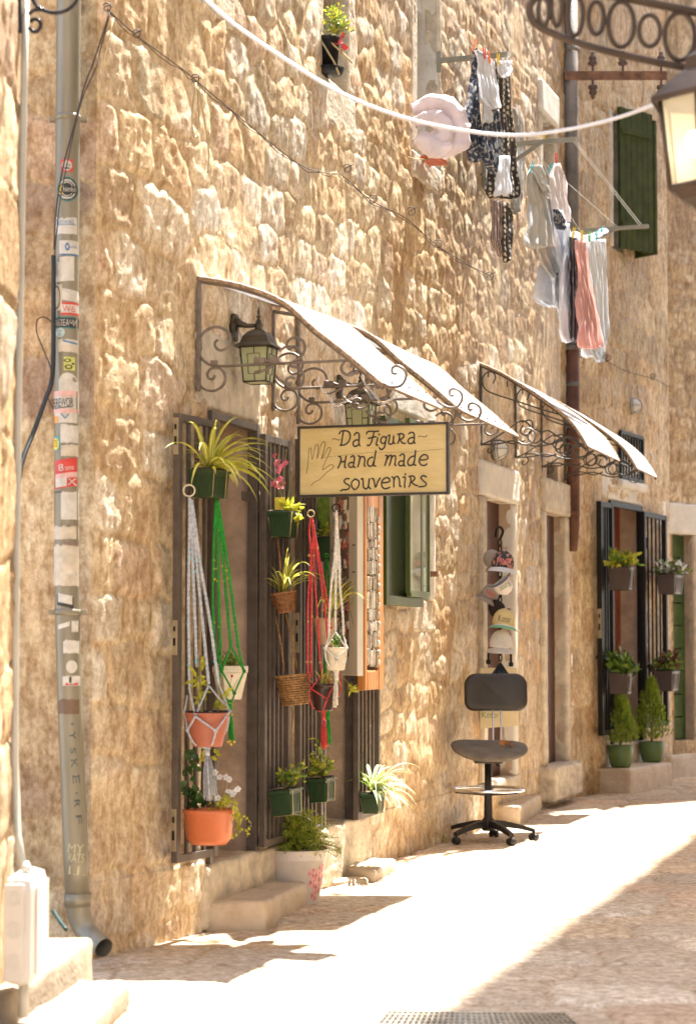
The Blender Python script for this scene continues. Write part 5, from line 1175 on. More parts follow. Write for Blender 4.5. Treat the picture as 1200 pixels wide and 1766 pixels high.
# drain grate in the paving
a, b_, c_, d_ = gp(640, 1780, .012), gp(1010, 1780, .012), gp(975, 1750, .012), gp(668, 1746, .012)
o = thing('drain_grate', 'flat steel drain grate at the bottom edge of the paving', 'grate', tuple(a.lerp(c_, .5)))
m = MB(); M_GRT = mat('galvanised_grate', (.50, .45, .36), .45, metal=.5, var=.2, vs_=30); n = 34
for i in range(n + 1):
    t = i / n; m.tube([a.lerp(b_, t), d_.lerp(c_, t)], .004, 4)
for i in range(7):
    t = i / 6; m.tube([a.lerp(d_, t), b_.lerp(c_, t)], .005, 4)
m.build('grille', M_GRT, o)
m = MB(); m.add([p - Vector((0, 0, .006)) for p in (a, b_, c_, d_)], [(0, 1, 2, 3)]); m.build('tray', mat('grate_tray', (.16, .12, .09), .9), o)
# ================================================================ laundry racks, lines, pegs
M_RACK = mat('grey_green_steel', (.26, .25, .20), .5, var=.15)
M_LINE = mat('white_cord_line', (.70, .70, .68), .6, var=0)
M_DKWIRE = mat('dark_wire', (.05, .035, .03), .6, var=0)
def rack(label, parts, cat='laundry rack', matl=M_RACK):
    o = thing('laundry_rack', label, cat, tuple(parts[0][1][0]), 'laundry racks on the upper wall')
    for nm, pts, w, h in parts:
        m = MB(); a, b = Vector(pts[0]), Vector(pts[1]); d = (b - a); L = d.length; d.normalize(); s = d.cross(Vector((0, 0, 1))); s = s.normalized() if s.length > .01 else Vector((1, 0, 0)); u = s.cross(d)
        T = Matrix(((d.x, s.x, u.x, a.x), (d.y, s.y, u.y, a.y), (d.z, s.z, u.z, a.z), (0, 0, 0, 1))); m.box((L / 2, 0, 0), (L, w, h), M=T, bev=.002); m.build(nm, matl, o)
    return o
nC = SEG['C'][2]; n3 = Vector((nC.x, nC.y, 0))
p1 = wp(757, 104, .02, 'C'); rack('green laundry rack arm on the upper wall beside the bundled quilt', [('plate', (wp(757, 88, .02, 'C'), wp(757, 124, .02, 'C')), .03, .02), ('arm', (p1, p1 + n3 * .46), .03, .03)])
p2 = wp(835, 252, .02, 'C'); r2t = p2 + n3 * .66; p2b = wp(835, 312, .02, 'C')
rack('grey steel laundry rack with a diagonal brace amid the dark spotted clothes', [('upright', (wp(835, 246, .02, 'C'), wp(835, 325, .02, 'C')), .03, .03), ('arm', (p2, r2t), .03, .03), ('brace', (p2b, p2 + n3 * .42), .025, .025), ('wall_pin', (wp(827, 300, .0, 'C'), wp(835, 300, .04, 'C')), .02, .02)])
p3 = wp(958, 400, .02, 'C'); r3t = p3 + n3 * .76
rack('grey laundry rack above the pink and white curtains', [('arm', (p3, r3t), .03, .03), ('brace', (p3 - Vector((0, 0, .22)), p3 + n3 * .5), .025, .025)])
def line(label, pts, r=.0022, matl=M_LINE, name='washing_line', cat='washing line', group='washing lines'):
    m = MB(); m.tube(smooth(pts, 4), r, 5); o = m.build(name, matl); return tag(o, label, cat, group)
lift = Vector((0, 0, .02))
r1t = p1 + n3 * .42; r1m = p1 + n3 * .25
line('washing line running up left from the rack with orange pegs', [wp(738, -30, .26, 'C'), r1m + lift])
line('outer washing line reaching the tip of the uppermost rack', [wp(765, -30, .42, 'C'), r1t + lift])
line('outer washing line between the middle rack tip and the lowest rack tip', [r2t - n3 * .03 + lift, r3t - n3 * .06 + lift]); line('inner doubled washing line from the middle rack tip', [r2t - n3 * .03, r3t - n3 * .07 + lift * .3])
line('inner washing line passing beside the pale towel', [wp(925, 268, .38, 'C'), p3 + n3 * .50 + lift])
line('washing line sagging under the white curtain hems', [r2t - n3 * .3, (r2t - n3 * .3).lerp(p3 + n3 * .2, .5) - Vector((0, 0, .05)), p3 + n3 * .2])
# -------- clothes: sheets of cloth hanging on the lines, parallel to the wall
def cmat(name, col, kind='plain', col2=(.9, .88, .8), sc=60, trans=.3):
    if name in MATS: return MATS[name]
    m = mat(name, col, .85, var=.06, vs_=8, bump=.3, bs=120, sss=trans)
    if kind != 'plain':
        nt = m.node_tree; N = nt.nodes; L = nt.links; b = N['Principled BSDF']; tc = N.new('ShaderNodeTexCoord')
        if kind == 'dots':
            v = N.new('ShaderNodeTexVoronoi'); v.inputs['Scale'].default_value = sc; v.inputs['Randomness'].default_value = .15; L.new(tc.outputs['Object'], v.inputs[0]); f = v.outputs['Distance']; lo, hi = .30, .36; inv = True
        elif kind == 'print':
            v = N.new('ShaderNodeTexNoise'); v.inputs['Scale'].default_value = sc; v.inputs['Detail'].default_value = 3; L.new(tc.outputs['Object'], v.inputs[0]); f = v.outputs[0]; lo, hi = .52, .58; inv = False
        else:
            v = N.new('ShaderNodeTexWave'); v.inputs['Scale'].default_value = sc; v.inputs['Distortion'].default_value = .6; v.bands_direction = 'X'; L.new(tc.outputs['Object'], v.inputs[0]); f = v.outputs[0]; lo, hi = .6, .75; inv = False
        cr = N.new('ShaderNodeValToRGB'); cr.color_ramp.elements[0].position = lo; cr.color_ramp.elements[1].position = hi
        a_, b_ = (col2, col) if inv else (col, col2); cr.color_ramp.elements[0].color = (*a_, 1); cr.color_ramp.elements[1].color = (*b_, 1)
        L.new(f, cr.inputs[0]); L.new(cr.outputs[0], b.inputs['Base Color'])
    return m
def cloth(name, label, cat, rows, off, matl, amp=.02, folds=3, nx=26, seg='C', seed=1, cut=None):
    amp *= .62; folds = folds * 1.5 + .7
    from mathutils import noise
    ys = [r[0] for r in rows]; ny = max(10, int((ys[-1] - ys[0]) / 5)); m = MB(); m.open = True; vs = []
    nn = SEG[seg][2]; n_ = Vector((nn.x, nn.y, 0))
    for j in range(ny + 1):
        y = ys[0] + (ys[-1] - ys[0]) * j / ny; k = 0
        while k < len(ys) - 2 and ys[k + 1] < y: k += 1
        t = (y - ys[k]) / (ys[k + 1] - ys[k]); xl = rows[k][1] + (rows[k + 1][1] - rows[k][1]) * t; xr = rows[k][2] + (rows[k + 1][2] - rows[k][2]) * t
        v = j / ny
        for i in range(nx + 1):
            u = i / nx; wob = noise.noise(Vector((y * .045, seed * 5 + u * 2, 0))) * 2.0
            edge = wob if i in (0, nx) else 0
            px = xl + (xr - xl) * u + edge * .8; py = y + (noise.noise(Vector((u * 5, seed, 3))) * 7 * v * v if j == ny else 0)
            d = amp * (.35 + .9 * v) * math.sin(u * folds * 6.283 + seed + noise.noise(Vector((v * 2.5, seed, u))) * 2.4) + amp * .7 * noise.noise(Vector((u * 5, v * 4, seed * 2.3))) + amp * .45 * noise.noise(Vector((u * 14, v * 9, seed)))
            vs.append(wp(px, py, off, seg) + n_ * d)
    m.add(vs, [(j * (nx + 1) + i, j * (nx + 1) + i + 1, (j + 1) * (nx + 1) + i + 1, (j + 1) * (nx + 1) + i) for j in range(ny) for i in range(nx)], smooth=True)
    o = m.build(name, matl, None, solid=.0025); return tag(o, label, cat, 'laundry hanging from the upper racks')
NAVY = cmat('navy_floral_cotton', (.035, .045, .08), 'print', (.38, .38, .36), 34, .1); WHT = cmat('white_cotton', (.88, .90, .95), trans=.4); BRD = cmat('brown_spotted_cotton', (.06, .045, .04), 'dots', (.75, .68, .5), 26, .1)
BLK = cmat('black_cotton', (.03, .03, .035), 'stripe', (.20, .2, .2), 10, .1); GRY = cmat('light_grey_denim', (.68, .68, .66)); GRY2 = cmat('grey_print_cloth', (.42, .40, .37), 'print', (.75, .74, .7), 18)
PNK = cmat('pink_curtain_cloth', (.90, .60, .56), trans=.5); SHR = cmat('white_sheer_curtain', (.84, .88, .93), 'stripe', (.93, .95, .98), 7, .55); TWL = cmat('pale_towel', (.86, .80, .79)); STR = cmat('striped_brown_cloth', (.10, .05, .05), 'stripe', (.55, .45, .4), 26, .1)
cloth('grey_coat', 'faded grey patterned shirt mostly behind the spotted cloth', 'clothing', [(186, 884, 887), (215, 889, 901), (250, 890, 906), (300, 884, 903), (340, 880, 900), (365, 884, 896)], .22, GRY2, seed=3)
cloth('spotted_cloth', 'long dark brown cloth with cream dots, right of the white top', 'clothing', [(106, 855, 878), (132, 855, 881), (180, 857, 881), (240, 857, 888), (290, 845, 892), (330, 842, 896), (341, 849, 893)], .34, BRD, .03, 3, seed=4)
cloth('patterned_cloth', 'navy floral garment hanging below the white top', 'clothing', [(188, 842, 857), (215, 834, 862), (250, 832, 865), (275, 835, 865), (300, 851, 862)], .40, NAVY, .03, 2, seed=5)
cloth('patterned_cloth', 'long navy floral garment hanging nearest the quilt', 'clothing', [(82, 817, 820), (130, 815, 824), (180, 804, 826), (207, 796, 828), (235, 801, 829), (262, 811, 827), (277, 814, 822)], .36, NAVY, .04, 2, seed=6)
cloth('lace_hemmed_shirt', 'white cotton top with dark lace hem, under orange pegs', 'clothing', [(86, 819, 823), (98, 821, 843), (108, 822, 852), (140, 824, 854), (168, 826, 857), (186, 842, 859)], .42, WHT, .025, 3, seed=7)
cloth('white_cloth', 'small white cloth hanging below the lace-hemmed top', 'clothing', [(178, 832, 845), (195, 832, 850), (208, 833, 850)], .41, WHT, .02, 2, seed=8)
cloth('white_knit', 'white knitted cloth folded over pegs at the rack tip', 'clothing', [(104, 855, 881), (118, 858, 881), (126, 861, 878), (132, 865, 873)], .42, WHT, .02, 2, seed=9)
cloth('white_cloth', 'white cloth strip showing between the spotted folds', 'clothing', [(268, 862, 877), (300, 858, 877), (336, 854, 879)], .44, WHT, .02, 2, seed=10)
cloth('striped_cloth', 'brown striped cloth pointing down below the spotted one', 'clothing', [(346, 849, 866), (380, 850, 870), (410, 848, 872), (430, 856, 872), (440, 862, 868)], .35, STR, .02, 2, seed=11)
cloth('dark_cloth', 'black spotted cloth hanging lowest on the left group', 'clothing', [(348, 870, 876), (375, 868, 886), (400, 866, 884), (425, 866, 882), (450, 868, 876)], .36, BRD, .02, 2, seed=12)
cloth('overalls', 'light grey overalls hung by the straps', 'clothing', [(288, 914, 922), (300, 905, 936), (330, 906, 940), (350, 912, 944), (385, 908, 951), (420, 903, 956), (426, 905, 958)], .50, GRY, .03, 2, seed=13)
cloth('overalls', 'second grey trouser leg hanging lower right of the overalls', 'clothing', [(330, 936, 942), (370, 938, 955), (420, 925, 966), (455, 933, 972), (478, 948, 972)], .46, GRY, .03, 2, seed=14)
cloth('overalls_strap', 'twisted grey straps knotted above the overalls', 'clothing', [(284, 914, 934), (300, 924, 940), (322, 932, 944), (332, 940, 947)], .53, GRY, .03, 2, seed=15)
cloth('towel', 'pale pinkish towel held by a red peg', 'towel', [(281, 957, 964), (300, 950, 972), (340, 949, 976), (383, 955, 979)], .48, TWL, .03, 2, seed=16)
cloth('white_shirt', 'white shirt hanging below the grey trousers', 'clothing', [(455, 932, 950), (480, 926, 958), (510, 921, 962), (522, 930, 962), (528, 944, 960)], .40, WHT, .03, 2, seed=17)
cloth('white_shirt', 'white shirt gathered beside the dark knotted cloth', 'clothing', [(362, 955, 968), (400, 956, 982), (440, 962, 984), (480, 968, 985)], .52, WHT, .03, 3, seed=18)
cloth('white_shirt', 'long white cloth with ragged hem left of the black one', 'clothing', [(385, 970, 982), (430, 972, 985), (480, 966, 986), (530, 963, 990), (570, 966, 989), (589, 974, 982)], .56, WHT, .03, 3, seed=19)
cloth('grey_shirt', 'dark blue-grey cloth knotted on the line', 'clothing', [(360, 953, 962), (375, 956, 972), (393, 962, 974)], .57, NAVY, .03, 2, seed=20)
cloth('grey_shirt', 'thin grey striped cloth between the white shirts', 'clothing', [(470, 958, 966), (510, 957, 968), (552, 966, 970)], .47, GRY2, .02, 1, seed=21)
cloth('black_cloth', 'long black cloth left of the pink curtain', 'clothing', [(406, 981, 994), (450, 982, 998), (500, 983, 999), (550, 984, 1000), (580, 986, 1003), (588, 990, 998)], .60, BLK, .03, 2, seed=22)
cloth('sheer_curtain', 'pleated white sheer curtain right of the pink one', 'curtain', [(412, 1000, 1045), (450, 1002, 1046), (500, 1006, 1047), (560, 1010, 1048), (584, 1016, 1047), (600, 1024, 1041), (622, 1030, 1038)], .62, SHR, .03, 7, nx=40, seed=23)
cloth('sheer_curtain', 'white sheer hem hanging below the pink curtain', 'curtain', [(560, 1000, 1035), (600, 1004, 1036), (615, 1010, 1037)], .60, SHR, .03, 5, nx=24, seed=24)
cloth('pink_curtain', 'salmon pink curtain flaring towards its hem', 'curtain', [(414, 992, 1007), (450, 995, 1010), (500, 997, 1018), (550, 998, 1028), (590, 996, 1034), (600, 999, 1033)], .68, PNK, .03, 3, nx=24, seed=25)
for i, (x, y) in enumerate(((991, 404), (1004, 410), (1018, 408), (1030, 404), (1040, 398))):
    m = MB(); m.sphere(wp(x, y, .66, 'C'), .035, 7, sc=(1.2, 1, .6)); tag(m.build('curtain_knot', WHT), 'white curtain heading knot on the line, %s' % ('first, beside the black cloth', 'second, above the pink curtain', 'middle one, under the green peg', 'fourth, over the sheer curtain', 'last, nearest the rack tip')[i], 'curtain', 'knots along the curtain line')
PEG = {'orange': (.90, .22, .03), 'red': (.75, .05, .05), 'yellow': (.85, .60, .03), 'white': (.85, .85, .85), 'teal': (.05, .55, .60), 'green': (.1, .5, .15)}
def peg(x, y, off, c, label, rot=0.0):
    q = wp(x, y, off, 'C'); m = MB(Matrix.Translation(q) @ Matrix.Rotation(rot, 4, 'Y')); m.box8([(-.010, -.006, .035), (-.003, -.006, .035), (-.003, .006, .035), (-.010, .006, .035), (-.006, -.006, -.04), (0, -.006, -.04), (0, .006, -.04), (-.006, .006, -.04)]); m.box8([(.003, -.006, .035), (.010, -.006, .035), (.010, .006, .035), (.003, .006, .035), (0, -.006, -.04), (.006, -.006, -.04), (.006, .006, -.04), (0, .006, -.04)])
    m.tube([(-.006, 0, 0), (.006, 0, 0)], .006, 6); tag(m.build('clothes_peg', mat('peg_' + c, PEG[c], .4, var=0)), label, 'clothes peg', 'clothes pegs on the lines')
for (x, y, o_, c, l_, r_) in ((818, 76, .38, 'orange', 'orange peg at the tip of the navy floral garment', .3), (835, 90, .43, 'red', 'red peg in the middle of the white top', -.1), (843, 97, .43, 'orange', 'long orange peg on the right half of the white top', -.15),
    (859, 101, .43, 'yellow', 'yellow peg left of the white pegs', 0), (868, 98, .43, 'white', 'white peg next to the yellow one at the rack tip', .1), (876, 98, .43, 'white', 'white peg outermost at the rack tip', .25),
    (959, 272, .5, 'red', 'red pegs gripping the pale towel', 0), (917, 287, .54, 'teal', 'teal peg on the overalls strap', .3), (950, 288, .5, 'teal', 'teal peg beside the towel', .5), (938, 236, .3, 'yellow', 'yellow peg alone above the grey overalls', 0),
    (989, 400, .68, 'yellow', 'yellow peg above the pink curtain', .2), (1003, 405, .68, 'yellow', 'yellow peg on the first curtain knot', 0), (1016, 407, .68, 'green', 'green peg in the middle of the curtain line', 0), (1028, 405, .68, 'teal', 'teal peg on the sheer curtain', 0), (1037, 397, .68, 'teal', 'teal peg at the end of the lowest rack', .4)):
    peg(x, y, o_, c, l_, r_)
# -------- quilt in the upper window, pot in the other
from mathutils import noise
def fold(m, pts, rad, Y, sd):
    q = smooth([at(x, y, Y + (dy[0] if dy else 0)) for x, y, *dy in pts], 8); n0 = len(m.v); m.tube(q, [rad * (.75 + .5 * math.sin(math.pi * (i + 1) / (len(q) + 1))) for i in range(len(q))], 22)
    c_ = sum(q, Vector()) / len(q)
    for i in range(n0, len(m.v)):
        v = m.v[i]; p = v * 13 + Vector((sd, 0, 0)); m.v[i] = v + Vector((noise.noise(p), noise.noise(p + Vector((3, 1, 1))), noise.noise(p + Vector((1, 5, 1))))) * .024 + Vector((noise.noise(p * 2.6), 0, noise.noise(p * 2.6 + Vector((7, 0, 0))))) * .010
m = MB(); YQ = wp(757, 222, .22, 'C').y
fold(m, [(712, 190), (740, 180), (775, 188), (792, 215), (788, 245), (765, 258), (738, 258)], .056, YQ, 1)
fold(m, [(714, 212), (738, 203), (762, 212), (768, 232), (750, 243), (724, 238)], .047, YQ - .06, 2)
fold(m, [(716, 238), (735, 250), (757, 258), (776, 250)], .040, YQ - .09, 3)
tag(m.build('quilt', cmat('pale_pink_quilt', (.80, .70, .72), trans=.15)), 'pale pink and white quilt bundled out of the upper window', 'bedding')
cr_ = wp(748, 260, .08, 'C'); m = MB(frame(cr_, 'C'))
for i in range(5): m.box((-.0, .0, -.05 + .025 * i), (.20, .10, .008), bev=.001)
for i in range(8): m.box((-.09 + .026 * i, .05, 0), (.008, .006, .12))
m.box((0, 0, -.06), (.22, .12, .02), bev=.004); tag(m.build('plastic_crate', mat('red_orange_plastic', (.55, .10, .02), .4, var=.3, vs_=20)), 'small red and orange crate under the bundled quilt', 'crate')
m = MB(TS['C']); s0, s1, z0, z1 = H_W2; m.box(((s0 + s1) / 2, -.12, z0 + 1.15), (s1 - s0 - .01, .03, z1 - z0 - 1.0), bev=.004); m.build('window_board', mat('whitewashed_board', (.72, .72, .74), .6, var=.1, vs_=5), BLD)
c = wp(566, 118, .03, 'B'); o = thing('window_pot', 'black flower pot with a bright leafy plant tied into the upper window', 'potted plant', tuple(c))
m = MB(Matrix.Translation(c + Vector((0, 0, .0)))); m.lathe([(0, 0), (.05, 0), (.06, .15), (.066, .15), (.066, .17), (.055, .17), (0, .15)], 16); m.lathe([(.0, -.03), (.075, -.03), (.09, .0), (.08, .0), (0, -.01)], 16); m.build('pot', M_BLACK, o)
bush(c + Vector((.05, 0, .19)), (.08, .06, .09), 190, .028, 91, stems=18).build('foliage', [M_LEAFY, M_LEAF, M_STEM], o)
m = MB(); m.tube([c + Vector((-.05, -.05, .16)), c + Vector((.03, -.07, .02)), c + Vector((.06, -.06, -.05))], .006, 5); m.tube([c + Vector((-.05, -.05, .19)), c + Vector((.08, -.05, .07)), c + Vector((.13, -.04, .02))], .006, 5); m.build('straps', M_TWINE, o)
m = MB(); m.open = True; rnd = random.Random(3)
for k in range(7): leafq(m, c + Vector((.07, -.06, .09 + .01 * k)), rv(rnd), rv(rnd), .04, .03)
m.build('red_flowers', M_REDR, o)
# ================================================================ wires and cables
line('thick white cable sagging across the top of the lane', [at(330, -25, 7.4), at(400, 38, 7.2), at(500, 107, 7.1), at(600, 166, 7.0), at(720, 209, 6.9), at(860, 232, 6.8), at(960, 226, 6.7), at(1060, 204, 6.5), at(1132, 178, 6.2)], .0064, mat('white_cable', (.72, .73, .78), .35, var=.03), 'cable', 'cable', 'cables and wires')
wpts = [(185, 15), (235, 60), (310, 115), (338, 138), (400, 190), (460, 240), (520, 285), (560, 297), (590, 302), (640, 345), (700, 376), (750, 420), (800, 452), (850, 478)]
o = thing('light_string', 'thin dark wire with curly hooks running diagonally down the rubble wall', 'wire', tuple(wp(338, 138, .05, 'B')))
m = MB(); ww = []
for i, (x, y) in enumerate(wpts): ww.append(wp(x, y, .075, 'B' if x < 700 else 'C'))
m.tube(smooth(ww, 4), .0028, 5); m.tube([p + Vector((0, .01, -.01 + .008 * math.sin(i * 1.7))) for i, p in enumerate(smooth(ww, 4))], .002, 5); m.build('wire', M_DKWIRE, o)
for i, (x, y) in enumerate(((186, 14), (237, 60), (338, 137), (600, 292), (644, 345), (710, 366), (756, 422), (845, 478), (320, 480))[:8]):
    m = MB(); q = wp(x, y, .07, 'B' if x < 700 else 'C'); k = F / q.y
    m.tube(smooth([q + Vector((a / k, -.01, b / k)) for a, b in ((-8, 4), (-3, 9), (5, 6), (4, -3), (-4, -5), (-6, 1), (0, 4), (9, 9 if i % 2 else 2))], 4), .0026, 5); m.build('hook', M_DKWIRE, o)
line('thin wire with loops on the wall of the far house', [wp(1003, 600, .03, 'D'), wp(1045, 622, .03, 'D'), wp(1085, 642, .03, 'D'), wp(1125, 652, .03, 'D'), wp(1155, 668, .03, 'D')], .003, M_DKWIRE, 'wire', 'wire', 'cables and wires')
for x, y, l_ in ((1002, 612, 'just right of the downpipe under the curtains'), (1048, 618, 'below the white sheer hem'), (1125, 650, 'above the caged lamp on the far wall')):
    m = MB(); q = wp(x, y, .04, 'D'); m.tube(smooth([q + Vector((a / 195, 0, b / 195)) for a, b in ((-5, 3), (1, 6), (6, 2), (0, -4), (-4, 0), (3, 2))], 4), .004, 5); tag(m.build('wire_hook', M_DKWIRE), 'small curled wire hook ' + l_, 'hook', 'curled hooks on the far wall')
line('beige string looped over the wire hook', [wp(338, 142, .09, 'B'), wp(331, 200, .09, 'B'), wp(335, 236, .09, 'B'), wp(343, 215, .09, 'B'), wp(341, 150, .09, 'B'), wp(352, 205, .09, 'B'), wp(360, 262, .09, 'B'), wp(358, 298, .09, 'B')], .0042, M_TWINE, 'string', 'string', 'strings on the wall')
line('thin pale string dropping beside the wall corner', [at(196, 30, 8.3), at(176, 130, 8.2), at(172, 240, 8.2)], .0025, M_TWINE, 'string', 'string', 'strings on the wall')
line('thin pale string hanging from the quilt window to the left', [wp(630, 190, .06, 'B'), wp(690, 262, .06, 'B'), wp(728, 274, .06, 'C'), wp(752, 272, .1, 'C')], .003, M_TWINE, 'string', 'string', 'strings on the wall')
line('black wire crossing the big downpipe diagonally', [at(190, 18, 8.1), at(165, 95, 8.05), at(145, 150, 8.02), at(128, 215, 8.0), at(108, 290, 8.0), at(97, 360, 8.0), at(93, 430, 8.02)], .0035, M_DKWIRE, 'wire', 'wire', 'cables and wires')
line('second black wire beside the downpipe', [at(190, 20, 8.12), at(172, 90, 8.08), at(166, 115, 8.05), at(140, 175, 8.0), at(118, 270, 7.99), at(103, 350, 8.0), at(94, 440, 8.02)], .0025, M_DKWIRE, 'wire', 'wire', 'cables and wires')
line('black wire loop left of the downpipe', [at(94, 560, 8.05), at(78, 547, 8.05), at(64, 552, 8.05), at(64, 575, 8.05), at(76, 605, 8.05), at(88, 640, 8.05), at(82, 680, 8.05), at(92, 705, 8.05)], .0028, M_DKWIRE, 'wire', 'wire', 'cables and wires')
line('black cable bundle with a green wire falling behind the conduit', [at(92, 440, 8.08), at(92, 560, 8.08), at(90, 650, 8.06), at(78, 690, 8.0), at(58, 745, 7.9), at(36, 805, 7.8), at(26, 900, 7.7)], .010, mat('black_green_cable', (.02, .022, .022), .5, var=0), 'cable', 'cable', 'cables and wires')
line('green cable end disappearing behind the stone ledge', [at(92, 1572, 7.7), at(102, 1588, 7.6), at(114, 1604, 7.5)], .008, mat('teal_cable', (.008, .04, .036), .5, var=.2), 'cable', 'cable', 'cables and wires')
# ================================================================ bits of the far end
o = thing('insulator_bracket', 'rusty iron arm with brown porcelain insulators beside the upper downpipe', 'bracket', tuple(at(975, 130, 16.7)))
a, b = at(973, 130, 16.7), at(1150, 129, 16.7); m = MB(); m.box((a + b) / 2, (b.x - a.x, .02, .075), bev=.004); m.box((a + b) / 2 + Vector((0, .03, .03)), (b.x - a.x, .06, .012)); m.build('arm', M_RUST, o)
M_PORC = mat('brown_porcelain', (.10, .06, .045), .25, var=.2)
for (x, up, dn) in ((1022, 1, 1), (1074, 1, 0), (1140, 1, 1)):
    for s_, on in ((1, up), (-1, dn)):
        if not on: continue
        q = at(x, 129, 16.7); m = MB(); m.tube([q, q + Vector((0, 0, s_ * .10))], .010, 6); m.lathe([(.012, .08 * s_), (.040, .09 * s_), (.042, .11 * s_), (.024, .125 * s_), (.036, .14 * s_), (.030, .16 * s_), (.016, .175 * s_), (.020, .19 * s_), (.0, .21 * s_)], 14, tuple(q)); m.build('insulator', M_PORC, o)
M_PIPE2 = mat('weathered_grey_pipe', (.22, .19, .16), .6, var=.3, vs_=3, bump=.3)
M_PIPER = mat('rusted_brown_pipe', (.17, .07, .04), .7, var=.3, vs_=4, bump=.4)
o = thing('downpipe', 'narrow weathered downpipe at the wall bend, grey above and rusty brown below', 'downpipe', tuple(at(990, 950, 16.75)))
m = MB(); m.tube([at(984, -80, 16.75), at(986, 300, 16.75), at(987, 598, 16.75)], .056, 14); m.build('upper_pipe', M_PIPE2, o)
m = MB(); m.tube([at(987, 598, 16.75), at(988, 800, 16.75), at(989, 905, 16.75), at(988, 950, 16.72)], [.056, .056, .05, .036], 14); m.build('lower_pipe', M_PIPER, o)
for y in (85, 600, 663, 885): m = MB(); m.tube([at(986, y - 4, 16.75), at(986, y + 4, 16.75)], .066, 14); m.build('collar', M_PIPER if y > 700 else M_PIPE2, o)
# green shutter on the far wall
o = thing('window_shutter', 'green plank shutter standing open high on the far pale wall', 'shutter', tuple(at(1066, 430, 18.0)))
A_, B_ = at(1066, 183, 18.0), at(1123, 197, 18.27); d = Vector((B_.x - A_.x, B_.y - A_.y, 0)); L_ = d.length; d.normalize(); nn = Vector((d.y, -d.x, 0)); zb = at(1066, 427, 18.0).z
TSH = Matrix(((d.x, nn.x, 0, A_.x), (d.y, nn.y, 0, A_.y), (0, 0, 1, 0), (0, 0, 0, 1)))
M_SHU = mat('old_green_shutter_paint', (.052, .074, .014), .5, var=.22, vs_=9, bump=.3)
npl = 6
for i in range(npl):
    m = MB(TSH); m.box((L_ * (i + .5) / npl, 0, (zb + A_.z) / 2), (L_ / npl - .004, .035, A_.z - zb - .01 * (i % 2)), bev=.004); m.build('plank', M_SHU, o)
for z in (A_.z - .22, zb + .22): m = MB(TSH); m.box((L_ * .45, .026, z), (L_ * .85, .02, .05), bev=.003); m.build('batten', M_SHU, o)
m = MB(TSH); m.box((L_ + .03, -.12, (zb + A_.z) / 2 - .03), (.035, .28, A_.z - zb - .05), bev=.004); m.build('folded_leaf', M_SHU, o)
# barred window above the far gate
s0, s1, z0, z1 = H_FW; o = thing('window_grille', 'small dark barred window grille above the far gate', 'window grille', tuple(TS['D'] @ Vector((s0, 0, z0))))
m = MB(TS['D'])
for t in (0, 1): m.box((s0 + (s1 - s0) * t, .03, (z0 + z1) / 2), (.035, .03, z1 - z0), bev=.003); m.box(((s0 + s1) / 2, .03, z0 + (z1 - z0) * t), (s1 - s0, .028, .03), bev=.003)
m.build('frame', M_BLACK, o)
for i in range(7): m = MB(TS['D']); ss = s0 + (s1 - s0) * (i + 1) / 8; m.box((ss, .03, (z0 + z1) / 2), (.014, .014, z1 - z0 - .03)); m.build('bar', M_BLACK, o)
rough_slab(TS['D'], s0 - .05, s1 + .05, z0 - .10, z0 - .02, -.1, .06, 'sill', M_DRESSW, FAR, 3, .003)
# bulkhead lamps
def bulkhead(label, seg, px, py, r, off=.0):
    q = wp(px, py, 0, seg); T = frame(q, seg); o = thing('bulkhead_lamp', label, 'lamp', tuple(q)); m = MB(T @ Matrix.Rotation(math.pi / 2, 4, 'X')); 
    m2 = MB(T); m2.tube([(0, 0, 0), (0, .035, 0)], r * 1.05, 18); m2.build('base', M_RACK, o)
    g = MB(T); g.sphere((0, .04, 0), r * .9, 12, sc=(1, .95, 1.05)); g.build('glass_dome', mat('milky_glass', (.74, .72, .66), .2, var=0), o)
    c_ = MB(T)
    for a in (0, 60, 120): c_.tube([(r * .98 * math.cos(R(a)) * math.cos(t), .04 + r * .98 * abs(math.sin(t)), r * .98 * math.sin(R(a)) * math.cos(t)) for t in [k * math.pi / 10 for k in range(11)]], .003, 5)
    c_.tube([(r * .98 * math.cos(t), .05, r * .98 * math.sin(t)) for t in [k * math.pi / 9 for k in range(18)]], .004, 5, closed=True); c_.build('wire_guard', M_RACK, o)
bulkhead('round caged wall lamp under the dark scroll awning, left of the capped doorway', 'C', 850, 775, .075); bulkhead('round caged wall lamp on the far pale wall', 'D', 1086, 700, .075)
# picture frame in the far doorway
o = thing('framed_picture', 'gilt framed teal picture hanging in the far doorway', 'picture', tuple(at(1062, 1115, 18.4)))
s0, s1, z0, z1 = H_F1; x0 = s0 + .12
m = MB(TS['D']); za, zb_ = z1 - .38, .95
for (a, b, c_, d_) in ((x0, x0 + .05, zb_, za), (x0 + .22, x0 + .27, zb_, za), (x0, x0 + .27, zb_ - .05, zb_), (x0, x0 + .27, za, za + .05)): m.box(((a + b) / 2, -.165, (c_ + d_) / 2), (b - a, .05, d_ - c_), bev=.008)
m.build('gilt_frame', mat('old_gilt', (.35, .24, .08), .4, metal=.5, var=.2, vs_=30), o)
m = MB(TS['D']); m.box((x0 + .135, -.175, (za + zb_) / 2), (.17, .02, za - zb_)); m.build('canvas', mat('teal_canvas', (.16, .34, .27), .6, var=.3, vs_=6), o)

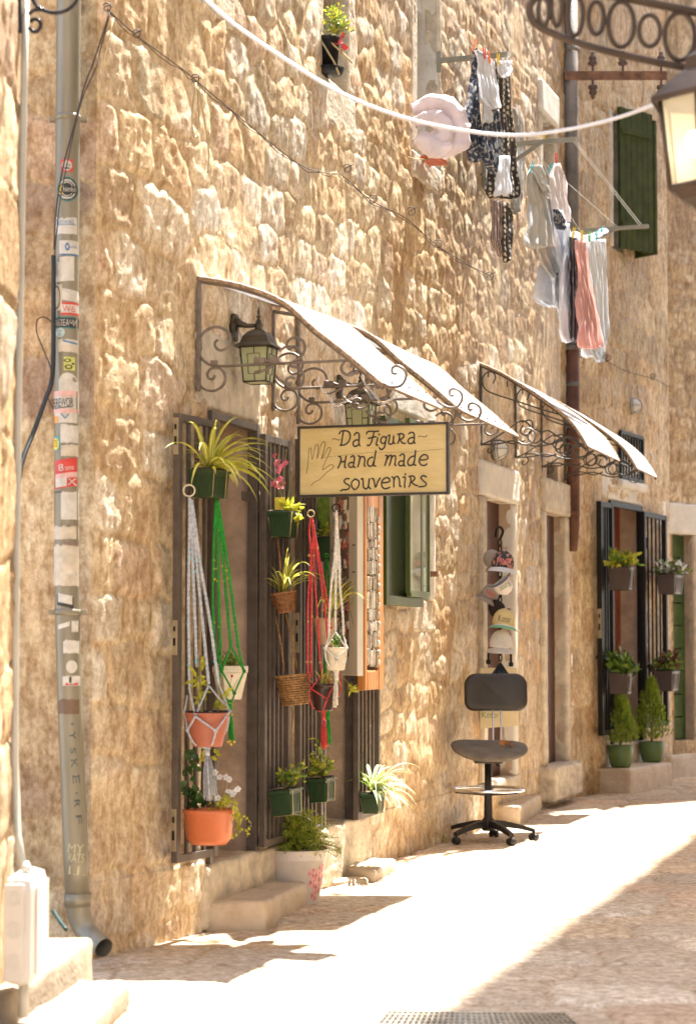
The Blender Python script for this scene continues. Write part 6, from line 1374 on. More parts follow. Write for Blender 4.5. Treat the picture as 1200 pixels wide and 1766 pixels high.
# weeds at the foot of the wall
for i, (x, y, l_) in enumerate(((757, 1452, 'small weed tuft at the wall foot just left of the chair'), (700, 1462, 'small weed tuft at the wall foot right of the sunlit step'), (938, 1392, 'tiny weed tuft beside the square stone step'), (232, 1622, 'low weed tuft at the wall foot near the big downpipe'))):
    q = gp(x, y, .005); m = MB(); m.open = True; rnd = random.Random(200 + i)
    for k in range(26): leafq(m, q + Vector((rnd.gauss(0, .02), rnd.gauss(0, .01), 0)), Vector((rnd.gauss(0, .5), rnd.gauss(0, .5), 1)), rv(rnd), rnd.uniform(.02, .05), .009, .4)
    tag(m.build('weed', M_LEAFY), l_, 'weed', 'weeds at the wall foot')
# ================================================================ swivel chair
CX = gp(842, 1452).to_2d(); kx = .2985
T = Matrix.Translation((CX.x, CX.y, 0)); o = thing('swivel_chair', 'worn grey-brown drafting chair on a black five-arm base by the wall', 'chair', (CX.x, CX.y, 0))
M_BPL = mat('black_plastic', (.016, .014, .012), .45, var=.15, vs_=10)
M_SEAT = mat('faded_grey_fabric', (.16, .135, .11), .8, var=.18, vs_=9, bump=.4, bs=140)
M_BACK = mat('dark_brown_vinyl', (.032, .025, .019), .42, var=.12, vs_=6, bump=.1, bs=90)
for i, a in enumerate((137, 65, -7, -79, -151)):
    d = Vector((math.cos(R(a)), -math.sin(R(a)), 0)); s = Vector((-d.y, d.x, 0)); m = MB(T); pr = [(.02, .125, .028, .030), (.10, .120, .024, .026), (.20, .10, .02, .02), (.28, .078, .019, .017), (.305, .07, .018, .015)]; vs = []
    for (r, z, w, h) in pr: vs += [d * r - s * w + Vector((0, 0, z - h)), d * r - s * w * .7 + Vector((0, 0, z + h * .5)), d * r + s * w * .7 + Vector((0, 0, z + h * .5)), d * r + s * w + Vector((0, 0, z - h))]
    m.add(vs, [(k * 4 + j, k * 4 + (j + 1) % 4, k * 4 + 4 + (j + 1) % 4, k * 4 + 4 + j) for k in range(4) for j in range(4)] + [(0, 1, 2, 3), (16, 17, 18, 19)], smooth=False)
    arm = m.build('base_arm', M_BPL, o); q = d * .298
    m = MB(T); m.tube([q + Vector((0, 0, .02)), q + Vector((0, 0, .075))], .008, 8); ax = Vector((math.cos(a), math.sin(a), 0))
    for e in (-1, 1): m.tube([q + ax * (e * .010) + Vector((0, 0, .024)), q + ax * (e * .028) + Vector((0, 0, .024))], [.024, .022], 14)
    m.tube([q + ax * -.012 + Vector((0, 0, .03)), q + ax * .012 + Vector((0, 0, .03))], .02, 10); m.build('caster', M_BPL, o)
m = MB(T); m.lathe([(0, .07), (.040, .07), (.044, .10), (.042, .14), (.028, .155), (.026, .30), (.026, .31), (.023, .32), (.023, .50), (.0, .5)], 18); m.build('column', M_BPL, o)
m = MB(T); rz = .335; m.tube([(.228 * math.cos(t), .228 * math.sin(t), rz) for t in [k * math.pi / 24 for k in range(48)]], .0115, 10, closed=True); fr_o = m.build('foot_ring', M_CHROME, o)
m = MB(T)
for a in (200, 320, 80): m.box8([(.02 * math.cos(R(a)) - .012 * math.sin(R(a)), .02 * math.sin(R(a)) + .012 * math.cos(R(a)), rz - .04), (.02 * math.cos(R(a)) + .012 * math.sin(R(a)), .02 * math.sin(R(a)) - .012 * math.cos(R(a)), rz - .04), (.225 * math.cos(R(a)) + .01 * math.sin(R(a)), .225 * math.sin(R(a)) - .01 * math.cos(R(a)), rz - .02), (.225 * math.cos(R(a)) - .01 * math.sin(R(a)), .225 * math.sin(R(a)) + .01 * math.cos(R(a)), rz - .02),
    (.02 * math.cos(R(a)) - .012 * math.sin(R(a)), .02 * math.sin(R(a)) + .012 * math.cos(R(a)), rz - .01), (.02 * math.cos(R(a)) + .012 * math.sin(R(a)), .02 * math.sin(R(a)) - .012 * math.cos(R(a)), rz - .01), (.225 * math.cos(R(a)) + .01 * math.sin(R(a)), .225 * math.sin(R(a)) - .01 * math.cos(R(a)), rz - .006), (.225 * math.cos(R(a)) - .01 * math.sin(R(a)), .225 * math.sin(R(a)) + .01 * math.cos(R(a)), rz - .006)])
m.build('ring_bracket', M_BPL, o)
zS = .585; TSx = T @ Matrix.Translation((.008, 0, zS)) @ Matrix.Rotation(R(9), 4, 'X') @ Matrix.Rotation(R(1.5), 4, 'Y')
m = MB(TSx); n = 34; vs = []; fs = []
prof = [(0, -.045), (.30, -.045), (.6, -.036), (.85, -.022), (.97, -.006), (1.0, .006), (.97, .020), (.88, .030), (.7, .036), (.45, .034), (.2, .031), (0, .030)]
for (r, z) in prof:
    for j in range(n):
        a = 2 * math.pi * j / n; ex = 2 / 2.6; cx = math.copysign(abs(math.cos(a)) ** ex, math.cos(a)); sy = math.copysign(abs(math.sin(a)) ** ex, math.sin(a))
        x, y = .250 * r * cx, .215 * r * sy; vs.append((x, y, z - .05 * (x / .25) ** 2 * (-1 if z > 5 else -.35) - (.018 * max(0, -y / .2) ** 2)))
for i in range(len(prof) - 1):
    for j in range(n): fs.append((i * n + j, i * n + (j + 1) % n, (i + 1) * n + (j + 1) % n, (i + 1) * n + j))
m.add(vs, fs, smooth=True); m.build('seat', M_SEAT, o)
m = MB(T); m.box((0, 0, zS - .065), (.18, .16, .03), bev=.006); m.tube([(.05, -.02, zS - .07), (.05, -.2, zS - .09)], .006, 6); m.build('seat_plate', M_BPL, o)
bx = (860 - 842) / 270.0; zB = CAMZ - (1196 - 1112) / 266.5; TBk = T @ Matrix.Translation((bx, .20, zB)) @ Matrix.Rotation(R(-4), 4, 'X')
m = MB(TBk); w, h, rr = .208, .130, .075; out = []
for (cx, cz, a0) in ((w - rr, h - rr, 0), (-(w - rr), h - rr, 90), (-(w - rr * .8), -(h - rr * .8), 180), (w - rr * .8, -(h - rr * .8), 270)):
    r_ = rr if a0 < 180 else rr * .8
    for k in range(8): t = R(a0 + 90 * k / 7); out.append((cx + r_ * math.cos(t), cz + r_ * math.sin(t)))
K = len(out); vs = []; lay = [(-.030, 0), (-.030, .55), (-.027, .88), (-.018, .975), (0, 1.0), (.016, .985), (.024, .93), (.026, .6), (.026, 0)]
for (y, s) in lay:
    for (x, z) in out: vs.append((x * s, y + .028 * (1 - (x * s / w) ** 2) , z * s + (.012 * (abs(x * s) / w) if z < 0 else -.008 * (x * s / w) ** 2)))
m.add(vs, [(i * K + j, i * K + (j + 1) % K, (i + 1) * K + (j + 1) % K, (i + 1) * K + j) for i in range(len(lay) - 1) for j in range(K)], smooth=True); m.build('backrest', M_BACK, o)
for dx in (-.02, .033): m = MB(T); m.tube([(bx + dx, .19, zB - .1), (bx + dx, .185, zS + .02), (bx + dx * .8, .12, zS - .04), (bx + dx * .6, .03, zS - .06)], .0055, 8); m.build('back_rod', M_CHROME, o)
m = MB(); m.open = True; rnd = random.Random(2); q = TSx @ Vector((.11, -.06, .045))
for k in range(5): leafq(m, q + Vector((rnd.uniform(-.02, .02), 0, .004 * k)), Vector((rnd.uniform(-1, 1), rnd.uniform(-1, 1), .3)), rv(rnd), .045, .03, .6)
tag(m.build('dry_leaf', mat('dry_orange_leaf', (.50, .20, .04), .7, var=.3, vs_=40)), 'crumpled orange-brown dry leaf lying on the chair seat', 'leaf')
# ================================================================ caps on a chain
def text_mesh(body, font_h=1.0):
    cu = bpy.data.curves.new('t', 'FONT'); cu.body = body; cu.size = 1.0; cu.align_x = 'CENTER'; cu.align_y = 'CENTER'; cu.resolution_u = 3
    ob = bpy.data.objects.new('t', cu); COL.objects.link(ob); dg = bpy.context.evaluated_depsgraph_get(); me = ob.evaluated_get(dg).to_mesh()
    vs = [v.co.copy() for v in me.vertices]; fs = [list(p.vertices) for p in me.polygons]
    ob.evaluated_get(dg).to_mesh_clear(); bpy.data.objects.remove(ob); bpy.data.curves.remove(cu)
    x0, x1 = min(v.x for v in vs), max(v.x for v in vs); y0, y1 = min(v.y for v in vs), max(v.y for v in vs)
    return [((v.x - (x0 + x1) / 2) / (x1 - x0), (v.y - (y0 + y1) / 2) / (y1 - y0)) for v in vs], fs
Yc = at(860, 1000, 13.95).y
o = thing('hook_chain', 'black hook and chain hanging in the doorway, hung with caps', 'chain', tuple(at(862, 1165, 14.0)))
m = MB(); m.tube(smooth([at(855, 926, 14.0), at(856, 914, 14.0), at(862, 909, 14.0), at(867, 916, 14.0), at(864, 926, 14.0), at(861, 932, 14.0)], 4), .009, 7); m.build('hook', M_BLACK, o)
m = MB(); chain(m, at(862, 930, 14.0), at(863, 1140, 13.92), r=.017, wire=.0055); m.build('links', M_BLACK, o)
def cap(label, px, py, w, rot, c1, c2, c3=None, brim=1, tilt=0.3, text=None, tcol=None, pmat=None, Y=13.85, tpos=(0, .02)):
    # rot: roll in the picture plane, brim points to +x of the cap before the roll
    k = w / 2 / F * Y; q = at(px, py, Y); T = Matrix.Translation(q) @ Matrix.Rotation(rot, 4, 'Y') @ Matrix.Rotation(tilt, 4, 'X')
    o = thing('baseball_cap', label, 'cap', tuple(q), 'caps hung on the doorway chain')
    m = MB(T); n = 20; rings = [(1, -.55), (1.02, -.3), (.98, .05), (.86, .42), (.62, .72), (.32, .90), (0, .96)]; vs = []
    for (r, z) in rings:
        for j in range(n): a = 2 * math.pi * j / n; vs.append((r * k * math.cos(a) * 1.0, r * k * math.sin(a) * .8, z * k + .01 * k * math.sin(a * 5)))
    m.add(vs, [(i * n + j, i * n + (j + 1) % n, (i + 1) * n + (j + 1) % n, (i + 1) * n + j) for i in range(len(rings) - 1) for j in range(n)], smooth=True); m.open = True
    m.build('crown', pmat or cmat('cap_%02d%02d%02d' % tuple(int(c * 99) for c in c1), c1, trans=.05), o, solid=.003)
    m = MB(T); m.sphere((0, 0, .97 * k), .09 * k, 6); m.build('button', cmat('cap_%02d%02d%02d' % tuple(int(c * 99) for c in c2), c2, trans=.05), o)
    b = MB(T); b.open = True; vs = []; n2 = 12
    for i in range(6):
        t = i / 5
        for j in range(n2 + 1):
            a = R(-68 + 136 * j / n2) + math.pi * 1.5; rr = k * (1 + .78 * t * math.cos((j / n2 - .5) * 2.2) ** .7)
            vs.append((rr * math.cos(a), rr * math.sin(a) * 1.0, -.5 * k - .35 * k * t * t + .35 * k * math.cos((j / n2 - .5) * 3) * (0.6) - .2 * k))
    b.add(vs, [(i * (n2 + 1) + j, i * (n2 + 1) + j + 1, (i + 1) * (n2 + 1) + j + 1, (i + 1) * (n2 + 1) + j) for i in range(5) for j in range(n2)], smooth=True)
    b.mi = [0 if f < 3 * n2 or not c3 else 1 for f in range(len(b.f))]
    b.build('brim', [cmat('cap_%02d%02d%02d' % tuple(int(c * 99) for c in c2), c2, trans=.05)] + ([cmat('cap_%02d%02d%02d' % tuple(int(c * 99) for c in c3), c3, trans=.05)] if c3 else []), o, solid=.003)
    if text:
        tv, tf = text_mesh(text); vs = []
        for (x, y) in tv:
            X = x * k * 1.15 + tpos[0] * k; Z = y * k * .62 + tpos[1] * k; a = max(-.97, min(.97, X / (k * 1.0))); rr = .8 * k * math.sqrt(1 - a * a) * (1 if Z < .1 * k else math.sqrt(max(.2, 1 - (Z / k) ** 2)) * 1.03) + .004
            vs.append((X, -rr, Z))
        m = MB(T); m.open = True; m.add(vs, tf); m.build('lettering', mat('cap_ink_%s' % tcol, dict(pink=(.80, .25, .28), green=(.10, .30, .15), dark=(.10, .09, .08), red=(.7, .06, .06))[tcol], .6, var=0), o)
    return o
FLOR = cmat('floral_print', (.03, .05, .06), 'print', (.55, .25, .2), 40, .05)
cap('grey cap hung highest with its brim down', 848, 962, 30, -.45, (.38, .34, .30), (.42, .38, .33), Y=13.95)
cap('dark floral cap lettered MNE', 867, 968, 38, .12, (.1, .1, .1), (.75, .78, .85), pmat=FLOR, text='MNE', tcol='pink', Y=13.78, tilt=.1)
cap('white cap with a red and blue striped brim', 868, 1010, 34, 2.5, (.78, .76, .74), (.62, .04, .04), (.04, .12, .25), text='Kotor', tcol='green', Y=13.78, tilt=-.2)
cap('grey cap with a red patch turned to the door', 846, 1022, 30, .5, (.42, .38, .34), (.36, .32, .28), text='MNE', tcol='red', Y=13.92)
cap('black cap with a red brim', 855, 1048, 28, -.6, (.03, .02, .02), (.60, .02, .03), (.03, .08, .18), Y=13.9)
cap('pale yellow cap with script lettering', 869, 1068, 38, .15, (.72, .60, .30), (.78, .80, .78), (.2, .5, .3), text='Kotor', tcol='dark', Y=13.76, tilt=.0)
cap('white cap hung lowest with its brim downwards', 864, 1105, 38, .05, (.78, .76, .76), (.74, .71, .72), Y=13.82, tilt=.2)
m = MB(); m.open = True; q = at(863, 1142, 13.8); vs = [q]
for j in range(13): a = -.9 + 1.8 * j / 12; vs.append(q + Vector((.085 * math.sin(a) * 1.1, -.03 + .02 * math.cos(j * 2.1), -.11 + .012 * math.cos(j * 1.7))))
m.add(vs, [(0, j + 1, j + 2) for j in range(12)], smooth=True); tag(m.build('cloth_bag', cmat('navy_cloth', (.03, .045, .07), trans=.05), solid=.006), 'small dark navy cloth bag hanging at the end of the chain', 'bag')
# cardboard notice behind the chair
o = thing('cardboard_notice', 'cream cardboard notice with green handwriting behind the chair backrest', 'notice', tuple(at(860, 1257, 13.9)))
a, b, c_, d_ = at(828, 1257, 13.9), at(893, 1252, 14.0), at(891, 1152, 14.0), at(828, 1152, 13.9); th = Vector((0, .012, 0))
m = MB(); m.box8([a, b, b + th, a + th, d_, c_, c_ + th, d_ + th]); m.build('card', mat('cream_cardboard', (.66, .56, .35), .75, var=.06), o)
tv, tf = text_mesh('Kotor'); m = MB(); m.open = True; m.add([at(846 + x * 30, 1233 - y * 11, 13.9) + Vector((0, -.006, 0)) for x, y in tv], tf); m.build('handwriting', mat('green_marker', (.12, .25, .10), .6, var=0), o)
for x, y in ((842, 1142), (881, 1146)): m = MB(); q = at(x, y, 13.9); m.box(q, (.03, .03, .03), bev=.004); m.tube([q, q + Vector((0, 0, .08))], .008, 6); m.build('clamp', M_BLACK, o)
# ================================================================ big downpipe with stickers
Yp = 8.13; RP = 21.3 / F * Yp
axis = [(-60, 119), (0, 118.5), (200, 117), (500, 115), (800, 114.5), (1000, 115), (1100, 117), (1200, 120), (1350, 126), (1480, 131), (1556, 134)]
def axp(y):
    for (a, b) in zip(axis, axis[1:]):
        if y <= b[0]: t = (y - a[0]) / (b[0] - a[0]); return a[1] + (b[1] - a[1]) * t
    return axis[-1][1]
DP = thing('downpipe', 'thick grey-green downpipe covered in stickers and graffiti at the wall corner', 'downpipe', tuple(at(134, 1600, Yp)))
M_PIPE = mat('grey_green_zinc', (.25, .225, .165), .38, metal=.25, var=.12, vs_=5, bump=.1, bs=12, stretch=(3, 3, .35))
m = MB(); m.tube([at(x, y, Yp) for y, x in axis], RP, 28); m.build('pipe', M_PIPE, DP)
m = MB(); p0 = at(134, 1550, Yp); m.tube(smooth([p0, at(137, 1578, Yp), at(148, 1606, Yp - .02), at(166, 1625, Yp - .08), at(179, 1636, Yp - .12)], 5), [RP * (1.04 - .012 * i) for i in range(21)], 24, cap=False); m.tube([p0 + Vector((0, 0, .02)), p0 - Vector((0, 0, .03))], RP * 1.09, 24); m.build('outlet_elbow', M_PIPE, DP)
for y in (203, 1056): 
    q = at(axp(y), y, Yp); m = MB(); m.tube([q + Vector((0, 0, .012)), q - Vector((0, 0, .012))], RP * 1.07, 28); m.box(q + Vector((RP * 1.25, .02, 0)), (.03, .03, .02), bev=.003); m.box(q + Vector((-RP * 1.25, .02, 0)), (.03, .03, .02), bev=.003); m.build('pipe_clamp', M_PIPE, DP)
def onp(px, py, lift=.0008):
    a = max(-.999, min(.999, (px - axp(py)) / 21.3)); q = at(axp(py), py, Yp); r = RP + lift; return q + Vector((r * a, -r * math.sqrt(1 - a * a), 0))
def pcol(c): return mat('sticker_%02d%02d%02d' % tuple(int(x * 99) for x in c), c, .5, var=.10, vs_=30)
def rectp(x0, x1, y0, y1, lift, m, mi=0, sk=0.0, jag=0.0, rs=None):
    nx, ny = 9, max(2, int((y1 - y0) / 6)); vs = []; rs = rs or random.Random(int(x0 + y0))
    for j in range(ny + 1):
        for i in range(nx + 1):
            x = x0 + (x1 - x0) * i / nx; y = y0 + (y1 - y0) * j / ny + sk * (i / nx - .5)
            if jag and j == 0: y += rs.uniform(0, jag)
            if jag and j == ny: y -= rs.uniform(0, jag * .4)
            vs.append(onp(x, y, lift))
    m.m = mi; m.add(vs, [(j * (nx + 1) + i, (j + 1) * (nx + 1) + i, (j + 1) * (nx + 1) + i + 1, j * (nx + 1) + i + 1) for j in range(ny) for i in range(nx)], smooth=True)
def discp(cx, cy, rx, ry, lift, m, mi=0, r0=0.0, a0=0, a1=360):
    n = 24; vs = []; rings = (r0, (r0 + 1) / 2, 1)
    for r in rings:
        for j in range(n + 1): a = R(a0 + (a1 - a0) * j / n); vs.append(onp(cx + rx * r * math.cos(a), cy + ry * r * math.sin(a), lift))
    m.m = mi; m.add(vs, [(i * (n + 1) + j, i * (n + 1) + j + 1, (i + 1) * (n + 1) + j + 1, (i + 1) * (n + 1) + j) for i in range(2) for j in range(n)], smooth=True)
def textp(body, cx, cy, w, h, lift, m, mi=0, rot=0.0):
    tv, tf = text_mesh(body); c_, s_ = math.cos(rot), math.sin(rot); m.m = mi
    m.add([onp(cx + (x * w) * c_ + (y * h) * s_, cy + (x * w) * s_ - (y * h) * c_, lift) for x, y in tv], tf)
W_ = (.60, .58, .53); BLU = (.06, .18, .38); RED = (.62, .06, .05); BK = (.03, .03, .03); YEL = (.80, .62, .06); TEA = (.03, .20, .20); PNK_ = (.72, .45, .42); TAN = (.58, .52, .42)
def sticker(shapes, label=None):
    cols = []; m = MB(); m.open = True
    for k, s in enumerate(shapes):
        kind, col = s[0], s[1]
        if col not in cols: cols.append(col)
        mi = cols.index(col); lift = .0009 + .0005 * k
        if kind == 'r': rectp(*s[2:6], lift, m, mi, *(s[6:]))
        elif kind == 'd': discp(*s[2:6], lift, m, mi, *(s[6:]))
        elif kind == 't': textp(s[2], *s[3:7], lift, m, mi, *(s[7:]))
    ob = m.build('sticker', [pcol(c) for c in cols], DP)
    if label: ob['label'] = label
sticker([('r', RED, 108, 128, 279, 300), ('d', W_, 118, 289.5, 8.5, 9), ('t', BK, 'KURSK', 118, 288.5, 14, 4.5), ('r', BK, 113, 123, 293, 295.5)], 'red square sticker with a white disc')
sticker([('d', TEA, 118.5, 330, 18, 21.5), ('d', BK, 118.5, 330, 16.5, 19.5), ('d', W_, 118.5, 330, 14.5, 17, .86), ('d', W_, 118.5, 330, 10.5, 12.5, .88), ('r', BK, 106, 132, 324, 337), ('t', YEL, 'K', 108.5, 330.5, 8, 15), ('t', W_, 'himki', 121.5, 330, 18, 9), ('t', W_, 'BROT', 118, 316, 14, 4.5), ('t', W_, 'SUPPORT', 118.5, 345, 17, 4)], 'round black and teal sticker reading Khimki')
sticker([('r', W_, 97, 134, 377, 408, 0, 5), ('t', BLU, 'HERTHA BSC', 115, 386, 30, 6), ('r', BLU, 101, 132, 390, 391.2), ('r', BLU, 100.5, 102, 380, 404)])
sticker([('r', W_, 105, 136, 418, 441), ('d', BLU, 119, 429, 4, 7, .45), ('t', BLU, 'sunny', 128, 429.5, 12, 4), ('r', BLU, 108, 136, 441, 443.5)])
sticker([('r', W_, 94.5, 130, 446, 488, -3), ('t', BK, 'IEEE', 101, 451, 9, 6), ('t', BK, 'EON', 98.5, 468, 7, 26)])
sticker([('r', TAN, 94.5, 110, 493, 538), ('d', BK, 99, 515, 8, 21, .84)]); sticker([('r', W_, 110, 136, 502, 522, 4), ('r', W_, 126, 136, 506, 520)])
sticker([('r', RED, 108, 136, 524, 546), ('r', W_, 108, 136, 528, 542), ('t', RED, 'W6', 121, 535, 20, 11)])
sticker([('r', TEA, 94, 136, 549, 569), ('r', BK, 94, 136, 551, 567), ('t', W_, 'АБІЕАЧИ', 115, 559, 37, 11)], 'black and teal band with white letters')
sticker([('d', (.48, .62, .60), 106.5, 576, 8, 8.5), ('t', BLU, 'DON', 106.5, 573.5, 8, 3.5), ('t', BLU, 'sc', 106.5, 579, 5, 3)]); sticker([('r', TAN, 103, 135, 587, 610, 2, 3), ('r', W_, 108, 135, 588, 598), ('r', BLU, 111, 134, 591, 594, 5)])
sticker([('r', (.58, .60, .16), 113, 131, 618, 641), ('d', BK, 119, 624, 6, 3, .6), ('d', BK, 121, 635, 6.5, 4, .6), ('r', BK, 126, 130, 628, 631)])
sticker([('d', W_, 119.5, 661, 15.5, 16), ('r', W_, 104.5, 135, 660, 676)]); sticker([('r', W_, 94.5, 136, 676, 714), ('r', PNK_, 94.5, 136, 676, 686), ('r', PNK_, 94.5, 136, 707, 714), ('t', BK, 'EREWOR', 112, 696, 33, 15, -.05), ('r', BK, 97, 127, 704, 705.5, -3)], 'pink and white tag sticker with black scrawl')
sticker([('r', W_, 96, 134, 714, 731), ('r', (.70, .34, .08), 96, 104, 719, 731), ('t', BLU, 'V', 115, 720, 16, 9)]); sticker([('r', W_, 107, 135, 732, 766, 0, 4)])
sticker([('d', (.05, .35, .38), 99, 766, 8, 12.5), ('d', YEL, 98.5, 767, 6, 10), ('t', BK, 'ZS', 98.5, 766, 7, 12)]); sticker([('r', TAN, 108, 135, 767, 789, 0, 4)])
sticker([('r', RED, 97, 134, 793, 842, -6), ('r', PNK_, 98, 134, 817, 826, -5), ('t', W_, '8', 108, 808, 9, 12, -.15), ('t', W_, 'sms', 122, 809, 14, 6, -.15), ('r', W_, 99, 118, 826, 841, -3), ('t', W_, 'X', 126, 832, 14, 12)], 'torn red and white sticker')
sticker([('r', W_, 108, 136, 848, 898, 0, 3), ('r', TAN, 95, 136, 906, 932, 0, 5), ('r', TAN, 95, 136, 938, 1012, 0, 6), ('r', BK, 96, 110, 849, 851), ('r', (.25, .18, .14), 113, 135, 936, 942, 2)])
sticker([('t', (.22, .17, .13), 'W', 121, 915, 26, 22), ('t', (.22, .17, .13), 'm', 112, 949, 14, 12)])
sticker([('d', W_, 122, 991, 12.5, 10.5), ('d', BK, 122, 991, 11, 9), ('d', W_, 124, 988, 4, 5), ('t', W_, 'RIGHTS', 122, 996, 12, 2.6)], 'small black oval sticker with a white portrait')
sticker([('r', BK, 101, 129, 1028, 1047, 6), ('r', W_, 103, 127, 1026, 1041, 5)]); sticker([('r', W_, 103, 123, 1075, 1083, -6)]); sticker([('r', W_, 126, 136, 1070, 1091, 0, 3)])
sticker([('r', W_, 112, 137, 1102, 1128, 0, 5)]); sticker([('d', W_, 126, 1150, 9, 11)]); sticker([('r', W_, 111, 139, 1165, 1183, 0, 2), ('r', RED, 116, 136, 1177, 1182, 0, 4), ('r', BK, 122, 126, 1166, 1178, 0, 3)])
sticker([('r', (.16, .10, .06), 102, 138, 1204, 1232, 0, 6)], 'brown stain band')
GI = (.05, .07, .075); m_g = [('t', GI, s_, axp(y) + dx, y, w, h, 1.5) for s_, y, dx, w, h in ((',', 1248, 5, 4, 5), ('Y', 1268, 5, 14, 11), ('S', 1294, 5, 10, 9), ('K', 1316, 6, 14, 10), ('E', 1343, 8, 14, 11), ('.', 1367, 8, 3, 4), ('R', 1385, 8, 13, 9), ('F', 1412, 10, 15, 9))]
for s_ in m_g:
    m = MB(); m.open = True; textp(*s_[2:7], .0012, m, 0, s_[7]); m.build('graffiti_letter', pcol(GI), DP)
m = MB(); m.open = True
for k, (s_, y) in enumerate((('MY', 1462), ('RATS', 1478), ('LL', 1500))): textp(s_, axp(y) + 3, y, 26, 15, .0012, m, 0, .1)
m.build('scratched_letters', pcol((.50, .46, .28)), DP)
# ================================================================ near left: conduit, meter box, scroll bracket
M_COND = mat('cream_conduit', (.52, .50, .42), .45, var=.06)
o = thing('conduit', 'pale plastic conduit running up the near wall corner at the left', 'pipe', tuple(at(26, 1495, 6.56)))
m = MB(); m.tube([at(45, -30, 6.56), at(41, 150, 6.56), at(36, 400, 6.56), at(31, 700, 6.56), at(27, 1000, 6.56), at(25, 1300, 6.56), at(30, 1440, 6.54), at(42, 1505, 6.45)], .0125, 12); m.build('tube', M_COND, o)
for y in (20, 520, 1010): q = at(43 - y * .017, y, 6.56); m = MB(); m.box(q + Vector((-.02, 0, 0)), (.05, .03, .02), bev=.004); m.build('clip', M_COND, o)
o = thing('meter_box', 'white rounded plastic junction box with ring knockouts at the lower left', 'junction box', (-.99, 6.3, .24))
x0, x1, y0, y1 = -1.035, -.942, 6.15, 6.46; z0 = CAMZ - (1696 - 1112) / F * 6.15; z1 = CAMZ - (1508 - 1112) / F * 6.15
M_MBOX = mat('white_abs_plastic', (.55, .53, .49), .35, var=.03)
m = MB(); m.box(((x0 + x1) / 2, (y0 + y1) / 2, (z0 + z1) / 2), (x1 - x0, y1 - y0, z1 - z0), bev=.044); m.build('housing', M_MBOX, o)
m = MB(); m.box(((x0 + x1) / 2 - .012, y0 - .001, (z0 + z1) / 2 - .002), (.060, .012, z1 - z0 - .04), bev=.012); m.build('side_panel', M_MBOX, o)
for zz in (.80, .52, .24):
    m = MB()
    for r_ in (.012, .021): q = Vector(((x0 + x1) / 2 - .012, y0 - .007, z0 + (z1 - z0) * zz)); m.tube([q + Vector((r_ * math.cos(t), 0, r_ * math.sin(t))) for t in [k * .3142 for k in range(20)]], .0018, 5, closed=True)
    m.build('knockout', M_MBOX, o)
m = MB(); m.lathe([(0, 0), (.016, 0), (.016, .018), (.012, .024), (.006, .035), (0, .036)], 12, ((x0 + x1) / 2 + .008, y0 + .1, z1)); m.build('top_gland', M_MBOX, o)
m = MB(); m.tube([((x0 + x1) / 2 + .006, y0 + .08, z0 + .01), ((x0 + x1) / 2 + .006, y0 + .08, z0 - .10)], .016, 12); m.build('bottom_conduit', M_COND, o)
m = MB(); zz = z0 + .33 * (z1 - z0); m.box((x1 + .002, (y0 + y1) / 2, (z0 + z1) / 2), (.008, (y1 - y0) * .72, (z1 - z0) * .8), bev=.003); m.build('lid', M_MBOX, o)
o = thing('scroll_bracket', 'black iron scroll bracket at the top left corner', 'bracket', tuple(at(40, 50, 6.4)))
for q in ([(34, -20), (34, 20), (35, 56)], [(50, -25), (58, 2), (72, 15), (92, 21), (112, 18), (128, 6), (136, -12), (138, -25)], [(50, 24), (56, 18), (66, 15), (76, 16)], [(50, 46), (56, 53), (64, 53), (70, 44), (68, 35), (60, 32), (54, 34), (56, 37)]):
    m = MB(); m.tube([at(x, y, 6.4) for x, y in [(p.x, p.y) for p in smooth([Vector(p) for p in q], 4)]], .0065, 8); m.build('scroll', mat('glossy_black_iron', (.03, .03, .04), .25, metal=.6, var=0), o)
# ================================================================ street lamp, near and out of focus
YL = 6.0; o = thing('street_lamp', 'lit iron street lantern on an openwork scroll arm at the upper right', 'street lamp', tuple(at(1212, 345, YL)))
M_LIRON = mat('brown_black_iron', (.085, .055, .036), .5, metal=.3, var=.2)
low = [(945, -30), (918, 0), (913, 22), (925, 42), (960, 60), (1020, 80), (1100, 100), (1200, 119), (1330, 140)]; up = [(930, -25), (980, -18), (1060, -8), (1130, 6), (1200, 20), (1330, 44)]
for q, r_ in ((low, .012), (up, .014)): m = MB(); m.tube(smooth([at(x, y, YL + .1) for x, y in q], 5), r_, 8); m.build('arm_rail', M_LIRON, o)
for (cx, cy, rx, ry) in ((937, 18, 9, 26), (960, 8, 9, 36), (991, 24, 14, 36), (1028, 30, 13, 28), (1071, 41, 22, 39), (1120, 52, 18, 27), (1172, 62, 26, 41), (1226, 74, 20, 30)):
    m = MB(); m.tube([at(cx + rx * math.cos(t), cy + ry * math.sin(t), YL + .1) for t in [k * math.pi / 14 for k in range(28)]], .0075, 7, closed=True); m.build('ring', M_LIRON, o)
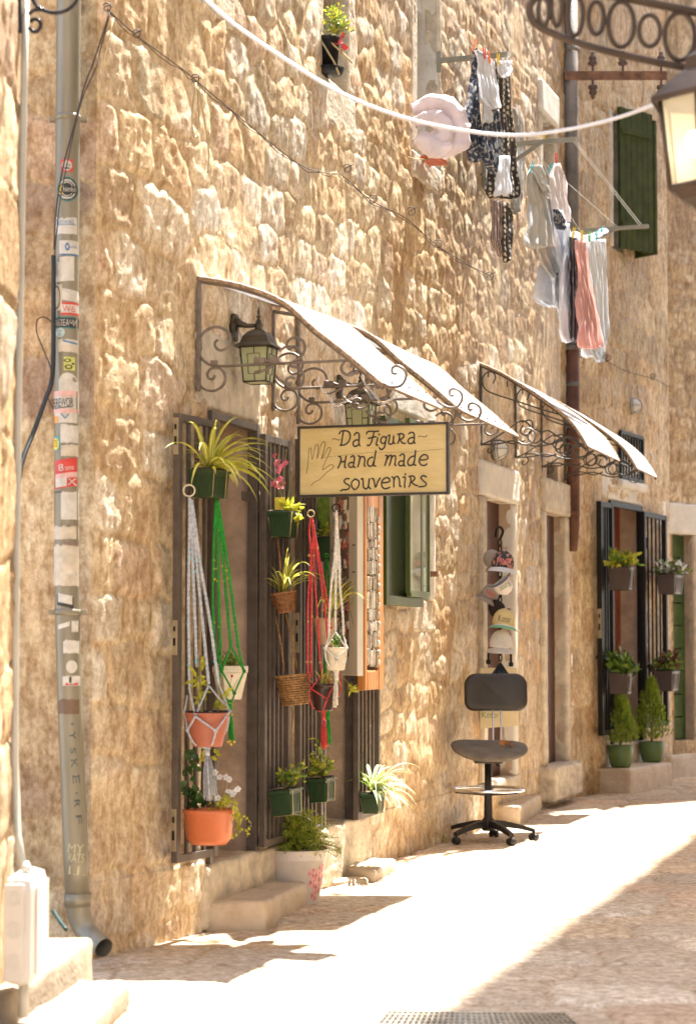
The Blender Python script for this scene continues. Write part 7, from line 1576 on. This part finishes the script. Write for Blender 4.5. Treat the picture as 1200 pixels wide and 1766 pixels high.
cL = at(1214, 250, YL); k = YL / F
def hexa(r, z): return [(cL.x + r * math.cos(R(60 * j + 12)), cL.y + r * math.sin(R(60 * j + 12)), z) for j in range(6)]
zt_, zb_ = at(1214, 178, YL).z, at(1214, 325, YL).z; rt, rb = 80 * k, 63 * k
m = MB(); vs = []; prof = [(rt * 1.22, zt_ - .004), (rt * 1.22, zt_ + .010), (rt * .95, zt_ + .045), (rt * .62, zt_ + .085), (rt * .45, zt_ + .10), (rt * .40, zt_ + .14), (rt * .2, zt_ + .16), (.012, zt_ + .2)]
for r_, z in prof: vs += hexa(r_, z)
m.add(vs, [(i * 6 + j, i * 6 + (j + 1) % 6, i * 6 + 6 + (j + 1) % 6, i * 6 + 6 + j) for i in range(len(prof) - 1) for j in range(6)]); m.build('lamp_roof', M_LIRON, o)
m = MB(); a_, b_ = hexa(rt, zt_), hexa(rb, zb_)
for j in range(6): m.tube([a_[j], b_[j]], .008, 6); m.tube([b_[j], b_[(j + 1) % 6]], .008, 6)
vs = []
for r_, z in ((rb * 1.02, zb_), (rb * .7, zb_ - .035), (rb * .3, zb_ - .055), (.018, zb_ - .10), (.005, zb_ - .13)): vs += hexa(r_, z)
m.add(vs, [(i * 6 + j, i * 6 + (j + 1) % 6, i * 6 + 6 + (j + 1) % 6, i * 6 + 6 + j) for i in range(4) for j in range(6)]); m.build('lamp_frame', M_LIRON, o)
MG = mat('amber_lamp_glass', (.85, .74, .50), .35, var=.05, alpha=.45, emit=(1.0, .82, .52, .12))
for j in range(6): m = MB(); m.open = True; m.add([a_[j], a_[(j + 1) % 6], b_[(j + 1) % 6], b_[j]], [(0, 1, 2, 3)]); m.build('glass_pane', MG, o)
m = MB(); m.sphere(at(1204, 246, YL), .040, 12); m.build('bulb', mat('glowing_bulb', (1, .95, .85), .4, var=0, emit=(1.0, .90, .72, 6.0)), o)
m = MB(); m.tube([at(1214, -40, YL + .1), Vector((cL.x, cL.y, zt_ + .2))], .010, 8); m.build('hanging_rod', M_LIRON, o)
